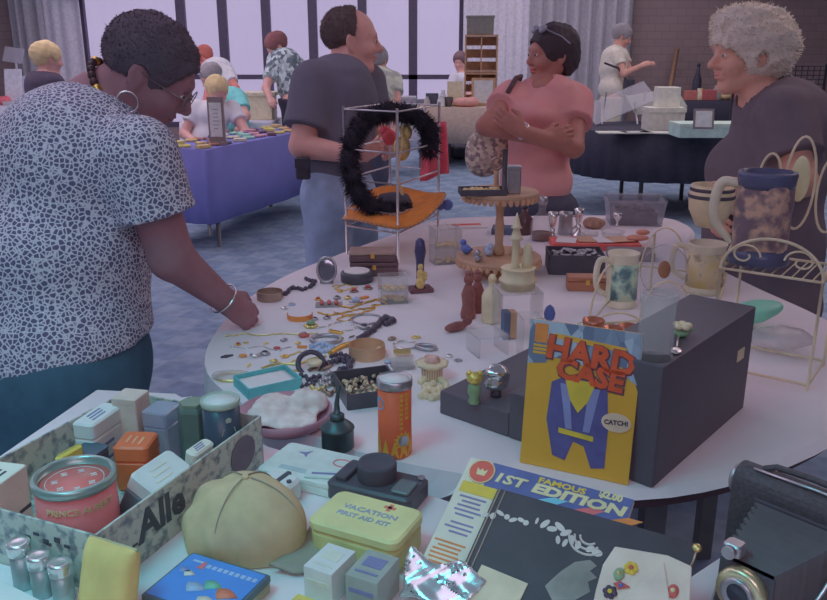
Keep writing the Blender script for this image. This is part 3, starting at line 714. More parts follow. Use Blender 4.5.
# woman bending over further behind
simple('woman in a patterned blouse and long black skirt bending forward by the windows', (277, 47, 8.4), (-.75, -.35, -.6), 8.4,
    [(284, 62, 8.4, (.17, .19, .13)), (290, 74, 8.4, (.16, .18, .13)), (294, 88, 8.4, (.16, .17, .14))],
    [((272, 70, 8.3), (266, 88, 8.2), (270, 98, 8.1)), ((300, 66, 8.5), (306, 84, 8.5), (300, 98, 8.4))], (292, 100, 8.4), skinB,
    pattern('patterned_blouse', (70, 74, 92), (150, 150, 172), 'cells', 26, .3, .7, z='f'), mat('black_skirt', (42, 36, 52), .9), mat('auburn_hair', (92, 58, 66), .9), 1.05)
simple('person with reddish hair in a white shirt stooping behind the seated blonde woman', (205, 58, 9.6), (-.7, .1, -.7), 9.6,
    [(217, 70, 9.6, (.17, .2, .14)), (222, 80, 9.6, (.17, .2, .15)), (226, 94, 9.6, (.16, .18, .15))],
    [((212, 72, 9.5), (208, 92, 9.4), (204, 104, 9.3)), ((228, 74, 9.5), (236, 88, 9.4), (230, 96, 9.3))], (227, 108, 9.6), mat('skin_ruddy', (140, 84, 84), .6), wm, dkp, mat('red_hair', (122, 66, 66), .9), 1.0)
simple('person in a teal top crouching to the right of the seated blonde woman', (211, 78, 7.90), (-.5, -.6, -.4), 8.2,
    [(231, 100, 7.90, (.14, .16, .12)), (232, 114, 7.90, (.15, .16, .14)), (232, 126, 7.90, (.15, .16, .12))],
    [((240, 102, 7.80), (246, 116, 7.70), (240, 126, 7.60)), ((222, 102, 7.90), (218, 118, 7.80), (222, 128, 7.70))], (232, 138, 7.90), skinB, mat('teal_top', (110, 170, 190), .9, z='f'), dkp, mat('grey_hair', (100, 92, 106), .9), 1.0)
# far left, blonde
simple('woman with pale blonde hair in a black strapped top at the far left stalls', (48, 60, 6.6), (.6, .55, -.1), 6.6,
    [(46, 84, 6.6, (.13, .17, .1)), (46, 100, 6.6, (.14, .17, .14)), (46, 120, 6.6, (.15, .18, .14))],
    [((54, 84, 6.5), (52, 112, 6.45), (60, 124, 6.4)), ((36, 82, 6.6), (34, 104, 6.5), (44, 112, 6.4))], (46, 136, 6.6), mat('skin_pink', (176, 124, 134), .6, z='f'), mat('black_top', (52, 44, 62), .9), dkp, mat('blonde_hair', (176, 146, 126), .9, z='f'), 1.04, sleeve=.02)
# behind the man
simple('person in a pale floral shirt standing half hidden behind the man in the grey t-shirt', (377, 62, 7.4), (.3, .8, -.3), 7.4,
    [(378, 82, 7.4, (.16, .22, .14)), (378, 102, 7.4, (.17, .21, .18)), (378, 124, 7.4, (.17, .2, .15))],
    [((362, 80, 7.4), (358, 104, 7.4), (362, 126, 7.3)), ((394, 80, 7.4), (397, 104, 7.3), (392, 126, 7.2))], (378, 134, 7.4), skinB,
    pattern('floral_shirt', (124, 116, 128), (164, 154, 160), 'cells', 14, .3, .7, z='f'), dkp, mat('grey_hair', (110, 100, 112), .9), 1.04)
# seated girl by the crates
simple('small seated person with dark hair behind the tan clothed stall near the crates', (460, 62, 11.80), (-.3, -.9, -.2), 10.2,
    [(462, 80, 11.80, (.12, .15, .1)), (462, 92, 11.80, (.12, .15, .14)), (462, 104, 11.80, (.13, .15, .12))],
    [((454, 78, 11.70), (450, 92, 11.60), (456, 98, 11.50)), ((470, 78, 11.80), (473, 92, 11.70), (466, 98, 11.60))], (462, 112, 11.80), skinB, mat('lavender_top', (150, 138, 168), .9, z='f'), dkp, mat('brown_hair2', (80, 60, 72), .9), 1.05, hlow=-.1)
# far right standing lady
simple('grey haired woman in a white blouse and cream trousers standing by the grey curtain', (622, 37, 9.9), (.85, -.2, -.35), 9.9,
    [(615, 58, 9.9, (.15, .19, .14)), (613, 70, 9.9, (.15, .18, .15)), (613, 88, 9.9, (.16, .19, .14))],
    [((617, 55, 9.75), (624, 74, 9.65), (641, 66, 9.6)), ((622, 54, 10.05), (630, 72, 10.0), (644, 66, 9.9))], (612, 98, 9.9), mat('skin_far', (140, 100, 100), .6), mat('white_blouse', (158, 142, 152), .9, z='f'),
    mat('cream_trousers', (150, 134, 136), .9, z='f'), mat('grey_hair', (110, 100, 112), .9), 1.05, thick=.022, yaw=R(0))
# ---------------------------------------------------------------- things on the round ended table
rnd = random.Random(3)
black = mat('black_plastic', (52, 49, 62), .35); blackm = mat('black_matte', (54, 50, 64), .8)
cream = mat('cream_ceramic', (160, 148, 146), .3); ivory = mat('ivory', (164, 148, 138), .45); creamwire = mat('cream_wire', (158, 142, 134), .45)
brown = mat('brown_wood', (92, 62, 62), .5, var=.2); tan = mat('tan_wood', (130, 98, 88), .6, var=.15, scale=14); bronze = mat('bronze', (104, 86, 86), .35, .6)
pewter = mat('pewter', (112, 106, 122), .35, .8); darkst = mat('dark_stone', (52, 44, 62), .2); redst = mat('red_stone', (130, 62, 66), .25); amber = mat('amber', (170, 104, 62), .3)
bluest = mat('blue_glass_beads', (122, 130, 166), .15); white = mat('white_card', (172, 162, 180), .8, var=.03); bluep = mat('deep_blue', (62, 72, 128), .4)
acr = clear('acrylic', (1, 1, 1), .15); glass = clear('glass', (.97, 1, 1), .09); plast = clear('plastic_film', (1, 1, 1), .3, .15); milk = clear('milky_plastic', (.92, .93, 1), .16, .3)
G = 'loose jewelry laid out on the white cloth'
def ringy(name, px, py, R_, r, m, label, cat='bracelet', tilt=0, yaw=0, h=1, sy=1):
    c = T(px, py); t = R_*abs(math.sin(R(tilt)))
    q = Matrix.Rotation(R(yaw), 3, 'Z') @ Matrix.Rotation(R(tilt), 3, 'X')
    return solo(MB().ring(c+Vector((0, 0, r*h+t)), R_, r, q, 26, 8, sy).build(name, m), label, cat, G)
def cuff(name, px, py, R_, h, m, label, a0=0, a1=340, z0=0):
    c = T(px, py); n = 24; g = MB(); th = .002
    for rr in (R_, R_-th): pass
    pts = [R(a0+(a1-a0)*k/n) for k in range(n+1)]
    vs = []
    for a in pts:
        for rr, z in ((R_, z0), (R_, z0+h), (R_-th, z0+h), (R_-th, z0)): vs.append((c.x+rr*math.cos(a), c.y+rr*math.sin(a), TZ+z))
    fs = [(4*k+j, 4*k+4+j, 4*k+4+(j+1) % 4, 4*k+(j+1) % 4) for k in range(n) for j in range(4)]+[(0, 1, 2, 3), (4*n+3, 4*n+2, 4*n+1, 4*n)]
    g.add(vs, fs, False); return solo(g.build(name, m), label, 'bracelet', G)
def chain(name, pix, r, m, label, cat='necklace', wig=.004, beads=0, dz=0):
    P = [T(*p) for p in pix]; pts = []
    for i in range(len(P)-1):
        k = max(2, int((P[i+1]-P[i]).length/.008))
        for j in range(k):
            q = P[i].lerp(P[i+1], j/k); pts.append(q+Vector((rnd.uniform(-wig, wig), rnd.uniform(-wig, wig), r+dz)))
    pts.append(P[-1]+Vector((0, 0, r+dz))); g = MB().tube(pts, r*(.5 if beads else 1), 5)
    if beads:
        for p in pts: g.ell(p, (beads,)*3, n=7, m=5)
    return solo(g.build(name, m), label, cat, G)
def pin(name, px, py, w_, m, label, cat='brooch', m2=None, shape='oval', yaw=0):
    c = T(px, py); rt = thing(name, label, cat, c, R(yaw), G); g = MB()
    if shape == 'oval': g.ell((0, 0, w_*.18), (w_*.5, w_*.36, w_*.18), n=12, m=6)
    elif shape == 'bar': g.rbox((0, 0, .003), (w_, w_*.25, .006), w_*.08, 2)
    elif shape == 'leaf': g.prism([(-w_*.5, 0), (-w_*.1, -w_*.2), (w_*.5, 0), (-w_*.1, w_*.2)], 0, .004)
    elif shape == 'flower':
        for k in range(6): g.ell((w_*.3*math.cos(k*1.047), w_*.3*math.sin(k*1.047), w_*.1), (w_*.2, w_*.2, w_*.1), n=8, m=5)
    g.build('setting', m, rt)
    if m2: MB().ell((0, 0, w_*.3), (w_*.28, w_*.22, w_*.16), n=10, m=6).build('stone', m2, rt)
    return rt
# cuffs, bangles and bracelets
cuff('cuff_bracelet', 270, 299, .037, .024, bronze, 'wide bronze cuff bracelet just right of the reaching hand')
cuff('cuff_bracelet', 300, 318, .034, .014, amber, 'open amber coloured cuff bracelet below the dark bead strand', 170, 380)
ringy('bangle', 367, 320, .040, .0028, pewter, 'largest dark metal bangle, behind the thin silver bangle')
ringy('bangle', 343, 327, .036, .0016, silver, 'thin silver bangle left of the largest dark bangle')
ringy('bracelet', 326, 341, .036, .005, pewter, 'thick pewter link bracelet above the pile of pale blue beads', sy=.8)
cuff('bangle', 367, 356, .042, .03, tan, 'wide tan wooden bangle in front of the dark figural chain', 0, 360)
chain('gold_bracelet', [(330, 356), (340, 349), (352, 345), (366, 344), (376, 346)], .006, gold, 'curved gold bamboo style bracelet behind the wide tan bangle', 'bracelet', .001)
ringy('bangle', 405, 346, .028, .0025, silver, 'small silver bangle beside the clear tile on the right', yaw=20)
ringy('bracelet', 426, 349, .024, .005, pewter, 'small oval pewter bracelet behind the wicker basket', sy=.6, yaw=-20)
# strands
chain('bead_strand', [(284, 296), (292, 289), (302, 291), (311, 288), (314, 283), (306, 280)], .005, darkst, 'dark navy bead strand heaped behind the amber cuff', beads=.0065)
chain('gold_chain', [(332, 287), (345, 285), (356, 288), (344, 291), (334, 289), (350, 283), (366, 284)], .0019, gold2, 'tangled gold chain below the black round jar')
chain('gold_chain', [(318, 313), (330, 316), (345, 313), (360, 310), (376, 308), (360, 315), (342, 317)], .0024, gold, 'thick gold chain running above the largest dark bangle')
chain('fine_necklace', [(226, 337), (245, 334), (262, 336), (284, 334), (302, 335), (318, 334)], .0018, gold2, 'long fine gold necklace stretched below the reaching hand')
chain('fine_necklace', [(230, 347), (246, 349), (262, 347), (280, 351), (292, 347)], .0014, silver, 'long fine silver necklace with earrings lying along it')
chain('figural_chain', [(358, 341), (366, 337), (373, 332), (379, 325), (386, 319), (394, 323), (386, 326)], .006, darkst, 'chunky blackened figural chain curling beside the largest dark bangle', wig=.003, beads=.0085)
chain('bead_strand', [(312, 348), (322, 345), (332, 349), (326, 353), (316, 352), (322, 348)], .005, bluest, 'pile of pale blue glass beads below the pewter link bracelet', beads=.006)
chain('bead_strand', [(333, 366), (342, 361), (352, 364), (348, 371), (338, 374), (333, 384), (342, 380), (350, 374)], .006, darkst, 'tangle of black beads left of the black tray', beads=.0065, dz=.002)
chain('bead_strand', [(322, 380), (330, 374), (338, 381), (328, 388), (320, 384), (330, 381)], .005, pewter, 'grey bead tangle between the teal box and the black tray', beads=.006)
chain('bead_strand', [(420, 384), (430, 379), (442, 383), (446, 390), (434, 393), (424, 390), (432, 386), (420, 398), (430, 400), (442, 397)], .005, ivory, 'heap of ivory shell beads right of the orange canister', beads=.0085)
chain('gold_chain', [(286, 366), (296, 360), (308, 355), (300, 352), (290, 356)], .0019, gold2, 'loose gold chain lying behind the teal box')
chain('gold_chain', [(310, 372), (318, 366), (326, 362), (331, 366), (322, 372)], .004, bronze, 'bronze chain coil behind the grey bead tangle')
chain('black_chain', [(300, 376), (310, 381), (318, 377), (312, 385), (303, 388), (296, 383)], .004, darkst, 'black link chain heaped against the right side of the teal box', beads=.005)
chain('black_chain', [(330, 358), (340, 355), (350, 359), (345, 364), (336, 361), (328, 365)], .004, darkst, 'black link chain coiled behind the tangle of black beads', beads=.0055)
chain('bead_strand', [(310, 388), (318, 392), (326, 388), (334, 386), (340, 389)], .004, gold2, 'pale gold bead strand in front of the grey bead tangle', beads=.005)
chain('gold_chain', [(334, 312), (352, 318), (346, 322), (336, 320), (348, 315)], .0018, gold, 'fine gold chain coil between the two large bangles')
chain('fine_necklace', [(300, 325), (318, 329), (336, 323), (352, 326), (368, 333)], .0013, silver, 'fine silver necklace crossing below the clip earrings')
# pins, brooches, earrings
pin('stone_brooch', 315, 320, .020, pewter, 'left one of two round black clip earrings above the green brooch', 'earring', darkst)
pin('stone_brooch', 327, 319, .022, pewter, 'right one of two round black clip earrings above the green brooch', 'earring', darkst)
pin('stone_brooch', 337, 299, .024, pewter, 'round black stone earring left of the gold one, above the red drops', 'earring', darkst)
pin('stone_brooch', 348, 299, .024, gold2, 'round gold rimmed dark earring under the red bead brooches', 'earring', bronze)
pin('stone_brooch', 354, 292, .028, bronze, 'red brown bead brooch, left of two under the jewelry boxes', 'brooch', redst, 'flower')
pin('stone_brooch', 368, 289, .030, bronze, 'red brown bead brooch, right of two under the jewelry boxes', 'brooch', redst, 'flower')
pin('bar_pin', 362, 299, .045, amber, 'slanted amber bar pin near the jewelry boxes', 'brooch', None, 'bar', 35)
pin('bar_pin', 356, 304, .045, silver, 'flat silver blue bar pin below the black earrings', 'brooch', bluest, 'bar', 5)
pin('stone_brooch', 364, 329, .032, pewter, 'oval grey stone brooch in front of the largest dark bangle', 'brooch', darkst)
pin('flower_brooch', 311, 327, .04, gold2, 'pale gold flower brooch with green centre above the red pin', 'brooch', mat('green_stone', (84, 104, 92), .3), 'flower')
pin('red_pin', 304, 337, .030, redst, 'small red stone pin at the end of the fine gold necklace', 'brooch', bronze)
pin('gold_clip', 302, 348, .024, amber, 'square amber clip left of the blue bead pile', 'brooch', None, 'bar')
pin('leaf_brooch', 227, 357, .030, darkst, 'dark leaf brooch near the left edge of the table', 'brooch', None, 'leaf', 30)
pin('cameo', 255, 357, .026, silver, 'silver cameo brooch left of the dark stone brooch, above the teal box', 'brooch', white)
pin('stone_brooch', 265, 355, .026, pewter, 'dark stone brooch right of the silver cameo, above the teal box', 'brooch', darkst)
pin('flower_earring', 238, 345, .016, gold, 'gold flower earring with red centre nearest the left table edge', 'earring', redst, 'flower')
pin('flower_earring', 246, 343, .014, gold2, 'second gold flower earring, just right of the red centred one', 'earring', None, 'flower')
pin('flower_earring', 266, 344, .014, gold2, 'small pale flower earring by the fine silver necklace', 'earring', None, 'flower')
pin('gold_brooch', 340, 338, .026, gold, 'small slanted gold brooch right of the pewter link bracelet', 'brooch', None, 'leaf', -40)
pin('gold_brooch', 416, 338, .024, gold2, 'pale gold flower brooch alone on the cloth above the silver bangle', 'brooch', None, 'flower')
pin('gold_brooch', 290, 372, .035, gold, 'gold brooch tucked against the back of the teal box', 'brooch', None, 'leaf', 10)
pin('earring', 284, 309, .02, silver, 'plain silver button earring beside the wide bronze cuff', 'earring', None)
pin('earring', 274, 362, .02, gold2, 'pale gold button earring just behind the teal box rim', 'earring', None)
for nm, px, py, w, m, lb, ct, m2, sh, yw in (
    ('brooch', 292, 305, .022, bluest, 'pale blue flower brooch right of the silver button earring', 'brooch', white, 'flower', 0), ('earring', 298, 344, .016, gold2, 'pale gold button just above the square amber clip', 'earring', None, 'oval', 0),
    ('locket', 284, 341, .02, pewter, 'small pewter locket on the fine gold necklace', 'locket', None, 'oval', 20), ('charm', 277, 349, .018, redst, 'tiny dark red charm above the loose gold chain', 'charm', None, 'oval', 0),
    ('bar_pin', 336, 333, .04, gold, 'thin gold bar pin between the thin bangle and the link bracelet', 'brooch', None, 'bar', -25), ('brooch', 352, 338, .03, silver, 'silver leaf brooch left of the dark figural chain', 'brooch', None, 'leaf', 60),
    ('brooch', 380, 352, .03, gold, 'gold flower brooch right of the wide tan bangle', 'brooch', ivory, 'flower', 0), ('brooch', 392, 340, .024, bronze, 'oval bronze brooch in front of the figural chain tail', 'brooch', None, 'oval', 30),
    ('clip', 376, 306, .03, gold, 'gold leaf clip right of the slanted amber bar pin', 'brooch', None, 'leaf', 15), ('clip', 318, 300, .022, gold, 'gold flower clip left of the red drop card', 'brooch', redst, 'flower', 0),
    ('pendant', 249, 366, .022, gold2, 'pale gold leaf pendant left behind the teal box', 'pendant', None, 'leaf', 80), ('pendant', 243, 357, .02, amber, 'small amber pendant between the leaf brooch and the cameo', 'pendant', None, 'oval', 0),
    ('earring', 285, 357, .022, gold, 'gold flower earring behind the loose gold chain', 'earring', None, 'flower', 0), ('brooch', 388, 365, .026, silver, 'silver flower brooch left of the clear pin case', 'brooch', bluest, 'flower', 0),
    ('brooch', 418, 364, .028, gold2, 'pale gold leaf brooch between the pin case and the basket', 'brooch', None, 'leaf', 120), ('earring', 449, 357, .02, silver, 'plain silver earring beyond the tiny wicker basket', 'earring', None, 'oval', 0),
    ('earring', 458, 361, .02, pewter, 'pewter flower earring right of the tiny wicker basket', 'earring', None, 'flower', 0), ('brooch', 340, 292, .02, gold, 'small gold oval brooch above the round gold rimmed earring', 'brooch', None, 'oval', 0)):
    pin(nm, px, py, w, m, lb, ct, m2, sh, yw)
chain('gold_chain', [(336, 305), (350, 309), (364, 304), (378, 300), (386, 305)], .0028, gold, 'fine gold chain running to the clear earring case')
chain('gold_chain', [(262, 369), (280, 364), (296, 366), (312, 360), (326, 357)], .0028, gold2, 'long pale gold chain strung behind the teal box and the watch')
chain('bead_strand', [(352, 376), (346, 384), (338, 392), (330, 396), (324, 392)], .004, bronze, 'bronze bead strand beside the front of the black tray', beads=.006)
# red drops on a card
t = thing('earring_card', 'white earring card with three dark red drops', 'earring card', T(329, 305), R(5), G)
MB().rbox((0, 0, .0015), (.075, .05, .003), .004, 2).build('card', plast, t)
for k in (-1, 0, 1): MB().ell((k*.02, 0, .008), (.006, .016, .006)).build('red_drop', redst, t)
# oval standing mirror
t = thing('table_mirror', 'small oval standing mirror in a silver frame at the far left table edge', 'mirror', T(327, 283))
q = Matrix.Rotation(R(78), 3, 'X') @ Matrix.Rotation(0, 3, 'Z')
MB().ring((0, 0, .042), .028, .004, Matrix.Rotation(R(75), 3, 'X'), 28, 8, 1.35).tube([(0, -.009, .006), (0, .03, .003)], .0035).tube([(-.02, -.009, .005), (.02, -.009, .005)], .004).build('frame', pewter, t)
MB().ell((0, 0, .042), (.026, .034, .0015), Matrix.Rotation(R(75), 3, 'X')).build('mirror_glass', mat('mirror', (90, 86, 104), .08, .8), t)
# round black jar
t = thing('round_jar', 'flat round black jar with a white lid in front of the jewelry boxes', 'jar', T(357, 281))
MB().lathe([(.048, 0), (.05, .004), (.05, .026), (.046, .030)]).build('jar_body', black, t); MB().lathe([(.040, .0302), (.040, .034), (.036, .036)]).build('lid', white, t)
# two stacked jewelry boxes
def chest(loc, rz, d, m, label, name='jewelry_box', lidm=None, latch=True):
    t = thing(name, label, 'box', loc, rz)
    MB().box((0, 0, d[2]*.33), (d[0], d[1], d[2]*.66)).build('box_body', m, t, .003)
    MB().box((0, 0, d[2]*.84), (d[0]*1.01, d[1]*1.01, d[2]*.31)).build('lid', lidm or m, t, .004)
    if latch: MB().box((0, -d[1]*.5-.002, d[2]*.66), (.012, .004, .014)).build('latch', gold, t)
    return t
bx1 = mat('box_brown', (72, 52, 62), .5, var=.1); bx2 = mat('box_leather', (104, 84, 88), .5, var=.15)
chest(T(374, 273), R(4), (.15, .09, .045), bx1, 'dark brown jewelry box, the lower one under the wire rack')
chest(T(373, 273)+Vector((0, 0, .0465)), R(2), (.145, .088, .03), bx1, 'lighter brown jewelry case on top of the dark brown jewelry box', lidm=bx2)
# teal box with white pad
t = thing('gift_box', 'open teal cardboard box with a white pad inside', 'box', T(268, 387), R(32))
teal = mat('teal_card', (66, 116, 132), .7)
w_, d_, h_ = .115, .085, .024
MB().box((0, 0, .0015), (w_, d_, .003)).build('box_base', teal, t)
for c, s in (((0, -d_/2, h_/2), (w_, .003, h_)), ((0, d_/2, h_/2), (w_, .003, h_)), ((-w_/2, 0, h_/2), (.003, d_, h_)), ((w_/2, 0, h_/2), (.003, d_, h_))): MB().box(c, s).build('side_wall', teal, t)
MB().grid(lambda u, v: ((u-.5)*.108, (v-.5)*.078, .013+.006*math.sin(math.pi*u)*math.sin(math.pi*v)), 10, 8).build('white_pad', white, t, solid=.004)
# black tray with beads
t = thing('bead_tray', 'open black tray holding loose jewelry, behind the orange canister', 'tray', T(368, 394), R(18))
MB().box((0, 0, .002), (.115, .13, .004)).build('tray_base', black, t)
for c, s in (((0, -.065, .016), (.115, .004, .032)), ((0, .065, .016), (.115, .004, .032)), ((-.0575, 0, .016), (.004, .13, .032)), ((.0575, 0, .016), (.004, .13, .032))): MB().box(c, s).build('side_wall', black, t)
g = MB()
for k in range(130):
    x, y = rnd.uniform(-.048, .048), rnd.uniform(-.056, .056); g.ell((x, y, .009+rnd.uniform(0, .008)), (rnd.uniform(.003, .007),)*3, n=6, m=5)
o = solo(g.build('loose_beads', pattern('mixed_beads', (70, 56, 60), (170, 150, 140), 'cells', 110, .3, .7, .3), t), 'heap of mixed beads and earrings filling the black tray', 'beads', None, 'stuff'); o.parent = None; o.matrix_basis = t.matrix_basis @ o.matrix_basis
# dusty pink dish with tissue
t = thing('round_dish', 'shallow dusty pink round dish with crumpled tissue inside', 'dish', T(286, 424))
pk = mat('dusty_pink', (116, 82, 104), .45)
MB().lathe([(.066, 0), (.082, .012), (.088, .03), (.085, .03), (.078, .014), (.06, .006), (1e-5, .006)], n=36).build('bowl', pk, t)
def tis(p):
    b = Blob(); b.ell((0, 0, .022), (.07, .07, .012), k=.01); b.ell((-.03, .03, .032), (.035, .03, .014), k=.01); b.ell((.035, .03, .034), (.035, .025, .013), k=.01)
    return b(p)+wob(p, 85, 6)*.009+wob(p, 200, 7)*.003
o = organic('tissue', tis, (-.09, -.09, -.01), (.09, .09, .07), .005, mat('tissue', (150, 134, 146), .8, var=.2, scale=40)); o.matrix_basis = t.matrix_basis @ Matrix.Translation((0, 0, 0)); tag(o, 'crumpled pale tissue paper lying in the dusty pink dish', 'tissue')
# oil can
t = thing('oil_can', 'small dark pump oil can with a thin spout', 'oil can', T(338, 447))
oc = mat('dark_green_metal', (48, 56, 66), .4, .4)
MB().lathe([(.027, 0), (.029, .002), (.029, .036), (.0305, .038), (.029, .041), (.016, .052), (.013, .054)]).build('can_body', oc, t)
MB().lathe([(.013, .053), (.013, .063), (.009, .066)]).build('collar', oc, t)
MB().tube([(0, 0, .064), (.0, 0, .085), (.003, .0, .105), (.008, 0, .118)], [.006, .0045, .0032, .002], 8).build('spout', oc, t)
# orange canister
t = thing('canister', 'tall orange cardboard canister with a silver lid and yellow flame print', 'canister', T(395, 452), R(0))
org = mat('orange_print', (184, 84, 62), .5, var=.05); yel = mat('yellow_print', (188, 140, 66), .6)
MB().lathe([(.0285, 0), (.029, .002), (.029, .128)], n=36).build('canister_body', org, t)
MB().lathe([(.030, .126), (.0308, .128), (.0308, .141), (.0285, .1425), (.027, .139), (1e-5, .138)], n=36).build('lid', pewter, t)
MB().lathe([(.0255, .1385), (.0255, .1395), (1e-5, .1395)], n=36).build('lid_disc', white, t)
def on_cyl(g, R_, a, z, pts, th=.0006):
    """a flat outline wrapped on a cylinder round z"""
    N = len(pts); vs = []
    for rr in (R_, R_+th):
        for x, y in pts:
            q = a+x/R_; vs.append((rr*math.cos(q), rr*math.sin(q), z+y))
    return g.add(vs, [tuple(range(N-1, -1, -1)), tuple(range(N, 2*N))]+[(k, (k+1) % N, N+(k+1) % N, N+k) for k in range(N)])
def star(n, r1, r2, ph=0): return [((r1 if k % 2 else r2)*math.cos(math.pi*k/n+ph), (r1 if k % 2 else r2)*math.sin(math.pi*k/n+ph)) for k in range(2*n)]
g = MB()
for k in range(11):
    a = R(-90)+k*2*math.pi/11; on_cyl(g, .029, a, .002, [(-.008, 0), (.008, 0), (.004, .022), (.0, .034+.01*(k % 2)), (-.004, .016)])
g.build('flame_print', yel, t)
on_cyl(MB(), .0292, R(-58), .034, star(12, .018, .012), .0007).build('burst_print', yel, t); on_cyl(MB(), .0297, R(-58), .034, star(12, .010, .0095), .0007).build('silver_badge', pewter, t)
on_cyl(MB(), .029, R(-150), .1, star(12, .012, .012), .0006).build('blue_badge', mat('badge_blue', (70, 104, 146), .6), t)
g = MB()
for q, n_ in ((-66, 8), (-44, 6)):
    for k in range(n_):
        w_ = .0035+.0008*((k*3) % 3); on_cyl(g, .0293, R(q), .118-.0085*k, [(-w_, -.003), (w_, -.003), (w_*.7, .003), (-w_, .0025)])
        if k % 2: on_cyl(g, .0296, R(q)+.02, .1165-.0085*k, [(-.001, -.001), (.002, -.001), (.002, .004), (-.001, .004)])
g.build('worn_print', yel, t)
# wicker basket with pink top
t = thing('tiny_basket', 'tiny round wicker basket with a pink and ivory shell top', 'basket', T(432, 379))
MB().lathe([(.020, 0), (.022, .004), (.023, .026), (.022, .03)], n=20, wob=lambda a, z: 1+.03*math.sin(a*20)).build('basket_body', pattern('wicker', (120, 100, 100), (160, 142, 136), 'wave', 60, .3, .6), t)
MB().lathe([(.024, .028), (.034, .034), (.036, .038), (.028, .040), (1e-5, .042)], n=24, wob=lambda a, z: 1+.05*math.sin(a*9)).build('rim', ivory, t)
MB().ell((0, 0, .043), (.018, .017, .011)).ell((.008, -.006, .05), (.007, .007, .006)).ell((-.009, .003, .05), (.008, .007, .006)).build('shell_top', mat('shell_pink', (150, 110, 116), .5, var=.25, scale=90), t)
# clear tile, plastic bag
solo(MB().rbox(T(402, 366)+Vector((0, 0, .006)), (.05, .06, .012), .004, 2, Matrix.Rotation(R(12), 3, 'Z')).build('clear_case', plast), 'clear plastic pin case in front of the small silver bangle', 'case')
solo(MB().rbox(T(402, 357)+Vector((0, 0, .0135)), (.04, .03, .003), .004, 2, Matrix.Rotation(R(8), 3, 'Z')).build('gold_card', gold2), 'gold card lying on the clear pin case', 'card')
def bag_(p):
    b = Blob(); b.ell((0, 0, .004), (.045, .032, .006), k=.01); return b(p)+wob(p, 130, 2)*.003
o = organic('plastic_bag', bag_, (-.07, -.06, -.02), (.07, .06, .03), .004, plast); o.location = T(232, 377); tag(o, 'flat clear plastic bag with a gold band left of the teal box', 'bag')
ringy('bangle', 232, 378, .034, .003, gold2, 'pale gold bangle inside the flat clear plastic bag', sy=.7)
t = thing('wristwatch', 'black strapped cuff watch with a cream face beyond the teal box', 'watch', T(311, 369), R(10))
MB().ring((0, 0, .012), .028, .006, Matrix.Rotation(R(50), 3, 'X'), 24, 6).build('strap', darkst, t); MB().lathe([(.016, 0), (.017, .006), (.014, .009)], (.008, -.01, .014), 20).build('watch_face', ivory, t)
# ---------------- wire rack with boa, hat and scarf
FL, FR, BR = T(347, 254), T(398, 263), T(438, 241); BL = FL+BR-FR
t = thing('wire_rack', 'tall chrome wire display rack carrying the black boa and the orange hat', 'rack', (FL+BR)/2)
chrome = mat('chrome_wire', (136, 128, 146), .3, .7); g = MB()
for k, p in enumerate((FL, FR, BR, BL)): MB().cyl(p, p+Vector((0, 0, .50)), .0045, n=8).build('post', chrome, t, world=True)
for z in (.10, .162, .26, .36, .49):
    for a, b in ((FL, FR), (FR, BR), (BR, BL), (BL, FL)): g.cyl(a+Vector((0, 0, z)), b+Vector((0, 0, z)), .003, n=6)
g.build('rails', chrome, t, world=True)
g = MB()
for k in range(1, 7): q0 = FL.lerp(FR, k/7)+Vector((0, 0, .155)); q1 = BL.lerp(BR, k/7)+Vector((0, 0, .155)); g.cyl(q0, q1, .002, n=5)
g.build('wire_shelf', chrome, t, world=True)
path = [(430, 150, 2.86), (430, 128, 2.84), (414, 114, 2.80), (388, 110, 2.77), (365, 118, 2.75), (352, 138, 2.73), (349, 165, 2.72), (356, 190, 2.72), (372, 206, 2.73), (395, 213, 2.76), (410, 211, 2.80)]
P = [D(*p) for p in path]; fur = mat('black_fur', (30, 26, 38), .95, var=.3)
g = MB(); dense = []
for i in range(len(P)-1):
    for j in range(10): dense.append(P[i].lerp(P[i+1], j/10))
g.tube(dense, [.026+.004*math.sin(k*.9) for k in range(len(dense))], 8)
for k in range(9000):
    p = dense[rnd.randrange(len(dense))]; d = Vector((rnd.gauss(0, 1), rnd.gauss(0, 1), rnd.gauss(0, 1)-.2)).normalized(); r0 = .02; L = rnd.uniform(.012, .036)
    s = d.orthogonal().normalized()*.0022; a = p+d*r0; b = p+d*(r0+L)+Vector((0, 0, -.006)); g.add([a-s, a+s, b], [(0, 1, 2)])
solo(g.build('feather_boa', fur), 'fluffy black feather boa looped over the chrome wire rack', 'boa')
# orange hat
hc = D(394, 206, 2.83); t = thing('brimmed_hat', 'wavy orange brimmed hat with a dark crown on the wire rack', 'hat', hc)
orf = mat('orange_felt', (188, 112, 62), .8, var=.12)
def brim(u, v):
    a = 2*math.pi*u; r = .05+.118*v; z = v*v*(.018*math.cos(3*a+.6)+.030*math.cos(a-.3)+.022*math.sin(a))
    return (r*1.06*math.cos(a), r*1.05*math.sin(a), z)
MB().grid(brim, 60, 8).build('brim', orf, t, solid=.006)
g = MB()
for k in range(70): a = 2*math.pi*k/70; g.ell(brim(k/70, .98), (.005,)*3, n=6, m=4)
g.tube([brim(k/70, .98) for k in range(70)], .003, 5, True).build('beaded_edge', bronze, t)
MB().lathe([(.058, -.004), (.055, .02), (.045, .04), (.02, .046), (1e-5, .042)], sx=1.1, sy=.82).build('crown', blackm, t)
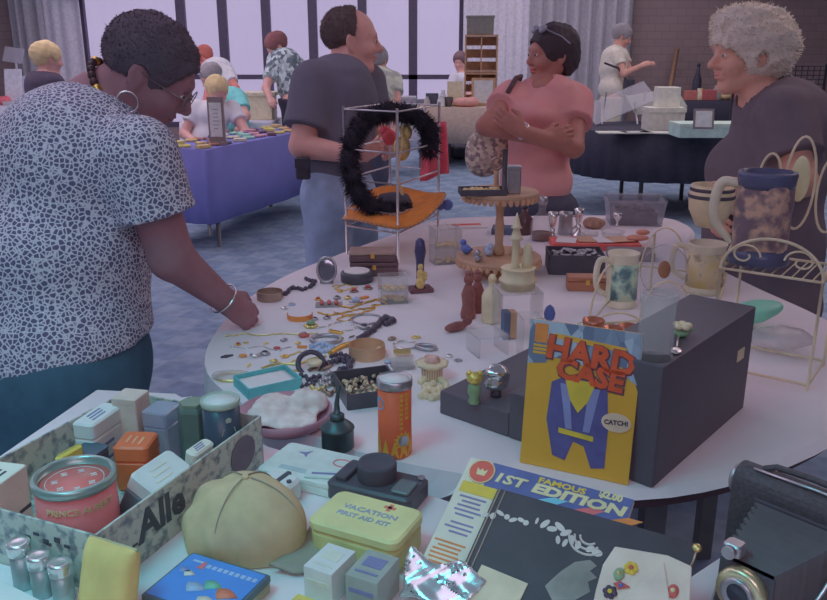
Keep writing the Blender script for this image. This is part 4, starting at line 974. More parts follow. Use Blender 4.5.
# red scarf
def scarf(u, v):
    a = D(424, 122, 2.98).lerp(D(446, 122, 3.02), u); b = D(420, 182, 2.94).lerp(D(449, 172, 3.0), u); p = a.lerp(b, v)
    return p+Vector((0, .02*math.sin(u*9+v*2), 0))
solo(MB().grid(scarf, 16, 10).build('red_scarf', mat('red_cloth', (142, 60, 80), .85), solid=.004), 'red cloth hanging at the right side of the wire rack', 'scarf')
o = solo(MB().ell(D(389, 137, 3.0), (.026, .022, .03)).ell(D(385, 131, 3.0), (.02, .018, .02)).build('red_pouch', mat('bright_red', (168, 64, 78), .7)), 'small bright red pouch held by the man in grey', 'pouch')
g = MB()
for k in range(34):
    a = k/33; g.ell(D(400+3*math.sin(a*9), 128+a*84, 2.80), (.006, .006, .008), n=7, m=5)
g.tube([D(400+3*math.sin(k/33*9), 128+k/33*84, 2.80) for k in range(34)], .0022, 5)
solo(g.build('hanging_necklace', mat('gold_beads', (140, 116, 96), .4, .3)), 'gold bead necklace hanging straight down in front of the black boa', 'necklace')
solo(MB().ell(D(402, 148, 2.86), (.030, .014, .045)).ell(D(406, 132, 2.86), (.022, .012, .03)).build('gold_mask', mat('antique_gold', (140, 120, 92), .35, .5, var=.3, scale=60)), 'antique gold ornament hanging inside the boa loop', 'ornament')
# ---------------- figurine stand and clear cases
t = thing('figurine_stand', 'dark wooden stand with a carved ivory figurine in front of the wire rack', 'figurine', T(420, 291), R(15))
MB().box((0, 0, .006), (.07, .055, .012)).build('base', mat('dark_red_wood', (76, 48, 60), .4), t, .002)
MB().lathe([(.016, .012), (.011, .03), (.012, .09), (.017, .12), (.013, .15), (.006, .158)], n=14).build('column', mat('navy_lacquer', (46, 42, 74), .3), t)
MB().ell((-.004, -.018, .03), (.014, .012, .02)).ell((-.004, -.018, .056), (.011, .010, .016)).ell((-.004, -.02, .078), (.008, .008, .010)).ell((.01, -.02, .05), (.007, .006, .014)).build('carving', mat('yellow_ivory', (170, 140, 100), .45, var=.2, scale=90), t)
def case(px, py, d, rz, label, fill=None, n=26):
    t = thing('clear_case', label, 'display case', T(px, py), R(rz)); w, dd, h = d
    for c, s in (((0, -dd/2, h/2), (w, .003, h)), ((0, dd/2, h/2), (w, .003, h)), ((-w/2, 0, h/2), (.003, dd, h)), ((w/2, 0, h/2), (.003, dd, h)), ((0, 0, h*.45), (w, dd, .003)), ((0, 0, .0015), (w, dd, .003))): MB().box(c, s).build('panel', acr, t)
    for lv, z in enumerate((.004, h*.45+.003)):
        g = MB()
        for k in range(n):
            g.ell((rnd.uniform(-.4, .4)*w, rnd.uniform(-.4, .4)*dd, z+.004), (rnd.uniform(.004, .009), rnd.uniform(.004, .009), .004), n=7, m=5)
        o = g.build('loose_charms', fill); o.matrix_basis = t.matrix_basis
        solo(o, ['gold and ivory charms on the bottom of the ', 'gold and ivory charms on the shelf of the '][lv]+label.split(' with ')[0], 'charms', None, 'stuff')
charm = pattern('mixed_charms', (150, 118, 82), (178, 160, 140), 'cells', 90, .3, .7, .4)
case(393, 301, (.075, .06, .075), 10, 'clear earring case left of the dark figurine stand', charm)
case(445, 262, (.09, .07, .12), 15, 'tall clear case right of the wire rack', charm, 30)
solo(MB().ell(T(447, 246)+Vector((0, 0, .15)), (.02, .015, .02)).ell(T(440, 246)+Vector((0, 0, .142)), (.014, .012, .012)).build('blue_ornament', bluep), 'small deep blue ornament on top of the tall clear case', 'ornament')
# ---------------- two tier wooden stand
t = thing('tiered_stand', 'two tier round wooden stand with scalloped edges and a turned post', 'display stand', T(498, 275)+Vector((0, 0, 0)))
cx_ = 0
MB().lathe([(.05, 0), (.052, .006), (.02, .012), (.018, .05)], n=24).build('foot', tan, t)
tw = mat('honey_wood', (126, 98, 90), .55, var=.12, scale=14)
for z, r_ in ((.05, .132), (.252, .116)):
    MB().lathe([(r_-.004, z), (r_, z+.004), (r_, z+.012), (r_-.004, z+.015)], n=44).build('shelf', tw, t)
    g = MB()
    for k in range(36):
        a = 2*math.pi*k/36; g.ell(((r_-.004)*math.cos(a), (r_-.004)*math.sin(a), z-.006), (.008, .008, .011), n=7, m=5)
    g.lathe([(r_-.008, z-.003), (r_-.001, z-.003), (r_-.001, z+.001), (r_-.008, z+.001)], n=36).build('scalloped_edge', tan, t)
MB().lathe([(.017, .064), (.019, .08), (.012, .10), (.015, .15), (.011, .19), (.017, .235), (.02, .252)], n=16).build('post', tw, t)
base = t.matrix_basis.translation.copy()
ztop = base.z+.267; zlow = base.z+.065
def Z(px, py, z): return T(px, py, z)
q = Z(482, 194, ztop); o = thing('black_tray', 'small square black tray on the left of the upper wooden tier', 'tray', q, R(4))
MB().box((0, 0, .003), (.135, .075, .006)).build('tray_base', blackm, o)
for c, s in (((0, -.0365, .009), (.135, .003, .018)), ((0, .0365, .009), (.135, .003, .018)), ((-.066, 0, .009), (.003, .075, .018)), ((.066, 0, .009), (.003, .075, .018))): MB().box(c, s).build('side_wall', blackm, o)
g = MB()
for k in range(40): g.ell((rnd.uniform(-.055, .055), rnd.uniform(-.028, .028), .012), (.007, .006, .006), n=6, m=4)
o2 = g.build('loose_rings', charm); o2.matrix_basis = o.matrix_basis; solo(o2, 'jumble of rings and charms in the black tray on the upper tier', 'charms', None, 'stuff')
q = Z(504, 195, ztop); solo(MB().cyl(q, q+Vector((0, 0, .135)), .0075).build('black_rod', black), 'upright black rod standing on the upper wooden tier', 'rod')
q = Z(496, 192, ztop); t2 = thing('ring_topped_post', 'short brown post with a ring top on the upper tier', 'ornament', q); MB().lathe([(.012, 0), (.009, .01), (.007, .05), (.009, .065)], n=12).build('post', tan, t2); MB().ring((0, 0, .085), .017, .0035, Matrix.Rotation(R(90), 3, 'X'), 20, 6).build('ring_top', bronze, t2)
q = Z(513, 193, ztop); t2 = thing('metal_tin', 'small square silver tin on the right of the upper tier', 'tin', q); MB().rbox((0, 0, .036), (.042, .042, .072), .006).build('tin_body', pewter, t2); MB().rbox((0, 0, .077), (.044, .044, .01), .006).build('lid', pewter, t2)
for px, py, m, lb in ((466, 254, bluep, 'blue glass bird on the left of the lower wooden tier'), (478, 262, pewter, 'pewter bird at the front of the lower wooden tier'), (488, 256, bluest, 'pale blue bird beside the post of the lower tier')):
    q = Z(px, py, zlow); t2 = thing('bird_figurine', lb, 'figurine', q, R(rnd.uniform(0, 300)))
    MB().ell((0, 0, .016), (.022, .014, .015)).cyl((-.015, 0, .016), (-.035, 0, .022), .007, .004).build('bird_body', m, t2); MB().ell((.018, 0, .034), (.011, .010, .010)).cyl((.027, 0, .034), (.036, 0, .033), .003, .001).build('bird_head', m, t2)
q = Z(516, 254, zlow); t2 = thing('ceramic_lady', 'small ivory lady figurine on the right of the lower tier', 'figurine', q); MB().lathe([(.020, 0), (.016, .02), (.009, .038), (.011, .05), (.005, .058)], n=14).build('dress', ivory, t2); MB().ell((0, 0, .066), (.009, .009, .010)).build('head', ivory, t2)
# ---------------- carved brown figures and white bottle
bz = mat('carved_brown', (92, 54, 58), .45, var=.2, scale=60)
def carved(px, py, h, lean, label):
    t = thing('carved_figure', label, 'figurine', T(px, py), R(20)); k = h/.1
    sh = lambda z: lean*z
    MB().lathe([(.016*k, 0), (.017*k, .01*k), (.013*k, .03*k), (.016*k, .055*k), (.010*k, .072*k), (.007*k, .078*k)], n=14).build('robe', bz, t); MB().ell((0, 0, .088*k), (.011*k, .011*k, .013*k)).ell((0, 0, .101*k), (.008*k, .008*k, .005*k)).build('head', bz, t)
carved(468, 318, .12, 0, 'taller carved brown wooden figure left of the white ceramic bottle')
carved(477, 312, .11, 0, 'shorter carved brown wooden figure touching the white ceramic bottle')
t = thing('carved_animal', 'carved brown animal figure lying on the cloth', 'figurine', T(456, 331), R(35))
MB().ell((0, 0, .012), (.036, .013, .012)).build('animal_body', bz, t); MB().ell((.036, 0, .02), (.014, .010, .012)).ell((.03, .006, .031), (.004, .003, .006)).ell((.03, -.006, .031), (.004, .003, .006)).build('head', bz, t)
t = thing('ceramic_bottle', 'white ceramic bottle with a small neck beneath the wooden stand', 'bottle', T(491, 322))
MB().lathe([(.022, 0), (.025, .006), (.026, .07), (.020, .085), (.009, .095), (.009, .108), (.012, .111)], n=24).build('bottle_body', ivory, t); MB().lathe([(.009, .111), (.011, .118), (.006, .128)], n=14).build('stopper', ivory, t)
# clear risers
def riser(px, py, d, rz, label):
    t = thing('clear_riser', label, 'riser', T(px, py), R(rz)); w, dd, h = d
    MB().box((0, 0, h-.002), (w, dd, .004)).build('top_panel', acr, t)
    for s in (-1, 1): MB().box((s*(w/2-.002), 0, h/2-.002), (.004, dd, h-.004)).build('side_panel', acr, t)
    return t
r1 = riser(516, 330, (.105, .10, .11), 8, 'clear acrylic riser carrying the ivory pagoda')
riser(487, 352, (.075, .07, .05), 20, 'low clear acrylic riser in front of the white ceramic bottle')
riser(529, 356, (.05, .05, .10), 8, 'tall narrow clear acrylic riser behind the comic book')
q = T(516, 330)+Vector((0, 0, .11)); t = thing('pagoda_figurine', 'carved ivory pagoda figurine standing on a clear riser', 'figurine', q)
MB().lathe([(.042, 0), (.042, .016), (.046, .018), (.046, .026), (.038, .028), (.040, .05), (.043, .053)], n=20, wob=lambda a, z: 1+.04*math.cos(a*8)).build('base', ivory, t)
MB().lathe([(.012, .05), (.010, .06), (.009, .12), (.017, .124), (.013, .13), (.008, .15), (.014, .153), (.010, .158), (.004, .18), (.001, .19)], (-.008, 0, 0), 14).build('tower', ivory, t)
MB().lathe([(.012, .05), (.015, .07), (.010, .09), (.012, .1), (.004, .115)], (.022, .004, 0), 12).build('figure', ivory, t)
t = thing('small_book', 'small dark blue boxed book with cream pages beneath the clear riser', 'book', T(505, 338), R(10)); MB().box((0, 0, .035), (.016, .03, .07)).build('cover', mat('navy_cover', (64, 70, 98), .6), t, .001); MB().box((.0165, 0, .036), (.016, .028, .066)).build('pages', tan, t)
t = thing('egg_ornament', 'deep blue egg on a white card right of the clear risers', 'ornament', T(549, 326), R(12)); MB().rbox((0, 0, .0015), (.05, .05, .003), .004).build('card', white, t); MB().lathe([(.006, .003), (.004, .012), (.012, .02), (.015, .034), (.010, .05), (1e-5, .058)], n=16).build('egg', bluep, t)
# ---------------- trays and boxes at the back
t = thing('velvet_tray', 'deep black tray of glass and silver pieces left of the grey lid', 'tray', T(574, 270), R(-4))
MB().box((0, 0, .025), (.175, .13, .05)).build('tray_body', blackm, t, .002)
for c, s in (((0, -.063, .056), (.175, .004, .014)), ((0, .063, .056), (.175, .004, .014)), ((-.0855, 0, .056), (.004, .13, .014)), ((.0855, 0, .056), (.004, .13, .014))): MB().box(c, s).build('rim_wall', blackm, t)
g = MB()
for k in range(46): g.ell((rnd.uniform(-.075, .075), rnd.uniform(-.05, .05), .056), (rnd.uniform(.006, .014), .006, .006), Matrix.Rotation(rnd.uniform(0, 3), 3, 'Z'), 7, 5)
o = g.build('silver_pieces', pewter); o.matrix_basis = t.matrix_basis; solo(o, 'small silver and glass pieces filling the deep black tray', 'silverware', None, 'stuff')
t = thing('flat_box', 'dark grey flat box lid right of the deep black tray', 'box', T(630, 258), R(-6)); MB().box((0, 0, .014), (.15, .10, .028)).build('lid_shell', mat('grey_lid', (84, 76, 90), .7), t, .003)
t = thing('display_box', 'open red box of papers and cards behind the black tray', 'box', T(594, 247), R(-3))
rd = mat('red_box', (150, 68, 70), .6); MB().box((0, 0, .012), (.31, .12, .024)).build('box_base', rd, t, .002)
for k, (x, m, w) in enumerate(((-.10, white, .07), (-.03, tan, .06), (.03, white, .06), (.09, tan, .08))): MB().box((x, -.005+.01*(k % 2), .026+.001*k), (w, .085, .002), Matrix.Rotation(R(-12+9*k), 3, 'Z')).build('paper_card', m, t)
solo(MB().ell(T(637, 247)+Vector((.0, 0, .034)), (.04, .03, .010)).ell(T(642, 244)+Vector((.0, 0, .044)), (.025, .02, .010)).build('pink_fabric', mat('coral_cloth', (166, 112, 106), .8)), 'folded coral coloured cloth on the grey flat lid', 'cloth')
chest(T(586, 289), R(-4), (.115, .055, .042), mat('reddish_wood', (120, 76, 66), .5, var=.15, scale=12), 'long reddish wooden box in front of the deep black tray', 'wooden_box')
t = thing('glass_decanter', 'glass decanter with a stopper behind the ivory pagoda', 'decanter', T(541, 240)); MB().lathe([(.036, 0), (.040, .006), (.040, .07), (.028, .09), (.014, .105), (.013, .13), (.018, .134)], n=24).build('decanter_body', glass, t); MB().lathe([(.012, .13), (.02, .145), (.018, .16), (.006, .165)], n=16).build('stopper', pewter, t)
MB().lathe([(.034, .004), (.036, .03), (1e-5, .03)], n=20).build('contents', mat('dark_liquid', (84, 60, 62), .2), t)
def candle(px, py, h, label, m=silver):
    t = thing('candlestick', label, 'candlestick', T(px, py)); k = h/.1
    MB().lathe([(.028, 0), (.026, .006), (.010, .016), (.007, .03), (.010, .045)], n=18).build('foot', m, t); MB().lathe([(.008, .045), (.012, .055*k), (.016, .08*k), (.019, .1*k), (.015, .1*k), (.01, .07*k)], n=18).build('cup', m, t)
candle(552, 240, .105, 'silver candlestick just right of the glass decanter'); candle(578, 236, .105, 'silver candlestick right of the pewter tankard')
t = thing('tankard', 'small pewter tankard between two silver candlesticks', 'tankard', T(565, 234)); MB().lathe([(.028, 0), (.029, .004), (.025, .07), (.027, .085), (.023, .085), (.023, .02)], n=22).build('tankard_body', pewter, t); MB().curve([(.025, 0, .07), (.045, 0, .065), (.048, 0, .04), (.027, 0, .02)], .004).build('handle', pewter, t)
t = thing('dark_bottle', 'dark brown round bottle behind the tiered stand', 'bottle', T(524, 234)); MB().lathe([(.028, 0), (.032, .01), (.032, .06), (.014, .08), (.012, .1)], n=18).build('bottle_body', mat('brown_glass', (64, 44, 52), .15), t); MB().lathe([(.014, .1), (.014, .115), (.01, .118)], n=14).build('cap', black, t)
o = organic('wicker_nest', lambda p: (lambda b: b(p)+wob(p, 90, 3)*.004)(Blob().ell((0, 0, .02), (.045, .035, .022), k=.01)), (-.07, -.06, -.02), (.07, .06, .06), .005, mat('nest_brown', (104, 78, 76), .8, var=.3, scale=60)); o.location = T(594, 228); tag(o, 'brown woven nest shaped basket left of the plastic bin', 'basket')
for px, py, r_, lb in ((612, 240, .045, 'clear glass bowl in front of the plastic bin'), (590, 242, .03, 'smaller clear glass bowl beside the silver candlestick')):
    solo(MB().lathe([(.02, 0), (r_*.8, .012), (r_, .035), (r_-.003, .035), (r_*.75, .014), (1e-5, .004)], T(px, py), 24).build('glass_bowl', glass), lb, 'bowl')
t = thing('silver_cup', 'small silver cup right of the clear glass bowls', 'cup', T(617, 226)); MB().lathe([(.016, 0), (.006, .008), (.006, .02), (.018, .035), (.021, .055), (.018, .055)], n=18).build('cup_body', silver, t)
t = thing('book_flat', 'white booklet lying flat behind the wooden tiered stand', 'booklet', T(466, 226), R(8)); MB().box((0, 0, .003), (.15, .11, .006)).build('pages', white, t); MB().box((0, 0, .0065), (.12, .03, .0008)).build('red_band', rd, t)
t = thing('book_flat', 'dark bound book lying flat at the rear under the upper tier', 'book', T(505, 233), R(-10)); MB().box((0, 0, .012), (.1, .08, .024)).build('cover', mat('navy_cover', (64, 70, 98), .6), t, .002)
# bin
t = thing('plastic_bin', 'translucent plastic bin of dark odds and ends on the far table edge', 'bin', T(633, 222.5), R(-6))
def binwall(z): return 1+.12*z/.1
w, d, h = .20, .15, .10
for nm, c in (('side', 1), ('side', -1)):
    MB().grid(lambda u, v: (c*w/2*binwall(v*h), (u-.5)*d*binwall(v*h), v*h+.002), 4, 4).build('side_wall', milk, t, solid=.003)
    MB().grid(lambda u, v: ((u-.5)*w*binwall(v*h), c*d/2*binwall(v*h), v*h+.002), 4, 4).build('end_wall', milk, t, solid=.003)
MB().box((0, 0, .0015), (w, d, .003)).build('bin_base', milk, t)
g = MB(); W, D_ = w*1.12/2, d*1.12/2
g.tube([(-W, -D_, h), (W, -D_, h), (W, D_, h), (-W, D_, h)], .006, 8, True).build('rim', milk, t)
g = MB()
for k in range(42): g.ell((rnd.uniform(-.075, .075), rnd.uniform(-.05, .05), .055+rnd.uniform(0, .02)), (rnd.uniform(.008, .022), .008, .008), Matrix.Rotation(rnd.uniform(0, 3), 3, 'Z'), 7, 5)
g.box((0, 0, .03), (.17, .12, .05)); o = g.build('odds_and_ends', mat('dark_bits', (60, 54, 66), .4, var=.5, scale=40)); o.matrix_basis = t.matrix_basis; solo(o, 'dark odds and ends heaped in the translucent bin', 'odds and ends', None, 'stuff')
# ---------------- mugs in the cream wire stand
def ceramic(px, py, r_, h, label, band, z=TZ, hand_yaw=180, name='stein'):
    t = thing(name, label, 'stein', T(px, py, z), R(hand_yaw))
    MB().lathe([(r_*.98, 0), (r_*1.03, .004), (r_*.96, .012), (r_*.93, h-.012), (r_*1.0, h-.004), (r_*.98, h), (r_*.9, h), (r_*.88, .02), (1e-5, .02)], n=36).build('stein_body', cream, t)
    MB().curve([(r_*.9, 0, h*.85), (r_*1.5, 0, h*.88), (r_*1.72, 0, h*.65), (r_*1.6, 0, h*.35), (r_*.9, 0, h*.2)], [.008, .009, .009, .008, .007], 8).build('handle', cream, t)
    n = 40; g = MB(); vs = []
    for k in range(n+1):
        a = R(25)+R(310)*k/n
        for z_ in (h*.14, h*.82): vs.append((r_*(.962 if z_ < h*.5 else .944)*math.cos(a), r_*(.962 if z_ < h*.5 else .944)*math.sin(a), z_))
    g.add(vs, [(2*k, 2*k+2, 2*k+3, 2*k+1) for k in range(n)], True).build('painted_scene', band, t, solid=.0012); return t
sc1 = pattern('green_scene', (60, 80, 92), (126, 140, 138), 'noise', 26, .42, .56, .4, c3=(162, 148, 140))
sc2 = pattern('flower_scene', (96, 84, 72), (158, 140, 130), 'noise', 24, .36, .46, .4, c3=(170, 146, 96))
ceramic(620, 305, .044, .15, 'tall cream stein with a dark green painted scene', sc1, hand_yaw=190)
ceramic(703, 291, .056, .145, 'wider cream stein painted with yellow flowers and fruit', sc2, hand_yaw=150)
t = thing('wire_stand', 'cream wire stand of arches around the two painted steins', 'wire stand', T(655, 312))
g = MB()
def arch(a, b, h, r_=.0028, n=16):
    a, b = Vector(a), Vector(b); g.tube([a.lerp(b, .5-.5*math.cos(math.pi*k/n))+Vector((0, 0, h*math.sin(math.pi*k/n))) for k in range(n+1)], r_, 6)
a0, a1, a2, a3 = T(588, 332), T(716, 322), T(725, 282), T(640, 272)
for p, q in ((a0, a1), (a1, a2), (a2, a3), (a3, a0)): g.cyl(p+Vector((0, 0, .02)), q+Vector((0, 0, .02)), .003, n=6)
for p in (a0, a1, a2, a3): g.cyl(p, p+Vector((0, 0, .03)), .003, n=6)
g.build('base_frame', creamwire, t, world=True)
for p, q, h in ((a0, a0.lerp(a3, .5), .13), (T(655, 335), T(722, 327), .085), (a3, a3.lerp(a2, .55), .15), (T(590, 334), T(648, 338), .06), (T(640, 318), T(690, 318), .1)):
    g = MB(); arch(p, q, h); g.build('arch', creamwire, t, world=True)
g = MB(); g.cyl(T(650, 290), T(650, 290)+Vector((0, 0, .17)), .0035, n=6); g.build('upright', creamwire, t, world=True)
t = thing('glass_plate', 'round clear glass plate with an amber centre, between the two steins', 'plate', T(662, 296), R(0))
q = Matrix.Rotation(R(82), 3, 'X'); MB().ell((0, 0, .075), (.07, .075, .004), q, 30, 8).build('plate_disc', glass, t); MB().ell((-.002, -.006, .08), (.018, .026, .006), q).build('amber_centre', mat('amber_glass', (112, 76, 66), .2), t)
t = thing('glass_saucer', 'pale green glass saucer behind the comic book', 'saucer', T(598, 333)); MB().lathe([(.02, 0), (.05, .008), (.056, .014), (.053, .014), (.02, .004), (1e-5, .004)], n=30).build('dish', clear('green_glass', (.8, 1, .8), .35), t)
bc_ = mat('brass_red', (124, 74, 66), .25, .4)
for px, py, lb in ((592, 343, 'copper red shell cup at the left behind the comic book'), (612, 352, 'copper red shell cup in the middle behind the comic book'), (627, 350, 'pale lined copper cup nearest the clear drinking glass')):
    t = thing('shell_cup', lb, 'cup', T(px, py), R(rnd.uniform(0, 90)))
    MB().lathe([(.014, 0), (.012, .004), (.006, .02), (.012, .03), (.024, .048), (.026, .06), (.023, .06), (.012, .034)], n=18, wob=lambda a, z: 1+.05*math.sin(a*7)).build('cup_body', bc_, t)
# ---------------- black stepped riser
N_ = Vector((.385, 1.175, TZ)); U = Vector((.65, .76, 0)).normalized(); W_ = Vector((-.76, .65, 0)).normalized()
t = thing('stepped_riser', 'matte black stepped display block behind the comic book', 'display block', N_, 0, None, frame(U, W_))
bl = mat('black_laminate', (60, 54, 68), .5, var=.04)
MB().box((.205, .065, .105), (.41, .13, .21)).build('tall_block', bl, t, .003)
MB().box((.205, .205, .045), (.41, .15, .09)).build('middle_step', bl, t, .003)
MB().box((.20, .36, .024), (.40, .16, .048)).build('low_step', bl, t, .003)
MB().box((.35, -.0012, .13), (.032, .002, .022)).build('price_sticker', ivory, t)
t = thing('drinking_glass', 'clear glass jar standing on top of the black block', 'glass', T(654, 357, TZ+.21)); MB().lathe([(.027, 0), (.029, .003), (.028, .02), (.027, .088), (.029, .092), (.029, .105), (.026, .105), (.025, .09), (.025, .012), (1e-5, .008)], n=30).build('jar_body', glass, t); MB().ring((0, 0, .105), .0275, .0016, None, 30, 6).build('rim', glass, t)
q = T(681, 337, TZ+.21); t = thing('porcelain_flower', 'small porcelain flower with green leaves behind the glass jar', 'figurine', q)
for k in range(5): a = k*1.257; MB().ell((.010*math.cos(a), .010*math.sin(a), .02), (.008, .008, .006), n=8, m=5).build('petal', ivory, t)
MB().ell((0, 0, .008), (.014, .010, .008)).ell((.012, .005, .012), (.012, .005, .004)).build('leaves', mat('leaf_green', (84, 108, 92), .5), t)
t = thing('metal_spoon', 'small metal spoon lying on the black block near the glass jar', 'spoon', T(676, 352, TZ+.2105), R(70)); MB().ell((0, 0, .003), (.016, .010, .003)).build('bowl', silver, t); MB().curve([(.014, 0, .003), (.04, 0, .005), (.07, 0, .003)], .0022).build('handle', silver, t)
# figurines on the low step
q = T(474, 403, TZ+.048); t = thing('nutcracker_figurine', 'small gold and green figurine standing on the low black step', 'figurine', q)
MB().lathe([(.010, 0), (.012, .004), (.008, .012), (.013, .022), (.012, .034), (.006, .04)], n=14).build('figure_body', mat('moss_green', (84, 100, 84), .4), t); MB().ell((0, 0, .05), (.015, .013, .012)).ell((-.01, 0, .058), (.006, .005, .007)).ell((.01, 0, .058), (.006, .005, .007)).build('head', mat('old_gold', (150, 126, 76), .35, .4, var=.3, scale=120), t)
q = T(496, 396, TZ+.048); t = thing('foil_bundle', 'crumpled silver foil bundle behind the gold and green figurine', 'foil', q)
organic('foil_wrap', lambda p: Blob().ell(Vector(q)+Vector((0, 0, .034)), (.026, .022, .028), k=.01)(p)+wob(p, 170, 5)*.006+wob(p, 420, 8)*.002, np.array(q)-.05, np.array(q)+np.array((.05, .05, .09)), .003, mat('foil', (150, 146, 162), .18, .9), t)
MB().lathe([(.010, 0), (.011, .006), (.008, .014)], n=12).build('foot', black, t)
# ---------------- relief stein on the right hand wire rack
RC = Vector((.785, 1.70, TZ))
t = thing('wire_shelf_rack', 'cream wire shelf rack with looped back at the right table edge', 'rack', RC, R(-36))
g = MB(); hw, hd, zs = .100, .085, .232
for x in (-hw, hw):
    for y in (-hd, hd): MB().cyl((x, y, 0), (x, y, zs if y < 0 else .33), .0032, n=6).build('leg', creamwire, t)
for z, nm in ((.012, 'base_frame'), (zs, 'shelf_frame')):
    g = MB()
    for a, b in (((-hw, -hd), (hw, -hd)), ((hw, -hd), (hw, hd)), ((hw, hd), (-hw, hd)), ((-hw, hd), (-hw, -hd))): g.cyl((*a, z), (*b, z), .003, n=6)
    g.build(nm, creamwire, t)
g = MB()
for k in range(1, 10): g.cyl((-hw+2*hw*k/10, -hd, zs), (-hw+2*hw*k/10, hd, zs), .0018, n=5)
g.build('shelf_wires', creamwire, t)
for x, r_ in ((0, .06),):
    g = MB(); g.tube([(hw*math.cos(math.pi*(k/24)*1)*1.0, -hd, zs+.075*math.sin(math.pi*k/24)) for k in range(25)], .0034, 6); g.build('front_hoop', creamwire, t)
for s in (-1, 1):
    g = MB(); g.tube([(s*(.055-.032*math.cos(q)*(1-q/9)), -hd, zs+.035+.026*math.sin(q)*(1-q/9)) for q in [k*.35 for k in range(20)]], .0024, 6); g.build('scroll', creamwire, t)
for x, z0, h, w2 in ((-.062, .30, .16, .026), (0, .30, .20, .03), (.062, .30, .16, .026)):
    g = MB(); g.tube([(x+w2*math.cos(a), hd, z0+h*.5+h*.5*math.sin(a)) for a in [2*math.pi*k/28 for k in range(28)]], .003, 6, True); g.build('loop', creamwire, t)
MB().ell((0, hd-.002, .41), (.020, .005, .05)).build('oval_plaque', mat('plaque_cream', (160, 150, 132), .4), t)
for s in (-1, 1):
    g = MB(); g.cyl((s*hw, hd, .33), (s*hw, -hd, zs), .0026, n=6); g.build('side_brace', creamwire, t)
sp = RC+Matrix.Rotation(R(-36), 3, 'Z') @ Vector((-.048, .0, zs+.004))
t = thing('relief_stein', 'large brown stoneware stein with blue rim and raised figures', 'stein', sp, R(160))
rel = pattern('relief_glaze', (74, 54, 60), (124, 92, 80), 'noise', 34, .42, .6, .35, z='r'); bg_ = mat('blue_glaze', (56, 56, 84), .25)
def frel(p):
    r = np.sqrt(p[:, 0]**2+p[:, 1]**2); d = np.maximum(r-.056, np.abs(p[:, 2]-.1)-.07)
    return d-np.maximum(0, wob(p, 95, 11))*.005
organic('relief_band', frel, (-.08, -.08, .015), (.08, .08, .185), .003, rel).parent = t
MB().lathe([(.062, 0), (.064, .006), (.062, .02), (.056, .034), (.05, .034)], n=36).build('foot_band', bg_, t); MB().lathe([(.056, .162), (.058, .172), (.060, .19), (.058, .196), (.052, .196), (.05, .16), (.04, .1)], n=36).build('rim_band', bg_, t)
MB().curve([(.05, 0, .165), (.085, 0, .17), (.098, 0, .14), (.095, 0, .085), (.056, 0, .04)], [.009, .011, .011, .010, .008], 8).build('handle', cream, t)
# green bag under the shelf
o = organic('green_bag', lambda p: Blob().ell((0, 0, .03), (.09, .05, .022), np.array(Matrix.Rotation(R(-14), 3, 'Y')), k=.01)(p)+wob(p, 60, 4)*.006, (-.13, -.09, -.04), (.13, .09, .1), .006, mat('green_plastic', (96, 138, 120), .4, z='r')); o.location = T(752, 345)+Vector((.03, .12, .012)); tag(o, 'green plastic bag lying under the cream wire shelf rack', 'bag')
o = organic('clear_bag', lambda p: Blob().ell((0, 0, .025), (.075, .05, .025), k=.01)(p)+wob(p, 80, 9)*.008, (-.11, -.08, -.04), (.11, .08, .09), .006, plast); o.location = T(778, 352)+Vector((0, 0, .006)); tag(o, 'crumpled clear plastic bag under the cream wire shelf rack', 'bag')
# striped mug held by the white haired woman
mp_ = D(711, 203, 2.44); t = thing('striped_mug', 'cream mug with two black stripes held by the white haired woman', 'mug', mp_-Vector((0, 0, .07)), R(15))
MB().lathe([(.035, 0), (.04, .004), (.062, .05), (.066, .09), (.06, .125), (.056, .125), (.058, .09), (.04, .02), (1e-5, .015)], n=32).build('mug_body', mat('mug_cream', (164, 148, 136), .35), t)
for z, r_ in ((.112, .0632), (.092, .0666)): MB().lathe([(r_, z-.005), (r_+.0008, z), (r_-.001, z+.005), (r_-.004, z), (r_, z-.005)], n=32).build('stripe', blackm, t)
MB().curve([(.058, 0, .1), (.09, 0, .095), (.095, 0, .06), (.055, 0, .04)], .007).build('handle', cream, t)
# ---------------------------------------------------------------- things on the near table
BN = Vector((-.403, .905, TZ)); E1 = Vector((.383, .924, 0)).normalized(); E2 = Vector((-.924, .383, 0)).normalized(); FB = frame(E1, E2)
def bx(u, w, z=.004): return BN+E1*u+E2*w+Vector((0, 0, z))
def wrap_text(s, size, m, R_, a, z, parent, name='lettering', bold=.0003, sx=1):
    o = text(s, size, m, Matrix.Identity(4), parent, name, sx, bold)
    for v in o.data.vertices:
        x, y, e = v.co; q = a+x/R_; v.co = ((R_+e+.0004)*math.cos(q), (R_+e+.0004)*math.sin(q), z+y)
    return o
ink = mat('dark_ink', (52, 52, 66), .7); blue_ink = mat('blue_ink', (78, 92, 130), .7, z='l'); lwhite = mat('white_tin', (150, 174, 186), .45, z='l', var=.05); lcream = mat('cream_tin', (138, 156, 158), .5, z='l', var=.06)
cardm = pattern('printed_carton', (74, 92, 104), (116, 134, 138), 'noise', 60, .36, .52, .8, z='l')
t = thing('carton_tray', 'open printed cardboard carton full of old tins on the near table', 'carton', BN, 0, None, FB)
L_, W2, Hc = .385, .285, .088
MB().box((L_/2, W2/2, .0015), (L_, W2, .003)).build('carton_base', cardm, t)
for nm, c, s in (('long_wall', (L_/2, .002, Hc/2), (L_, .004, Hc)), ('long_wall', (L_/2, W2-.002, Hc/2), (L_, .004, Hc)), ('short_wall', (.002, W2/2, Hc/2), (.004, W2, Hc)), ('short_wall', (L_-.002, W2/2, Hc/2), (.004, W2, Hc))): MB().box(c, s).build(nm, cardm, t, .001)
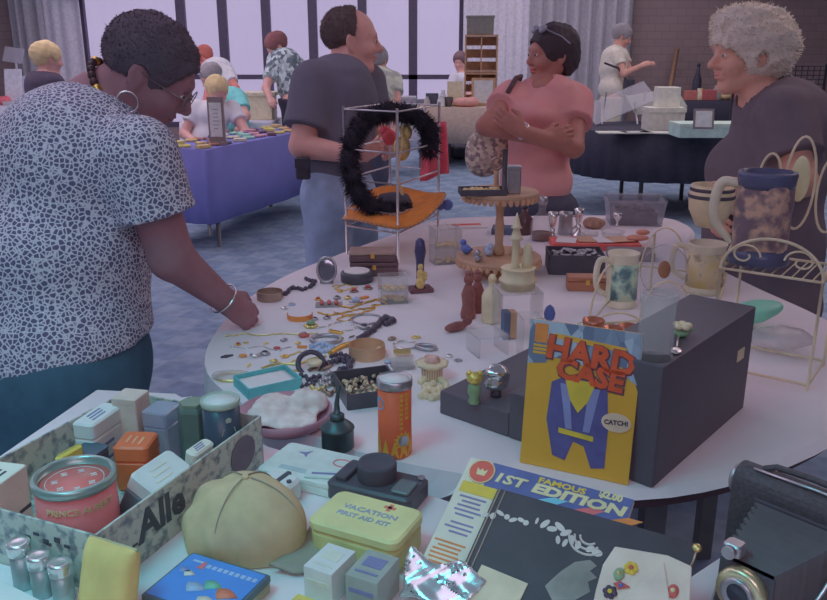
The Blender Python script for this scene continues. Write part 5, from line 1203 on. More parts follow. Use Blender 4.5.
text('Alle', .062, ink, X4((.125, -.0006, .05), (1, 0, 0), (0, 0, 1)), t, bold=.002)
MB().lathe([(1, 0), (1, .001)], n=30, sx=.034, sy=.03).build('oval_print', mat('maroon_print', (76, 66, 84), .7), t).matrix_basis = X4((.325, -.001, .046), (1, 0, 0), (0, 0, 1))
g = MB()
for k in range(7): g.box((-.0006, .05+.012*k+.004*(k % 3), .06+.006*math.sin(k*2)), (.0012, .009, .004+.003*(k % 2)))
g.build('small_print', ink, t); g = MB()
for k in range(5): g.box((.03+.012*k, -.0006, .03+.004*(k % 2)), (.010, .0012, .003))
g.build('small_print', ink, t)
# round red tobacco tin
t = thing('tobacco_tin', 'round red tin with a patterned lid in the front corner of the carton', 'tin', bx(.066, .093), R(-62))
redt = mat('tin_red', (146, 76, 86), .4, z='c', var=.06); rl = mat('tin_rim', (96, 104, 112), .3, .5)
MB().lathe([(.051, 0), (.053, .003), (.053, .108)], n=44).build('tin_body', redt, t); MB().lathe([(.053, .106), (.0555, .109), (.0555, .118), (.051, .121), (.0475, .117), (.0475, .108), (.04, .108)], n=44).build('lid_rim', rl, t)
MB().lathe([(.048, .1075), (.048, .1085), (1e-5, .1085)], n=40).build('lid_disc', mat('lid_red', (168, 86, 92), .4, z='c'), t)
g = MB().ring((0, 0, .1088), .038, .0006, n=40, m=4)
for k in range(7):
    a = k*2*math.pi/7
    for s in (-1, 1): g.box((.026*math.cos(a)+s*.0028, .026*math.sin(a), .1089), (.002, .008, .0008))
    g.box((.026*math.cos(a), .026*math.sin(a), .1089), (.006, .002, .0008))
g.build('lid_print', lwhite, t)
wrap_text('PRINCE ALBERT', .0125, mat('tan_print', (140, 124, 104), .6), .0532, R(0), .088, t, sx=1.05)
g = MB()
for k in range(9): on_cyl(g, .0531, R(4)+.02*(k % 2), .066-.006*k, [(-.022, 0), (.02+.003*(k % 3), 0), (.02+.003*(k % 3), .002), (-.022, .002)], .0003)
g.build('small_print', mat('faint_print', (164, 110, 116), .6), t)
def tin(name, label, u, w, d, m, rz=0, tilt=0, z=.004, lid=None, r=.008, cat='tin', lidh=.28, lidm=None, stripes=None):
    q = FB @ Matrix.Rotation(R(rz), 3, 'Z') @ Matrix.Rotation(R(tilt), 3, 'X'); t = thing(name, label, cat, bx(u, w, z), 0, None, q)
    MB().rbox((0, 0, d[2]*(1-lidh)/2), (d[0], d[1], d[2]*(1-lidh)), r).build('tin_body', m, t); MB().rbox((0, 0, d[2]*(1-lidh/2)), (d[0]*1.02, d[1]*1.02, d[2]*lidh), r).build('lid', lidm or m, t)
    if stripes:
        g = MB()
        for k in range(stripes[1]): g.box(((-.25+.5*((k*7) % 5)/4)*d[0], -d[1]/2-.0004, d[2]*(.15+.13*k)), (d[0]*.4, .001, d[2]*.05))
        if stripes[1]: g.build('print', stripes[0], t)
        g = MB()
        for k in range(3): g.box((-d[0]*.1+.05*d[0]*k, d[1]*(-.2+.2*k), d[2]+.0004), (d[0]*.4, d[1]*.07, .001))
        g.build('print', stripes[0], t)
    return t
tin('spice_tin', 'white rounded spice tin with blue print at the back of the carton', .262, .235, (.085, .04, .10), lwhite, 8, stripes=(blue_ink, 4))
o = tin('small_box', 'small dark open box of beads in front of the white spice tin', .205, .205, (.045, .045, .068), mat('dark_blue_box', (52, 62, 80), .5), 5, lidh=.06)
tin('square_tin', 'flat orange square tin lying in the middle of the carton', .245, .145, (.058, .055, .078), mat('orange_tin', (184, 92, 66), .4), 20, lidm=mat('orange_lid', (190, 96, 70), .35), lidh=.35, stripes=(mat('peach_print', (190, 140, 120), .5), 0))
o = tin('grey_box', 'small grey beige box at the back corner of the carton', .318, .215, (.045, .045, .115), mat('grey_card', (126, 132, 134), .7, z='l'), 10, lidh=.1, r=.003)
t = tin('clear_jar', 'clear blue plastic box standing next to the black tin', .322, .155, (.05, .045, .10), clear('blue_clear', (.75, .82, 1), .45), 6, r=.006)
t = thing('olive_tin', 'dark olive hexagonal tin in the carton left of the black tin', 'tin', bx(.335, .10)); MB().lathe([(.027, 0), (.027, .10), (.024, .108), (1e-5, .111)], n=6, smooth=False).build('tin_body', mat('olive_dark', (62, 72, 76), .5), t, .002); MB().lathe([(.022, .109), (.022, .114), (1e-5, .115)], n=6, smooth=False).build('lid', mat('olive_lid', (82, 90, 88), .5), t)
t = thing('coffee_tin', 'tall black round tin with white top at the far end of the carton', 'tin', bx(.335, .044), R(-55)); MB().lathe([(.029, 0), (.0305, .003), (.0305, .121)], n=36).build('tin_body', mat('navy_black', (42, 48, 66), .3), t); MB().lathe([(.0312, .119), (.032, .122), (.032, .128), (.029, .13), (.028, .126)], n=36).build('rim', mat('rim_beige', (112, 116, 120), .4), t); MB().lathe([(.0282, .1255), (.0282, .1265), (1e-5, .1265)], n=30).build('top_label', lwhite, t)
g = MB(); on_cyl(g, .0305, 0, .1, [(-.004, -.003), (.004, -.003), (.005, .003), (0, .006), (-.005, .003)]); on_cyl(g, .0305, 0, .045, [(-.010, 0), (.010, 0), (.010, .006), (-.010, .006)]); on_cyl(g, .0305, .02, .075, [(-.013, 0), (.013, 0), (.010, .012), (-.010, .012)]); g.build('crest_print', mat('dull_gold_print', (112, 112, 112), .5), t)
tin('tilted_tin', 'white tin with a pictured lid leaning in the carton beside the lettered wall', .165, .068, (.085, .05, .09), mat('teal_tin', (66, 92, 106), .4, z='l'), 0, 28, .012, lidm=lwhite, lidh=.3, stripes=(lcream, 2))
tin('card_tin', 'pale upright card tin between the tilted tin and the black tin', .255, .045, (.05, .022, .082), lcream, 0, 12, .008, stripes=(blue_ink, 3))
tin('cream_box', 'cream box with dark print left of the round red tin', .045, .215, (.06, .05, .105), lcream, 10, r=.003, stripes=(ink, 3))
tin('white_canister', 'white and black canister lying against the round red tin', .135, .135, (.05, .045, .075), lwhite, 30, -10, .010, lidm=ink, lidh=.2)
tin('yellow_card_box', 'small yellow box just behind the round red tin', .165, .205, (.05, .012, .085), mat('yellow_tin', (150, 158, 84), .6, z='l'), 0, 0)
# metal capped jars
for w, o_, h, lb in ((.108, .024, .068, 'metal capped film canister at the left edge of the photo'), (.072, .027, .060, 'metal capped film canister in the middle of the three by the carton'), (.038, .026, .058, 'metal capped film canister half hidden by the yellow pouch')):
    q = BN+E2*w-E1*o_; t = thing('film_canister', lb, 'canister', q)
    MB().lathe([(.0125, 0), (.0135, .002), (.0135, h-.016)], n=24).build('canister_body', mat('canister_grey', (96, 120, 130), .4, .5, z='l'), t); MB().lathe([(.0145, h-.018), (.015, h-.016), (.015, h-.003), (.0135, h), (.008, h-.002), (1e-5, h-.002)], n=24).build('cap', mat('cap_metal', (140, 158, 170), .25, .8, z='l'), t)
t = thing('white_box', 'flat white box at the bottom left corner of the near table', 'box', (-.505, .838, TZ), R(-30)); MB().box((0, 0, .012), (.095, .07, .024)).build('box_body', lwhite, t, .001); MB().box((0, 0, .028), (.098, .073, .01)).build('lid', lwhite, t, .001)
# yellow pouch
pc_ = Vector((-.372, .858, TZ+.001)); t = thing('yellow_pouch', 'padded mustard yellow pouch leaning against the front of the carton', 'pouch', pc_)
ry = frame((.88, -.47, .06), (.14, .28, .95))
def fp(p):
    q = (p-np.array(pc_+Vector((0, 0, .051)), np.float32)) @ np.array(ry, np.float32)
    a = np.abs(q[:, 0])/.041; b = np.abs(q[:, 1])/.050; e = np.maximum(a, b); th = .017*np.sqrt(np.clip(1-a**4, 0, 1))*np.sqrt(np.clip(1-b**4, 0, 1))+.0025
    return np.maximum(np.maximum(a-1, b-1)*.04, np.abs(q[:, 2])-th)*.8+wob(p, 70, 3)*.0012
organic('pouch_body', fp, np.array(pc_)-.08, np.array(pc_)+.13, .0035, mat('mustard_cloth', (144, 142, 98), .85, z='l', var=.12, scale=18), t)
cq = pc_+Vector((0, 0, .051)); MB().tube([cq+ry @ Vector((-.041+.082*k/10, .049, 0)) for k in range(11)], .0022, 6).build('seam', mat('seam_grey', (110, 120, 104), .8, z='l'), t, world=True)
# blue lidded tin
t = thing('picture_tin', 'flat blue tin with a pictured lid in front of the khaki cap', 'tin', (-.263, .893, TZ), 0, None, frame((.91, -.41, 0), (.41, .91, 0)))
MB().rbox((0, 0, .008), (.126, .10, .016), .005).build('tin_body', mat('olive_tin', (92, 104, 92), .5, z='l'), t); MB().rbox((0, 0, .020), (.128, .102, .010), .005).build('lid', mat('dark_teal_tin', (50, 72, 86), .45, z='l'), t); MB().rbox((0, 0, .0255), (.118, .092, .0012), .003).build('lid_picture', mat('bright_blue_print', (50, 108, 182), .4, z='l', var=.06), t)
g = MB()
for k in range(9): g.box((-.02+.009*k, .030-.001*k*0, .0263), (.006, .007, .0004))
g.box((-.038, .034, .0263), (.02, .004, .0004)).build('white_print', mat('pale_print', (120, 160, 200), .5, z='l'), t)
MB().prism([(-.034, .022), (-.024, .022), (-.027, .036), (-.031, .036)], .026, .0266).build('red_print', redt, t)
for c, m, r_ in (((-.035, .008), lcream, .007), ((-.01, -.012), mat('pale_print', (120, 160, 200)), .012), ((.008, .0), mat('green_print', (70, 130, 120), .5, z='l'), .011), ((.034, -.008), mat('coral_print', (160, 106, 92), .5, z='l'), .013), ((.02, -.03), lcream, .012), ((-.046, .012), mat('violet_print', (88, 100, 150), .5), .007)):
    MB().lathe([(r_, 0), (r_, .0006), (1e-5, .0006)], (*c, .0261), 7, sx=1.2, sy=.8, wob=lambda a, z: 1+.25*math.sin(a*3+1)).build('picture_patch', m, t)
# khaki cap
cp = Vector((-.236, 1.028, TZ)); t = thing('baseball_cap', 'crumpled khaki cap with a short bill pointing right beside the carton', 'cap', cp)
kh = mat('khaki', (122, 124, 106), .9, var=.10, scale=30, z='l'); kh2 = mat('khaki_grey', (94, 104, 104), .9, z='l')
Mc = np.array(Matrix.Rotation(R(-22), 3, 'Z'))
def fcap(p):
    b = Blob(); b.ell(cp+Vector((0, 0, .028)), (.088, .070, .074), Mc, k=.01); b.ell(cp+Vector((-.03, .0, .02)), (.052, .060, .055), Mc, k=.03)
    q = p-np.array(cp, np.float32); fold = np.sin(q[:, 0]*95+q[:, 2]*40+2*np.sin(q[:, 1]*50))*np.clip((.0-q[:, 0])*18, 0, 1)*.0035
    return np.maximum(b(p)+wob(p, 55, 12)*.004+wob(p, 120, 13)*.0015+fold, .001-q[:, 2])
organic('cap_crown', fcap, np.array(cp)-.12, np.array(cp)+.13, .0035, kh, t)
ax = Matrix.Rotation(R(-22), 3, 'Z')
def bill(u, v):
    a = R(-62+124*u); p = ax @ Vector((.060+.052*v*math.cos(a*.8)+.02*math.cos(a), .066*math.sin(a)*(1-.12*v), .016-.010*v+.010*math.cos(a)*0)); return cp+p+Vector((.0, 0, 0))
MB().grid(bill, 20, 6).build('bill', kh2, t, solid=.004, world=True)
MB().ell(cp+Vector((.0, 0, .1025)), (.006, .006, .004)).build('button', kh, t, world=True)
for a in (-95, 5, 85, 150):
    g = MB(); g.tube([cp+Vector((0, 0, .028))+Vector((*(ax @ Vector((.0895*math.sin(q)*math.cos(R(a)), .0715*math.sin(q)*math.sin(R(a)), 0))).xy, .0755*math.cos(q))) for q in [k*.1 for k in range(1, 15)]], .0011, 5); g.build('seam', kh2, t, world=True)
# white case behind the cap
t = thing('white_case', 'small white snap case with a dark strap behind the khaki cap', 'case', (-.212, 1.142, TZ), R(-28)); MB().rbox((0, 0, .018), (.062, .05, .036), .012).build('case_body', lwhite, t); MB().box((.004, 0, .019), (.008, .053, .039)).build('strap', ink, t, .002); MB().lathe([(.004, 0), (.004, .003)], (.022, .0, .036), 12).build('snap', ink, t)
# white pictured game tin
t = thing('game_tin', 'flat white tin with small blue and red prints behind the white case', 'tin', (-.165, 1.212, TZ), R(-24)); ct = mat('white_tin_far', (134, 138, 150), .45)
MB().rbox((0, 0, .009), (.15, .10, .018), .008).build('tin_body', ct, t); MB().rbox((0, 0, .0215), (.153, .103, .009), .008).build('lid', ct, t)
MB().ring((.045, .018, .0262), .016, .0012, None, 24, 5, .7).build('red_ring_print', redt, t); g = MB()
for k in range(3): g.add([Vector((-.03+.011*math.cos(q), .022+.011*math.sin(q), .0265)) for q in (k*2.1, k*2.1+.5, k*2.1+.25)], [(0, 1, 2)])
g.prism(star(3, .014, .004), .0261, .0266, X=Matrix.Translation((-.028, .024, 0))).build('blue_print', blue_ink, t); MB().box((-.0, -.03, .0263), (.09, .012, .0006)).build('print_band', mat('greyblue_print', (110, 122, 138), .6), t)
t = thing('paper_slip', 'narrow printed paper slip lying across the white pictured tin', 'paper', (-.128, 1.168, TZ+.027), R(-6)); MB().box((0, 0, .001), (.09, .022, .002)).build('paper', mat('slip_white', (136, 146, 158), .7), t); MB().box((0, .002, .0022), (.07, .006, .0004)).build('print', blue_ink, t)
# black compact camera on its back
t = thing('compact_camera', 'black compact camera with a round lens facing up behind the first aid tin', 'camera', (-.056, 1.148, TZ), R(-24))
MB().rbox((0, 0, .016), (.145, .078, .032), .010).build('camera_body', black, t); MB().lathe([(.030, .03), (.031, .034), (.031, .055), (.029, .060), (.025, .058), (.022, .056), (1e-5, .056)], (-.004, .006, 0), 32).build('lens', blackm, t); MB().rbox((-.052, .002, .035), (.02, .06, .008), .004).build('grip', blackm, t); MB().rbox((.05, -.01, .0345), (.03, .04, .005), .004).build('flash_panel', mat('smoke_panel', (70, 74, 86), .15), t); MB().lathe([(.006, 0), (.006, .004)], (.062, .028, .032), 12).build('button', pewter, t)
# first aid tin
t = thing('first_aid_tin', 'worn yellow first aid tin with blue lettering and a red cross', 'tin', (-.066, 1.008, TZ), 0, None, frame((.9, -.436, 0), (.436, .9, 0)))
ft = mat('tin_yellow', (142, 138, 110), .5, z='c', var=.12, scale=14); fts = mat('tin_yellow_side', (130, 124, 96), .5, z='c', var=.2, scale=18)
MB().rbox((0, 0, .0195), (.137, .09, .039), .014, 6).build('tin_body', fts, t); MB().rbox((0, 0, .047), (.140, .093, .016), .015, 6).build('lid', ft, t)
bt = mat('faded_blue_print', (98, 104, 132), .6)
text('VACATION', .0145, bt, X4((.002, .008, .0553)), t, bold=.0003, sx=1.15); text('FIRST AID KIT', .0135, bt, X4((.0, -.010, .0553)), t, bold=.0003)
g = MB(); g.box((.022, .030, .0554), (.018, .006, .0006)).box((.022, .030, .0554), (.006, .018, .0006)); g.build('red_cross', mat('faded_red', (166, 104, 96), .6), t)
# small boxes in front
for nm, lb, loc, d, m, pm, rz in (('small_box', 'small white topped box in front of the first aid tin', (-.108, .916), (.043, .058, .048), lwhite, mat('faint_pink', (150, 150, 156), .6), -28), ('small_box', 'small grey blue printed box right of the white topped box', (-.052, .897), (.046, .06, .05), mat('greyblue_box', (98, 118, 122), .6, z='l'), blue_ink, -26), ('match_box', 'yellow bordered matchbox with a red picture in front of the white topped box', (-.135, .853), (.05, .046, .018), mat('yellow_card', (160, 166, 96), .6, z='l'), redt, -28), ('match_box', 'pale striped matchbox at the bottom edge before the grey blue box', (-.070, .836), (.05, .04, .02), lcream, redt, -25)):
    t = thing(nm, lb, 'box', (*loc, TZ), R(rz)); MB().box((0, 0, d[2]/2), d).build('box_body', m, t, .001); g = MB()
    g.box((0, d[1]*.1, d[2]+.0004), (d[0]*.6, d[1]*.35, .0008)); g.box((0, -d[1]*.28, d[2]+.0004), (d[0]*.7, d[1]*.06, .0008)); g.box((0, -d[1]/2-.0004, d[2]*.6), (d[0]*.75, .0008, d[2]*.12)); g.build('print', pm, t)
# sheets on the back left corner
t = thing('paper_sheet', 'white and pink paper sheet at the back corner behind the carton', 'paper', (-.505, 1.44, TZ), R(20)); MB().box((0, 0, .001), (.17, .15, .002)).build('sheet', mat('sheet_white', (150, 164, 182), .8, z='l'), t); MB().box((.025, -.02, .0022), (.09, .08, .0004)).build('pink_print', mat('pink_print', (158, 140, 158), .8), t)
# ---------------- large comic lying propped up, album, foil, cards
TLp, TRp = T(471, 457, .87), T(634, 500, .87); EX = (TRp-TLp).normalized(); Bp = T(395, 600)
wv = Bp-TLp; wv = (wv-EX*wv.dot(EX)).normalized(); EY = -wv; NZ = EX.cross(EY).normalized(); FC = frame(EX, EY)
def hit(px, py, off=0):
    r = ray(px, py); o = Vector((0, 0, CAMZ)); tt = (TLp+NZ*off-o).dot(NZ)/r.dot(NZ); q = o+r*tt-TLp; return q.dot(EX), q.dot(EY)
WC = (TRp-TLp).length; HC_ = .215
t = thing('treasury_comic', 'oversized comic with FAMOUS 1ST EDITION banner propped up on the near table', 'comic book', TLp, 0, None, FC)
MB().box((WC/2, -HC_/2, -.004), (WC, HC_, .008)).build('cover', mat('comic_cream', (146, 138, 140), .4, var=.05), t)
bw_ = .046
MB().box((WC*.5+.018, -bw_/2, .0003), (WC-.036, bw_, .0008)).build('banner', mat('banner_blue', (62, 66, 112), .4), t)
ylw = mat('print_yellow', (190, 162, 72), .45); crm = mat('print_cream', (176, 164, 140), .5); orr = mat('print_orange', (184, 112, 70), .45)
x0, y0 = hit(482, 472); MB().lathe([(.019, 0), (.019, .0008)], (x0, y0, .0006), 30).build('logo_disc', mat('logo_red', (190, 86, 84), .45), t); g = MB().ring((x0, y0, .0014), .0185, .0012, None, 30, 5); g.build('logo_ring', crm, t); MB().prism([(-.008, .005), (-.006, -.006), (.006, -.006), (.008, .005), (.003, .001), (0, .005), (-.003, .001)], .0014, .0018, X=Matrix.Translation((x0, y0, 0))).build('logo_mark', crm, t)
x1, y1 = hit(478, 490); MB().box((x1+.002, y1, .0005), (.056, .017, .0008)).build('yellow_panel', ylw, t)
g = MB(); g2 = MB()
for k in range(8): g.box((.030+.002*math.sin(k*3), -.062-.007*k-(.006 if k > 4 else 0), .0004), (.040-.006*((k*5) % 3), .0026, .0006))
for k in range(13): g2.box((.027+.002*math.sin(k*2), -.133-.0062*k, .0004), (.046-.004*((k*7) % 4), .0024, .0006))
g.build('small_print', mat('print_indigo', (92, 84, 122), .6), t); g2.build('orange_print', orr, t)
a_ = hit(509, 481); b_ = hit(577, 500); c_ = hit(562, 486.5); e_ = hit(611, 497)
text('FAMOUS', .0115, ylw, X4((*c_, .0011)), t, bold=.0004, sx=1.5)
text('1ST', .020, crm, X4((a_[0], a_[1], .0011)), t, bold=.0007, sx=1.5, shear=.15); text('EDITION', .0195, crm, X4((*b_, .0011)), t, bold=.0010, sx=1.65, shear=.15)
text('$2.00', .0135, crm, X4((e_[0], e_[1], .0011)), t, bold=.0008)
for k, m in enumerate((mat('print_sky', (96, 150, 180), .5), mat('print_pink', (190, 96, 110), .5), orr)):
    MB().prism([(b_[0]-.06+.05*k, b_[1]-.020), (b_[0]-.03+.05*k, b_[1]-.020), (b_[0]-.01+.05*k, b_[1]-.006), (b_[0]-.03+.05*k, b_[1]-.006)], .0007, .0009).build('colour_patch', m, t)
MB().tube([TLp+EX*.02-NZ*.01, Vector((.10, 1.09, TZ+.004))], .003, 6).tube([TLp+EX*.2-NZ*.01, Vector((.24, .98, TZ+.004))], .003, 6).tube([TLp+EX*.02-NZ*.01, TLp+EX*.2-NZ*.01], .003, 6).build('wire_prop', chrome, None)
solo(bpy.data.objects['wire_prop'], 'wire prop holding up the back of the oversized comic', 'stand')
q0 = hit(501, 490, .006); q1 = hit(702, 546, .006); q2 = hit(452, 572, .006)
t = thing('record_album', 'black bound photo album with a white ornament lying on the oversized comic', 'album', TLp+NZ*.0022, 0, None, FC)
aw = q1[0]-q0[0]; ah = .19; xa, ya = q0[0]-.004, q0[1]
MB().box((xa+aw/2, ya-ah/2, .004), (aw, ah, .008)).build('album_cover', mat('album_black', (48, 43, 54), .45), t, .002)
MB().tube([(xa+.004, ya-.002, .0085), (xa+.004, ya-ah+.002, .0085)], .0012, 5).tube([(xa+.012, ya-.002, .0085), (xa+.012, ya-ah+.002, .0085)], .0009, 5).build('spine_line', mat('spine_tan', (120, 104, 104), .5), t)
om = mat('ornament_white', (136, 128, 138), .5); g = MB()
def ap(px, py): return hit(px, py, .0105)
def dab(px, py, r1, r2, a): 
    c = ap(px, py); g.lathe([(1, 0), (1, .0006)], (c[0], c[1], .0083), 10, Matrix.Rotation(R(a), 3, 'Z') @ Matrix.Diagonal((r1, r2, 1)))
for px, py, r1, r2, a in ((486, 515, .006, .003, 20), (493, 516, .004, .005, 0), (500, 513, .007, .003, -20), (507, 517, .004, .004, 0), (513, 520, .006, .003, 30), (521, 520, .005, .003, -10), (526, 523, .004, .004, 0), (537, 521, .002, .005, 0), (545, 524, .008, .004, 60), (552, 529, .007, .004, 10), (560, 527, .009, .004, -30), (566, 533, .008, .004, 40), (572, 540, .003, .007, 20), (565, 543, .003, .006, -10), (558, 540, .003, .006, 20), (578, 545, .004, .006, 10), (590, 549, .006, .004, 50), (597, 553, .007, .005, 0)): dab(px, py, r1, r2, a)
c = ap(590, 536)
for r_ in (.012, .019, .026): g.tube([(c[0]+r_*math.cos(R(k)), c[1]+r_*math.sin(R(k)), .0084) for k in range(190, 330, 10)], .0016, 5)
g.build('white_ornament', om, t)
g = MB(); pts = [ap(*p) for p in ((560, 572), (575, 562), (590, 560), (597, 566), (590, 571), (597, 578), (588, 582), (590, 592), (575, 600), (552, 600), (545, 586))]
g.prism(pts[::-1], .0081, .0087).build('grey_picture', mat('photo_grey', (96, 92, 98), .5, var=.3, scale=20), t)
# foil wrapper and card
fo = hit(438, 585, .012); fc_ = TLp+EX*fo[0]+EY*fo[1]+NZ*.012
def ffoil(p):
    q = (p-np.array(fc_, np.float32)) @ np.array(FC, np.float32); b = np.maximum(np.abs(q[:, 0])-.05-.008*np.sin(q[:, 1]*60), np.abs(q[:, 1])-.032-.006*np.sin(q[:, 0]*80))
    h = wob(q*np.array((1, 1, 0), np.float32), 110, 21)*.006+wob(q*np.array((1, 1, 0), np.float32), 260, 22)*.0025
    return np.maximum(b, np.abs(q[:, 2]-h)-.0022)
o = organic('foil_wrapper', ffoil, np.array(fc_)-.085, np.array(fc_)+.085, .0028, mat('foil_pale', (150, 146, 164), .22, .75)); solo(o, 'crumpled shiny wrapper lying over the lower left of the oversized comic', 'wrapper')
k0 = hit(500, 583, .012); t = thing('cream_card', 'plain cream card lying on the black album beside the shiny wrapper', 'card', TLp+EX*k0[0]+EY*k0[1]+NZ*.0115, 0, None, FC @ Matrix.Rotation(R(-4), 3, 'Z')); MB().box((0, -.012, 0), (.065, .05, .0016)).build('card', mat('card_cream', (146, 134, 128), .7), t)
# white cloth pouch with enamel pins
k1 = hit(640, 585, .014); pcn = TLp+EX*k1[0]+EY*k1[1]+NZ*.0135
t = thing('pin_cloth', 'folded white cloth stuck with coloured enamel pins on the black album', 'cloth', pcn, 0, None, FC)
wc_ = mat('pin_cloth_white', (156, 142, 146), .85); ol_ = [hit(*p, .014) for p in ((615, 547), (668, 556), (692, 567), (690, 600), (686, 618), (590, 618), (596, 590), (603, 565))]
pl = [(x-k1[0], y-k1[1]) for x, y in ol_]; MB().prism(pl[::-1], -.001, .003).build('cloth_sheet', wc_, t, .0015)
f3 = [hit(*p, .018) for p in ((664, 561), (672, 618), (612, 618), (628, 592))]; MB().prism([(x-k1[0], y-k1[1]) for x, y in f3][::-1], .003, .0065).build('folded_flap', wc_, t, .001)
for px, py, sh, m, m2, lb in ((631, 568, 'flower', ylw, redst, 'yellow flower shaped enamel pin with a red centre, topmost on the white cloth'), (619, 574, 'oval', mat('green_enamel', (92, 106, 92), .3), gold2, 'green oval enamel pin left of the yellow one on white cloth'), (621, 586, 'leaf', redst, bluep, 'red and blue leaf shaped enamel pin under the green oval pin'), (610, 592, 'flower', darkst, ylw, 'dark flower enamel pin at the lower left of the white cloth'), (673, 591, 'oval', redst, crm, 'red oval enamel pin at the right of the white cloth')):
    q = hit(px, py, .018); o = thing('enamel_pin', lb, 'pin', TLp+EX*q[0]+EY*q[1]+NZ*.0168, 0, 'enamel pins on the white cloth', FC); g = MB(); w_ = .017
    if sh == 'flower':
        for k in range(6): g.ell((.0052*math.cos(k*1.047), .0052*math.sin(k*1.047), .001), (.004, .004, .0022), n=8, m=5)
        g.ell((0, 0, .001), (.004, .004, .002), n=8, m=5)
    elif sh == 'oval': g.ell((0, 0, .001), (.0065, .009, .003), n=14, m=6)
    else: g.prism([(-.009, 0), (-.002, -.005), (.010, .002), (-.002, .005)], 0, .003)
    g.build('setting', m, o); MB().ell((0, 0, .0035), (.003, .003, .0018), n=8, m=5).build('stone', m2, o)
q = hit(697, 548, .012); o = thing('metal_clasp', 'small ornate metal clasp at the right corner of the black album', 'clasp', TLp+EX*q[0]+EY*q[1]+NZ*.012, 0, None, FC); MB().ell((0, 0, 0), (.006, .006, .004), n=10, m=6).build('boss', gold2, o); MB().tube([(0, 0, 0), (.0, -.02, 0), (-.004, -.035, 0)], .0018, 6).build('hook', bronze, o)
# ---------------- standing comic book in front of the black block
BL_ = Vector((.182, 1.262, TZ+.001)); BR_ = Vector((.352, 1.182, TZ+.001)); ex = (BR_-BL_).normalized(); ln = Vector((-ex.y, ex.x, 0)); up = (ln*.115+Vector((0, 0, .993))).normalized(); F2 = frame(ex, up)
Wd, Hd = .183, .252
t = thing('comic_book', 'yellow HARD CASE comic book standing against the black stepped block', 'comic book', BL_, 0, None, F2)
MB().box((Wd/2, Hd/2, -.0015), (Wd, Hd, .003)).build('cover', mat('comic_yellow', (186, 138, 62), .4, var=.06, scale=10), t)
city = pattern('city_print', (70, 76, 104), (112, 118, 142), 'cells', 60, .3, .7, .4, stretch=(1, .35, 1))
MB().prism([(0, Hd*.70), (Wd*.17, Hd*.72), (Wd*.2, Hd*.77), (Wd*.55, Hd*.74), (Wd*.85, Hd*.77), (Wd*.9, Hd*.70), (Wd, Hd*.66), (Wd, Hd), (0, Hd)], .0002, .0007).build('city_scene', city, t)
MB().box((Wd*.11, Hd*.915, .001), (.022, .032, .0008)).build('corner_box', orr, t); g = MB()
for k in range(3): g.box((Wd*.11, Hd*(.83-.024*k), .001), (.024, .004, .0008))
g.box((Wd*.55, Hd*.895, .001), (.118, .008, .0008), Matrix.Rotation(R(-4), 3, 'Z')); g.build('yellow_print', yel, t)
hr = mat('title_red', (196, 82, 60), .45, var=.15, scale=30); hs = mat('title_shadow', (70, 44, 60), .5)
for dz, m, b_, dx in ((.0012, hs, .0040, .001), (.0019, hr, .0022, 0)):
    RM = Matrix.Rotation(R(-5), 4, 'Z')
    text('HARD', .052, m, Matrix.Translation((Wd*.565+dx, Hd*.805-dx, dz)) @ RM, t, 'title', 1.02, b_); text('CASE', .046, m, Matrix.Translation((Wd*.575+dx, Hd*.68-dx, dz)) @ RM, t, 'title', 1.02, b_)
nv = mat('plain_navy_shape', (62, 58, 104), .45, var=.15, scale=30)
pb = mat('plain_blue_shape', (92, 92, 136), .45)
for k, (pts, m, nm) in enumerate(((((.24, .60), (.22, .34), (.30, .10), (.42, .08), (.48, .22), (.58, .20), (.66, .06), (.78, .08), (.78, .36), (.74, .62), (.60, .66), (.38, .66)), nv, 'navy_panel'), (((.32, .60), (.40, .30), (.46, .30), (.40, .60)), pb, 'blue_stripe'), (((.58, .60), (.56, .30), (.62, .30), (.68, .60)), pb, 'blue_stripe'), (((.36, .64), (.64, .64), (.58, .50), (.50, .42), (.42, .50)), ylw, 'yellow_panel'), (((.34, .30), (.66, .28), (.66, .245), (.34, .265)), ylw, 'yellow_panel'))):
    MB().prism([(x*Wd, y*Hd) for x, y in pts] if k == 0 else [(x*Wd, y*Hd) for x, y in pts], .0004+.0004*k, .0009+.0004*k).build(nm, m, t)
MB().lathe([(1, 0), (1, .0006)], (Wd*.845, Hd*.40, .001), 28, Matrix.Diagonal((.024, .016, 1)), wob=lambda a, z: 1+.08*math.sin(a*14)).build('speech_burst', mat('burst_white', (186, 160, 154), .5), t); text('CATCH!', .0105, mat('print_black', (56, 40, 60), .5), Matrix.Translation((Wd*.845, Hd*.40, .0018)) @ Matrix.Rotation(R(4), 4, 'Z'), t, bold=.0004)
# ---------------- folding camera
ex = Vector((.66, -.75, 0)).normalized(); fd = Vector((-ex.y*-1, -ex.x, 0)); fd = Vector((-.75, -.66, 0)).normalized(); FK = frame(ex, -fd)
co = Vector((.408, .94, TZ)); t = thing('folding_camera', 'antique black folding camera with extended bellows at the lower right', 'camera', co, 0, None, FK)
lea = mat('black_leatherette', (52, 48, 58), .55, var=.2, scale=160, bump=.3, bscale=300); bwm = mat('bellows_black', (58, 54, 64), .5)
bh, bwid, bt_ = .168, .215, .046
g = MB(); ol = []
for q in range(13): a = math.pi*q/12; ol.append((-math.cos(a)*bt_/2, bh-.024+.024*math.sin(a)))
ol = [(x, z) for x, z in ol]+[(bt_/2, .024)]+[(math.cos(a)*bt_/2, .024-.024*math.sin(a)) for a in [math.pi*q/12 for q in range(1, 13)]]
XX = Matrix(((0, 0, 1, 0), (1, 0, 0, 0), (0, 1, 0, 0), (0, 0, 0, 1)))
g.prism(ol[::-1], 0, bwid, X=Matrix.Translation((0, bt_/2, 0)) @ XX); g.build('camera_body', lea, t, .003)
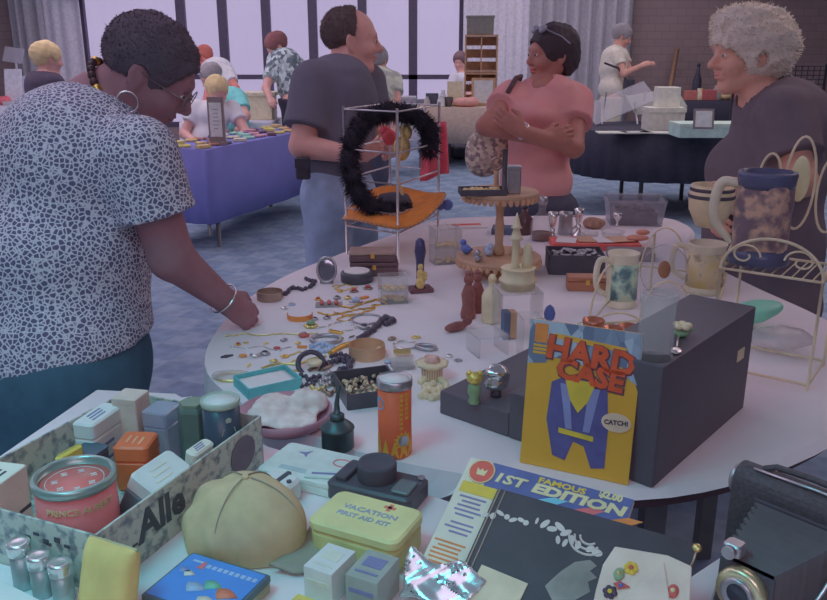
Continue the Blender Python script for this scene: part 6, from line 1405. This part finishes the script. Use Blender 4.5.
MB().lathe([(.019, 0), (.019, .005), (.014, .008)], (0, bt_/2, bh-.026), 24, Matrix.Rotation(R(-90), 3, 'Y')).build('end_knob', pewter, t)
g = MB(); g.tube([(.03, bt_/2, bh), (.045, bt_/2, bh+.008), (.09, bt_/2, bh+.010), (.135, bt_/2, bh+.008), (.15, bt_/2, bh)], .004, 6); g.build('carry_strap', lea, t); MB().tube([(.022, .012, bh+.001), (.10, .012, bh+.003), (.18, .012, bh+.001)], .0018, 6).build('chrome_trim', chrome, t)
MB().box((.10, -.001, .085), (.135, .004, .105)).build('front_frame', blackm, t, .002)
MB().box((.085, -.062, .018), (.085, .125, .007)).build('bed', lea, t, .002)
g = MB(); nf = 9; vs = []; cx0, cz0 = .095, .088; cx1, cz1 = .082, .082
for k in range(2*nf+1):
    u = k/(2*nf); s = 1 if k % 2 else .85; w_ = (.058*(1-u)+.034*u)*s; h_ = (.050*(1-u)+.034*u)*s; x_ = cx0*(1-u)+cx1*u; z_ = cz0*(1-u)+cz1*u; y_ = -.004-.098*u
    vs += [(x_-w_, y_, z_-h_), (x_+w_, y_, z_-h_), (x_+w_, y_, z_+h_), (x_-w_, y_, z_+h_)]
g.add(vs, [(4*k+j, 4*k+(j+1) % 4, 4*k+4+(j+1) % 4, 4*k+4+j) for k in range(2*nf) for j in range(4)]); g.build('bellows', bwm, t)
MB().box((cx1, -.106, .064), (.066, .006, .088)).build('lens_board', black, t, .002)
Ry = Matrix.Rotation(R(90), 3, 'X')
MB().lathe([(.029, .0), (.029, .010), (.027, .014), (.022, .014)], (cx1, -.109, cz1), 36, Ry).build('shutter_ring', mat('brass_silver', (150, 140, 126), .3, .7), t); MB().lathe([(.020, .0), (.020, .018), (.017, .020), (.013, .016)], (cx1, -.109, cz1), 30, Ry).build('lens_barrel', pewter, t); MB().ell((cx1, -.124, cz1), (.0135, .004, .0135)).build('lens_glass', mat('lens_dark', (40, 38, 52), .05), t)
MB().rbox((cx1-.018, -.106, .126), (.022, .020, .016), .005).lathe([(.008, 0), (.008, .006)], (cx1-.018, -.116, .126), 18, Ry).build('view_finder', pewter, t)
for x in (.036, .150): MB().tube([(x, -.004, .125), (x-.004, -.05, .085), (x-.004+(cx1-x)*.2, -.10, .03)], .0022, 6).build('strut', chrome, t)
# ---------------------------------------------------------------- stalls in the background
def drape(name, label, corners, z0, z1, m, wavy=.012, rnd_=False, n=14, cat='tablecloth'):
    """cloth over a table top: corners counter-clockwise in plan, hanging to z0"""
    P = [Vector((x, y)) for x, y in corners]; ring = []
    for i in range(len(P)):
        for k in range(n): ring.append(P[i].lerp(P[(i+1) % len(P)], k/n))
    c = sum(P, Vector((0, 0)))/len(P); N = len(ring); vs = [Vector((p.x, p.y, z1)) for p in ring]
    for j in (.5, 1):
        for k, p in enumerate(ring):
            d = (p-c).normalized(); o = d*(.02*j+wavy*j*math.sin(k*1.7)); vs.append(Vector((p.x+o.x, p.y+o.y, z1-(z1-z0)*j)))
    g = MB().add(vs, [tuple(range(N))]); b = len(g.v)-len(vs)
    g.add([], []); 
    for j in range(2):
        for k in range(N): g.f.append([b+j*N+k, b+(j+1)*N+k, b+(j+1)*N+(k+1) % N, b+j*N+(k+1) % N]); g.mi.append(0); g.sm.append(True)
    o = g.build(name, m, solid=.006); return solo(o, label, cat)
def frame_table(label, corners, z=.735, m=None):
    P = [Vector((x, y, 0)) for x, y in corners]; c = sum(P, Vector())/len(P); t = thing('folding_table', label, 'table', c)
    g = MB(); g.prism([(p.x, p.y) for p in [c+(p-c)*.985 for p in P]], z-.03, z-.006); g.build('tabletop', white, t, world=True)
    for p in P:
        q = c+(p-c)*.86; MB().cyl((q.x, q.y, 0), (q.x, q.y, z-.03), .018).build('leg', leg_m, t, world=True)
    return t
# --- blue clothed jewelry table
c1 = T(207, 149, .75); c2 = T(300, 131, .75); dr = (c2-c1).normalized(); pr = Vector((-dr.y, dr.x, 0)); c2 = c1+dr*1.85; w_ = .52
cs = [(c1.x, c1.y), (c2.x, c2.y), (c2.x+pr.x*w_, c2.y+pr.y*w_), (c1.x+pr.x*w_, c1.y+pr.y*w_)]
blue_t = frame_table('folding table beneath the blue cloth behind the woman in the spotted blouse', cs, .735)
drape('tablecloth', 'blue cloth hanging over the jewelry table behind the spotted blouse woman', cs, .2, .742, mat('blue_cloth', (92, 86, 150), .9, z='f', var=.08, scale=4))
t = blue_t; MB().tube([D(190, 160, 6.2), D(199, 176, 6.1), D(207, 212, 6.05), D(211, 236, 6.05)], .014).build('leg', leg_m, t, world=True); MB().tube([D(180, 188, 6.2), D(203, 182, 6.08)], .012).build('brace', leg_m, t, world=True)
cols = [mat('clutter_%s' % n, c, .5, z='f') for n, c in (('gold', (160, 130, 100)), ('ivory', (168, 152, 150)), ('plum', (92, 62, 84)), ('rust', (140, 92, 84)), ('mint', (120, 150, 150)), ('yellow', (170, 150, 96)), ('slate', (86, 84, 110)), ('rose', (160, 110, 130)))]
names = ['gold', 'ivory', 'plum', 'rust', 'mint green', 'yellow', 'slate', 'rose']
def on(u, v): return c1+dr*u+pr*v
k = 0
for i in range(11):
    for j in range(3):
        p = on(.08+.165*i, .10+.15*j)+Vector((rnd.uniform(-.03, .03), rnd.uniform(-.03, .03), .0)); p.z = .746; ci = (i*3+j*5) % 8; g = MB(); kk = (i+j) % 3
        if kk == 0: g.rbox((0, 0, .012), (.10, .07, .024), .006, 2, Matrix.Rotation(rnd.uniform(0, 3), 3, 'Z'))
        elif kk == 1: g.ring((0, 0, .010), .038, .010, None, 14, 6)
        else:
            for q in range(7): g.ell((rnd.uniform(-.05, .05), rnd.uniform(-.04, .04), .01), (.022, .018, .012), n=7, m=5)
        nm = ('jewelry_box', 'bangle', 'bead_heap')[kk]; o = g.build(nm, cols[ci]); o.location = p
        tag(o, '%s %s, %s along the %s row on the blue cloth' % (names[ci], ('flat jewelry box', 'chunky bangle', 'bead heap')[kk], 'nearest second third fourth fifth sixth seventh eighth ninth tenth farthest'.split()[i], ('front', 'middle', 'rear')[j]), ('box', 'bracelet', 'beads')[kk], 'jewelry on the blue clothed table')
t = thing('sign_holder', 'upright framed sign holder with a printed card on the blue clothed table', 'sign', on(.30, .10)*1.0+Vector((0, 0, .006)), R(-10)); t.location.z = .746
MB().box((0, 0, .012), (.13, .09, .024)).box((0, 0, .18), (.125, .018, .34)).build('frame', mat('taupe_frame', (104, 84, 96), .5, z='f'), t); MB().box((0, -.0105, .185), (.095, .003, .25)).build('card', mat('sign_card', (164, 150, 164), .7, z='f'), t)
g = MB()
for k in range(6): g.box((0, -.0125, .26-.028*k), (.05-.008*(k % 3), .001, .006))
g.build('print', mat('sign_print', (110, 98, 120), .7), t)
# --- generic stall tables behind
def rect(px, py, w, d, rz=0, z=.75):
    c = T(px, py, z); q = Matrix.Rotation(R(rz), 3, 'Z'); return [tuple((c+q @ Vector((sx*w/2, d/2+sy*d/2, 0))).xy) for sx, sy in ((-1, -1), (1, -1), (1, 1), (-1, 1))]
wcl = mat('white_cloth_far', (160, 148, 180), .9, z='f'); tcl = mat('tan_cloth', (140, 116, 122), .9, z='f'); bcl = mat('black_cloth', (46, 41, 60), .9, z='f')
A = rect(225, 122, .9, .7, 0); frame_table('folding table by the windows beneath the white cloth and the tan tub', A, .735); drape('tablecloth', 'white cloth on the table by the windows, left of the man', A, .3, .742, wcl)
Bt = rect(398, 112, .62, .7, 0); frame_table('folding table beneath the white cloth right of the man', Bt, .735); drape('tablecloth', 'white cloth on the small table right behind the man', Bt, .35, .742, wcl)
Ct = rect(458, 107, 1.05, .7, -4); frame_table('folding table beneath the tan cloth near the crates', Ct, .735); drape('tablecloth', 'tan cloth on the table with the wooden crates', Ct, .3, .742, tcl)
Dt = rect(18, 106, 1.25, .6, 4); frame_table('folding table beneath the white cloth at the far left', Dt, .735); drape('tablecloth', 'white cloth on the far left stall table', Dt, .3, .742, wcl)
def put(name, cat, label, px, py, d, m, z=.75, rz=0, sh='box', dy=.12, parts=None):
    p = T(px, py, z); p.y += dy; p.x *= p.y/(p.y-dy); t = thing(name, label, cat, (p.x, p.y, z-.004), R(rz)); g = MB()
    if sh == 'box': g.box((0, 0, d[2]/2), d)
    elif sh == 'cyl': g.lathe([(d[0]*.5, 0), (d[0]*.52, d[2]*.1), (d[0]*.46, d[2]*.6), (d[0]*.25, d[2]*.85), (d[0]*.28, d[2])], n=16)
    elif sh == 'bowl': g.lathe([(d[0]*.3, 0), (d[0]*.5, d[2]*.6), (d[0]*.52, d[2]), (d[0]*.46, d[2]*.9), (1e-5, d[2]*.3)], n=18)
    elif sh == 'lump': g.ell((0, 0, d[2]*.45), (d[0]/2, d[1]/2, d[2]*.5)).ell((d[0]*.2, 0, d[2]*.6), (d[0]*.25, d[1]*.35, d[2]*.4))
    elif sh == 'panel': g.box((0, 0, d[2]/2), d, Matrix.Rotation(R(-12), 3, 'X'))
    g.build('body', m, t, .004)
    if parts:
        for nm, c, s, m2 in parts: MB().box(c, s).build(nm, m2, t)
    return t
F = lambda n, c, **k: mat('far_'+n, c, .6, z='f', **k)
tanb = F('tan_tub', (158, 138, 136))
put('storage_tub', 'tub', 'wide tan storage tub on the white table by the windows', 252, 119, (.48, .34, .26), tanb, parts=[('rim', (0, 0, .255), (.56, .38, .03), F('tub_rim', (166, 148, 148)))])
put('cloth_pile', 'cloth', 'pale cloth heap on the white table left of the tan tub', 226, 120, (.22, .2, .12), wcl, sh='lump')
# table right of the man
put('grey_case', 'case', 'grey case on the small white clothed table right of the man', 408, 110, (.18, .25, .14), F('grey', (112, 102, 124)), parts=[('lid', (0, 0, .145), (.2, .26, .02), F('grey2', (128, 118, 140)))])
put('white_carton', 'box', 'white carton beside the grey case right of the man', 388, 110, (.22, .2, .10), wcl)
# crates
def crate(label, px, py, z, w, d, h, slats=3):
    p = T(px, py, z) if z < 1.2 else None; t = thing('wooden_crate', label, 'crate', p if p else px, R(-4)); m = F('crate_wood', (140, 104, 96), var=.2, scale=12)
    for s in (-1, 1):
        MB().box((s*(w/2-.01), 0, h/2), (.02, d, h)).build('side_panel', m, t)
    MB().box((0, 0, .01), (w-.04, d, .02)).build('bottom_panel', m, t); MB().box((0, 0, h-.01), (w-.04, d, .02)).build('top_panel', m, t)
    for k in range(slats): MB().box((0, d/2-.008, h*(k+.5)/slats), (w-.04, .012, h/slats*.7)).build('back_slat', m, t)
    MB().box((0, 0, h/2), (.015, d-.03, h-.04)).build('divider', m, t); return t
ck = T(480, 106, .75); ck.y += .35; ck.x *= ck.y/(ck.y-.35)
for k, (lb, h, w) in enumerate((('lower wooden crate holding a mirror on the tan clothed table', .40, .42), ('upper slatted wooden crate on the tan clothed table', .46, .42))):
    t = crate(lb, ck+Vector((0, 0, .0+(.405 if k else 0))), 0, 9, w, .3, h)
mt_ = thing('small_mirror', 'pale framed mirror leaning on the lower wooden crate', 'mirror', ck+Vector((.02, -.22, 0)), R(-4)); MB().box((0, 0, .17), (.3, .02, .34)).build('frame', F('crate_wood', (140, 104, 96)), mt_); MB().box((0, -.0115, .17), (.24, .004, .28)).build('mirror_glass', F('pale_glass', (150, 140, 160)), mt_)
tb = thing('metal_box', 'dark metal box on top of the upper wooden crate', 'box', ck+Vector((-.02, 0, .870)), R(-4)); MB().box((0, 0, .10), (.34, .24, .20)).build('box_body', F('dull_metal', (98, 88, 96)), tb, .005); MB().box((0, 0, .21), (.36, .26, .03)).build('lid', F('dull_metal', (98, 88, 96)), tb, .004)
for px, py, d, c, sh, lb, dy in ((432, 106.4, (.16, .1, .16), (60, 56, 76), 'box', 'dark box at the left end of the tan clothed table', .1), (443, 106.4, (.09, .09, .2), (150, 140, 158), 'cyl', 'pale jug beside the dark box on the tan cloth', .1), (441, 106.4, (.1, .1, .14), (150, 140, 160), 'cyl', 'small white vase at the front of the tan cloth', .02), (449, 106.4, (.1, .1, .12), (72, 60, 70), 'bowl', 'dark bowl in the middle of the tan cloth', .05), (455, 106.4, (.2, .05, .3), (150, 132, 128), 'panel', 'cream picture panel standing behind the dark bowl', .2), (466, 106.4, (.34, .2, .12), (160, 108, 116), 'lump', 'rose coloured cushion on the tan cloth before the mirror', .03), (437, 106.4, (.6, .12, .07), (92, 88, 108), 'box', 'long grey stall shelf at the rear of the tan cloth', .4), (427, 106.4, (.08, .08, .12), (130, 116, 130), 'cyl', 'mauve jar at the left front corner of the tan cloth', .02)):
    put('stall_'+{'box': 'box', 'cyl': 'jar', 'bowl': 'bowl', 'panel': 'picture', 'lump': 'cushion'}[sh], {'box': 'box', 'cyl': 'jar', 'bowl': 'bowl', 'panel': 'picture', 'lump': 'cushion'}[sh], lb, px, py, d, F('c%d' % px+lb[:9], c), sh=sh, dy=dy)
t = thing('folding_chair', 'metal framed folding chair beneath the tan clothed table', 'chair', T(463, 162, 0)); cm = leg_m
for s in (-1, 1): MB().tube([(s*.18, .2, .0), (s*.18, .0, .45), (s*.18, -.12, .6)], .012).build('leg', cm, t); MB().tube([(s*.18, -.2, 0), (s*.18, .1, .45)], .012).build('leg', cm, t)
MB().box((0, 0, .45), (.36, .36, .03)).build('seat', F('seat_dark', (60, 54, 74)), t)
solo(MB().ell(T(440, 161, 0)+Vector((0, .2, .12)), (.3, .2, .12)).ell(T(446, 161, 0)+Vector((.2, .2, .1)), (.2, .2, .1)).build('duffel_bag', F('duffel', (54, 48, 66))), 'dark bag on the carpet under the tan clothed table', 'bag')
# --- far left stall
for px, py, d, c, sh, lb, dy, z in ((16, 105, (.22, .03, .45), (172, 160, 190), 'panel', 'white display board on the far left stall', .2, .75), (31, 105, (.2, .03, .36), (160, 150, 186), 'panel', 'second white display board right of the first at far left', .25, .75), (4, 105, (.2, .15, .12), (160, 74, 96), 'lump', 'red cloth bundle at the left edge of the far left stall', .05, .75), (24, 105, (.12, .1, .06), (96, 120, 130), 'box', 'small teal grey box in front of the display boards', .02, .75), (10, 105, (.14, .1, .05), (132, 124, 146), 'box', 'low grey box next to the red cloth bundle', .02, .75)):
    put('stall_'+{'panel': 'display_board', 'lump': 'cloth_bundle', 'box': 'box'}[sh], {'panel': 'board', 'lump': 'cloth', 'box': 'box'}[sh], lb, px, py, d, F('l%d%d' % (px, py), c), z=z, sh=sh, dy=dy)
p = T(16, 104, .75); t = thing('acrylic_easel', 'clear tilted acrylic easel above the white display board at far left', 'easel', (p.x, p.y+.15, .746)); MB().box((0, 0, .30), (.02, .02, .60)).build('stem', chrome, t); MB().box((0, -.03, .62), (.26, .01, .20), Matrix.Rotation(R(-20), 3, 'X') @ Matrix.Rotation(R(8), 3, 'Y')).build('panel', clear('easel_clear', (.9, .88, .95), .4), t)
p = T(55, 104, .75); t = thing('acrylic_easel', 'clear tilted acrylic easel behind the pale blonde woman', 'easel', (p.x, p.y+.1, .746)); MB().box((0, 0, .34), (.02, .02, .68)).build('stem', chrome, t); MB().box((0, -.03, .68), (.22, .01, .20), Matrix.Rotation(R(-20), 3, 'X')).build('panel', clear('easel_clear', (.9, .88, .95), .4), t); MB().box((0, 0, .01), (.16, .12, .02)).build('base', chrome, t)
Et = rect(74, 99, 1.2, .6, 0); frame_table('folding table beneath the white cloth right of the blonde stallholder', Et, .735); drape('tablecloth', 'white cloth on the far table behind the spotted blouse woman\'s neck', Et, .3, .742, wcl)
put('red_case', 'case', 'dark red case with a pale panel on the far table beside the woman\'s neck', 92, 98.6, (.26, .2, .24), F('dark_red', (108, 60, 84)), dy=.1, parts=[('pale_panel', (.02, -.101, .13), (.14, .004, .14), F('pale_panel', (170, 150, 190)))])
# --- right: round black clothed table and its goods
rc = T(672, 130, .75); rc = Vector((2.36, 7.75, 0)); N = 40; cr = [(rc.x+.86*math.cos(2*math.pi*k/N), rc.y+.70*math.sin(2*math.pi*k/N)) for k in range(N)]
t = thing('round_table', 'round table beneath the black cloth behind the white haired woman', 'table', rc)
MB().lathe([(.84, .70), (.84, .73)], n=40, sy=.8).build('tabletop', darkw, t)
for x, y in ((-.3, -.35), (.3, -.35), (-.3, .35), (.3, .35)): MB().cyl((x, y, 0), (x, y, .7), .02).build('leg', leg_m, t)
drape('tablecloth', 'black cloth hanging over the round table on the right', cr, .33, .742, bcl, .018, n=3)
wb = F('white_box', (158, 146, 158)); lb_ = F('light_blue_box', (136, 146, 160))
put('shoe_box', 'box', 'lower white box stacked on the black clothed table', 662, 130, (.32, .22, .19), wb, dy=.05, parts=[('lid', (0, 0, .18), (.335, .235, .04), wb)])
p = T(662, 130, .75); put('small_white_box', 'box', 'small white box on top of the lower white box', 664, 130, (.19, .17, .17), wb, z=.75, dy=.10).location.z = .9465
put('flat_light_box', 'box', 'flat pale blue box on the black clothed table next to the white boxes', 705, 136, (.52, .3, .105), lb_, dy=.03, parts=[('lid', (0, 0, .099), (.53, .31, .026), F('light_blue_lid', (150, 156, 166)))])
p = T(708, 131, .855); t = thing('photo_frame', 'small white photo frame standing on the flat pale blue box', 'photo frame', (p.x, p.y+.12, .858), R(-8)); Mt = Matrix.Rotation(R(-14), 3, 'X'); MB().box((0, 0, .075), (.15, .012, .15), Mt).build('frame', F('frame_dark', (96, 84, 98)), t); MB().box((0, -.0075, .075), (.12, .004, .12), Mt).build('photo', F('photo_white', (176, 168, 190)), t)
for (px, py, rz, lb, w) in ((630, 128, 14, 'large clear tilted sheet cover at the left of the black clothed table', .62), (668, 126, 6, 'grey folded sheet cover resting behind the white boxes', .5)):
    p = T(px, py, .75); t = thing('clear_cover', lb, 'cover', (p.x, p.y+.45, .746), R(0)); q = Matrix.Rotation(R(-rz*1.6), 3, 'Y') @ Matrix.Rotation(R(28), 3, 'X')
    MB().box((0, 0, .20), (w, .36, .012), q).build('sheet', clear('cover_clear', (.85, .85, .9), .2) if rz > 10 else F('grey_sheet', (104, 98, 106)), t, .004); MB().tube([(-w*.25, 0, 0), (-w*.2, .05, .3)], .008).tube([(w*.3, 0, 0), (w*.25, .05, .2)], .008).build('support', chrome, t)
for k, (px, c, lb) in enumerate(((612, (150, 140, 150), 'pale flat paper stack at the left edge of the black cloth'), (636, (132, 122, 136), 'grey flat paper stack in the middle front of the black cloth'), (655, (150, 140, 150), 'pale flat paper sheet in front of the white boxes'))):
    put('paper_stack', 'paper', lb, px, 133, (.26, .16, .012), F('paper%d' % k, c), rz=rnd.uniform(-20, 20), dy=.03)
# wall stall further back
Gt = rect(730, 100.4, 1.75, .8, 0); frame_table('folding table beneath the dark cloth by the brown wall', Gt, .735); drape('tablecloth', 'dark cloth on the long stall table by the brown wall', Gt, .3, .742, bcl)
for k, (px, d, c, sh, lb) in enumerate(((690, (.16, .12, .13), (150, 84, 90), 'box', 'red box at the left of the stall by the brown wall'), (699, (.14, .14, .16), (150, 134, 130), 'cyl', 'cream jar right of the left red box by the wall'), (707, (.2, .16, .14), (142, 70, 82), 'box', 'second red box on the stall by the brown wall'), (716, (.14, .14, .2), (120, 110, 120), 'cyl', 'grey jar right of the second red box by the wall'), (725, (.2, .18, .12), (156, 130, 110), 'lump', 'tan bundle on the stall behind the white haired woman\'s chin'), (734, (.15, .14, .16), (146, 90, 96), 'box', 'rose box on the stall nearest the white haired woman'))):
    put('wall_stall_'+{'box': 'box', 'cyl': 'jar', 'lump': 'bundle'}[sh], {'box': 'box', 'cyl': 'jar', 'lump': 'bundle'}[sh], lb, px, 100, d, F('w%d' % k, c), sh=sh, dy=.1)
p = T(694, 99.6, .75); t = thing('dark_wine_bottle', 'tall dark bottle on the stall by the brown wall', 'bottle', (p.x*1.03, p.y+.3, .746)); MB().lathe([(.06, 0), (.062, .02), (.062, .26), (.03, .36), (.022, .48)], n=16).build('bottle_body', F('bottle_dark', (46, 42, 62)), t); MB().lathe([(.026, .46), (.026, .50), (1e-5, .5)], n=12).build('cap', F('bottle_dark', (46, 42, 62)), t)
p0 = T(659, 96, 0); yq = 12.6; solo(MB().tube([Vector((D(660, 110, yq).x, yq+.15, .0)), Vector((D(668, 50, yq+.5).x, yq+.62, 1.45))], .035, 8).build('wooden_pole', F('pole_wood', (120, 86, 82))), 'tall brown wooden pole leaning on the brown wall', 'pole')
# garment rack
gx = D(775, 100, 9.6); t = thing('garment_rack', 'black wire grid rack with hanging shirts behind the white haired woman', 'rack', (gx.x, gx.y, 0)); bm = F('grid_black', (44, 38, 52))
for x in (-.5, .55): MB().cyl((x, 0, 0), (x, 0, 1.28), .016).build('post', bm, t)
g = MB()
for k in range(7): g.cyl((-.5, 0, .95+.05*k), (.55, 0, .95+.05*k), .006, n=5)
for k in range(16): g.cyl((-.5+.07*k, 0, .95), (-.5+.07*k, 0, 1.25), .006, n=5)
g.build('wire_grid', bm, t)
t2 = thing('folding_screen', 'dark box on top of the black wire grid rack', 'box', (gx.x-.1, gx.y, 1.29)); MB().box((0, 0, .14), (.3, .2, .28)).build('box_body', F('screen_dark', (58, 52, 68)), t2, .006); MB().box((.22, .0, .2), (.03, .06, .4), Matrix.Rotation(R(12), 3, 'Y')).build('handle', F('screen_dark', (58, 52, 68)), t2)
hx = D(797, 84, 9.2); t = thing('hanging_shirt', 'white printed child\'s t-shirt hung on the black wire grid rack', 'shirt', (hx.x, gx.y-.10, .75)); sh_ = F('shirt_white', (168, 152, 150))
MB().prism([(-.14, 0), (.14, 0), (.14, .22), (.24, .16), (.27, .24), (.10, .38), (.04, .36), (-.04, .36), (-.10, .38), (-.27, .24), (-.24, .16), (-.14, .22)], -.02, .02, X=Matrix(((1, 0, 0, 0), (0, 0, 1, 0), (0, 1, 0, 0), (0, 0, 0, 1)))).build('shirt_body', sh_, t, .01); MB().tube([(0, 0, .5), (.02, 0, .47), (0, 0, .43), (-.10, 0, .36)], .006).tube([(0, 0, .43), (.10, 0, .36)], .006).build('hanger', chrome, t); MB().ell((0, -.022, .18), (.05, .004, .05)).build('print', F('shirt_print', (150, 110, 84)), t)
for k, (px, c, lb) in enumerate(((820, (150, 70, 84), 'red garment hung right of the white child\'s t-shirt'), (765, (70, 64, 84), 'dark garment hung behind the white hair at the rack'))):
    q = D(px, 84, 9.3); t = thing('hanging_garment', lb, 'garment', (q.x, gx.y-.08, .55)); MB().prism([(-.14, 0), (.14, 0), (.12, .36), (.04, .42), (-.04, .42), (-.12, .36)], -.02, .02, X=Matrix(((1, 0, 0, 0), (0, 0, 1, 0), (0, 1, 0, 0), (0, 0, 0, 1)))).build('garment_body', F('garment%d' % k, c), t, .01); MB().tube([(0, 0, .55), (0, 0, .45), (.1, 0, .38)], .006).tube([(0, 0, .45), (-.1, 0, .38)], .006).build('hanger', chrome, t)
# dark bag held by the far standing lady
q = D(629, 84, 9.7); t = thing('camera_bag', 'dark bag hanging at the waist of the far woman in white', 'bag', q-Vector((0, 0, .12))); MB().rbox((0, 0, .09), (.12, .10, .18), .03).build('bag_body', F('bag_dark', (48, 42, 60)), t, .01); MB().tube([(-.04, 0, .17), (-.14, .0, .30), (-.3, .05, .36)], .012).build('strap', F('bag_dark', (48, 42, 60)), t)
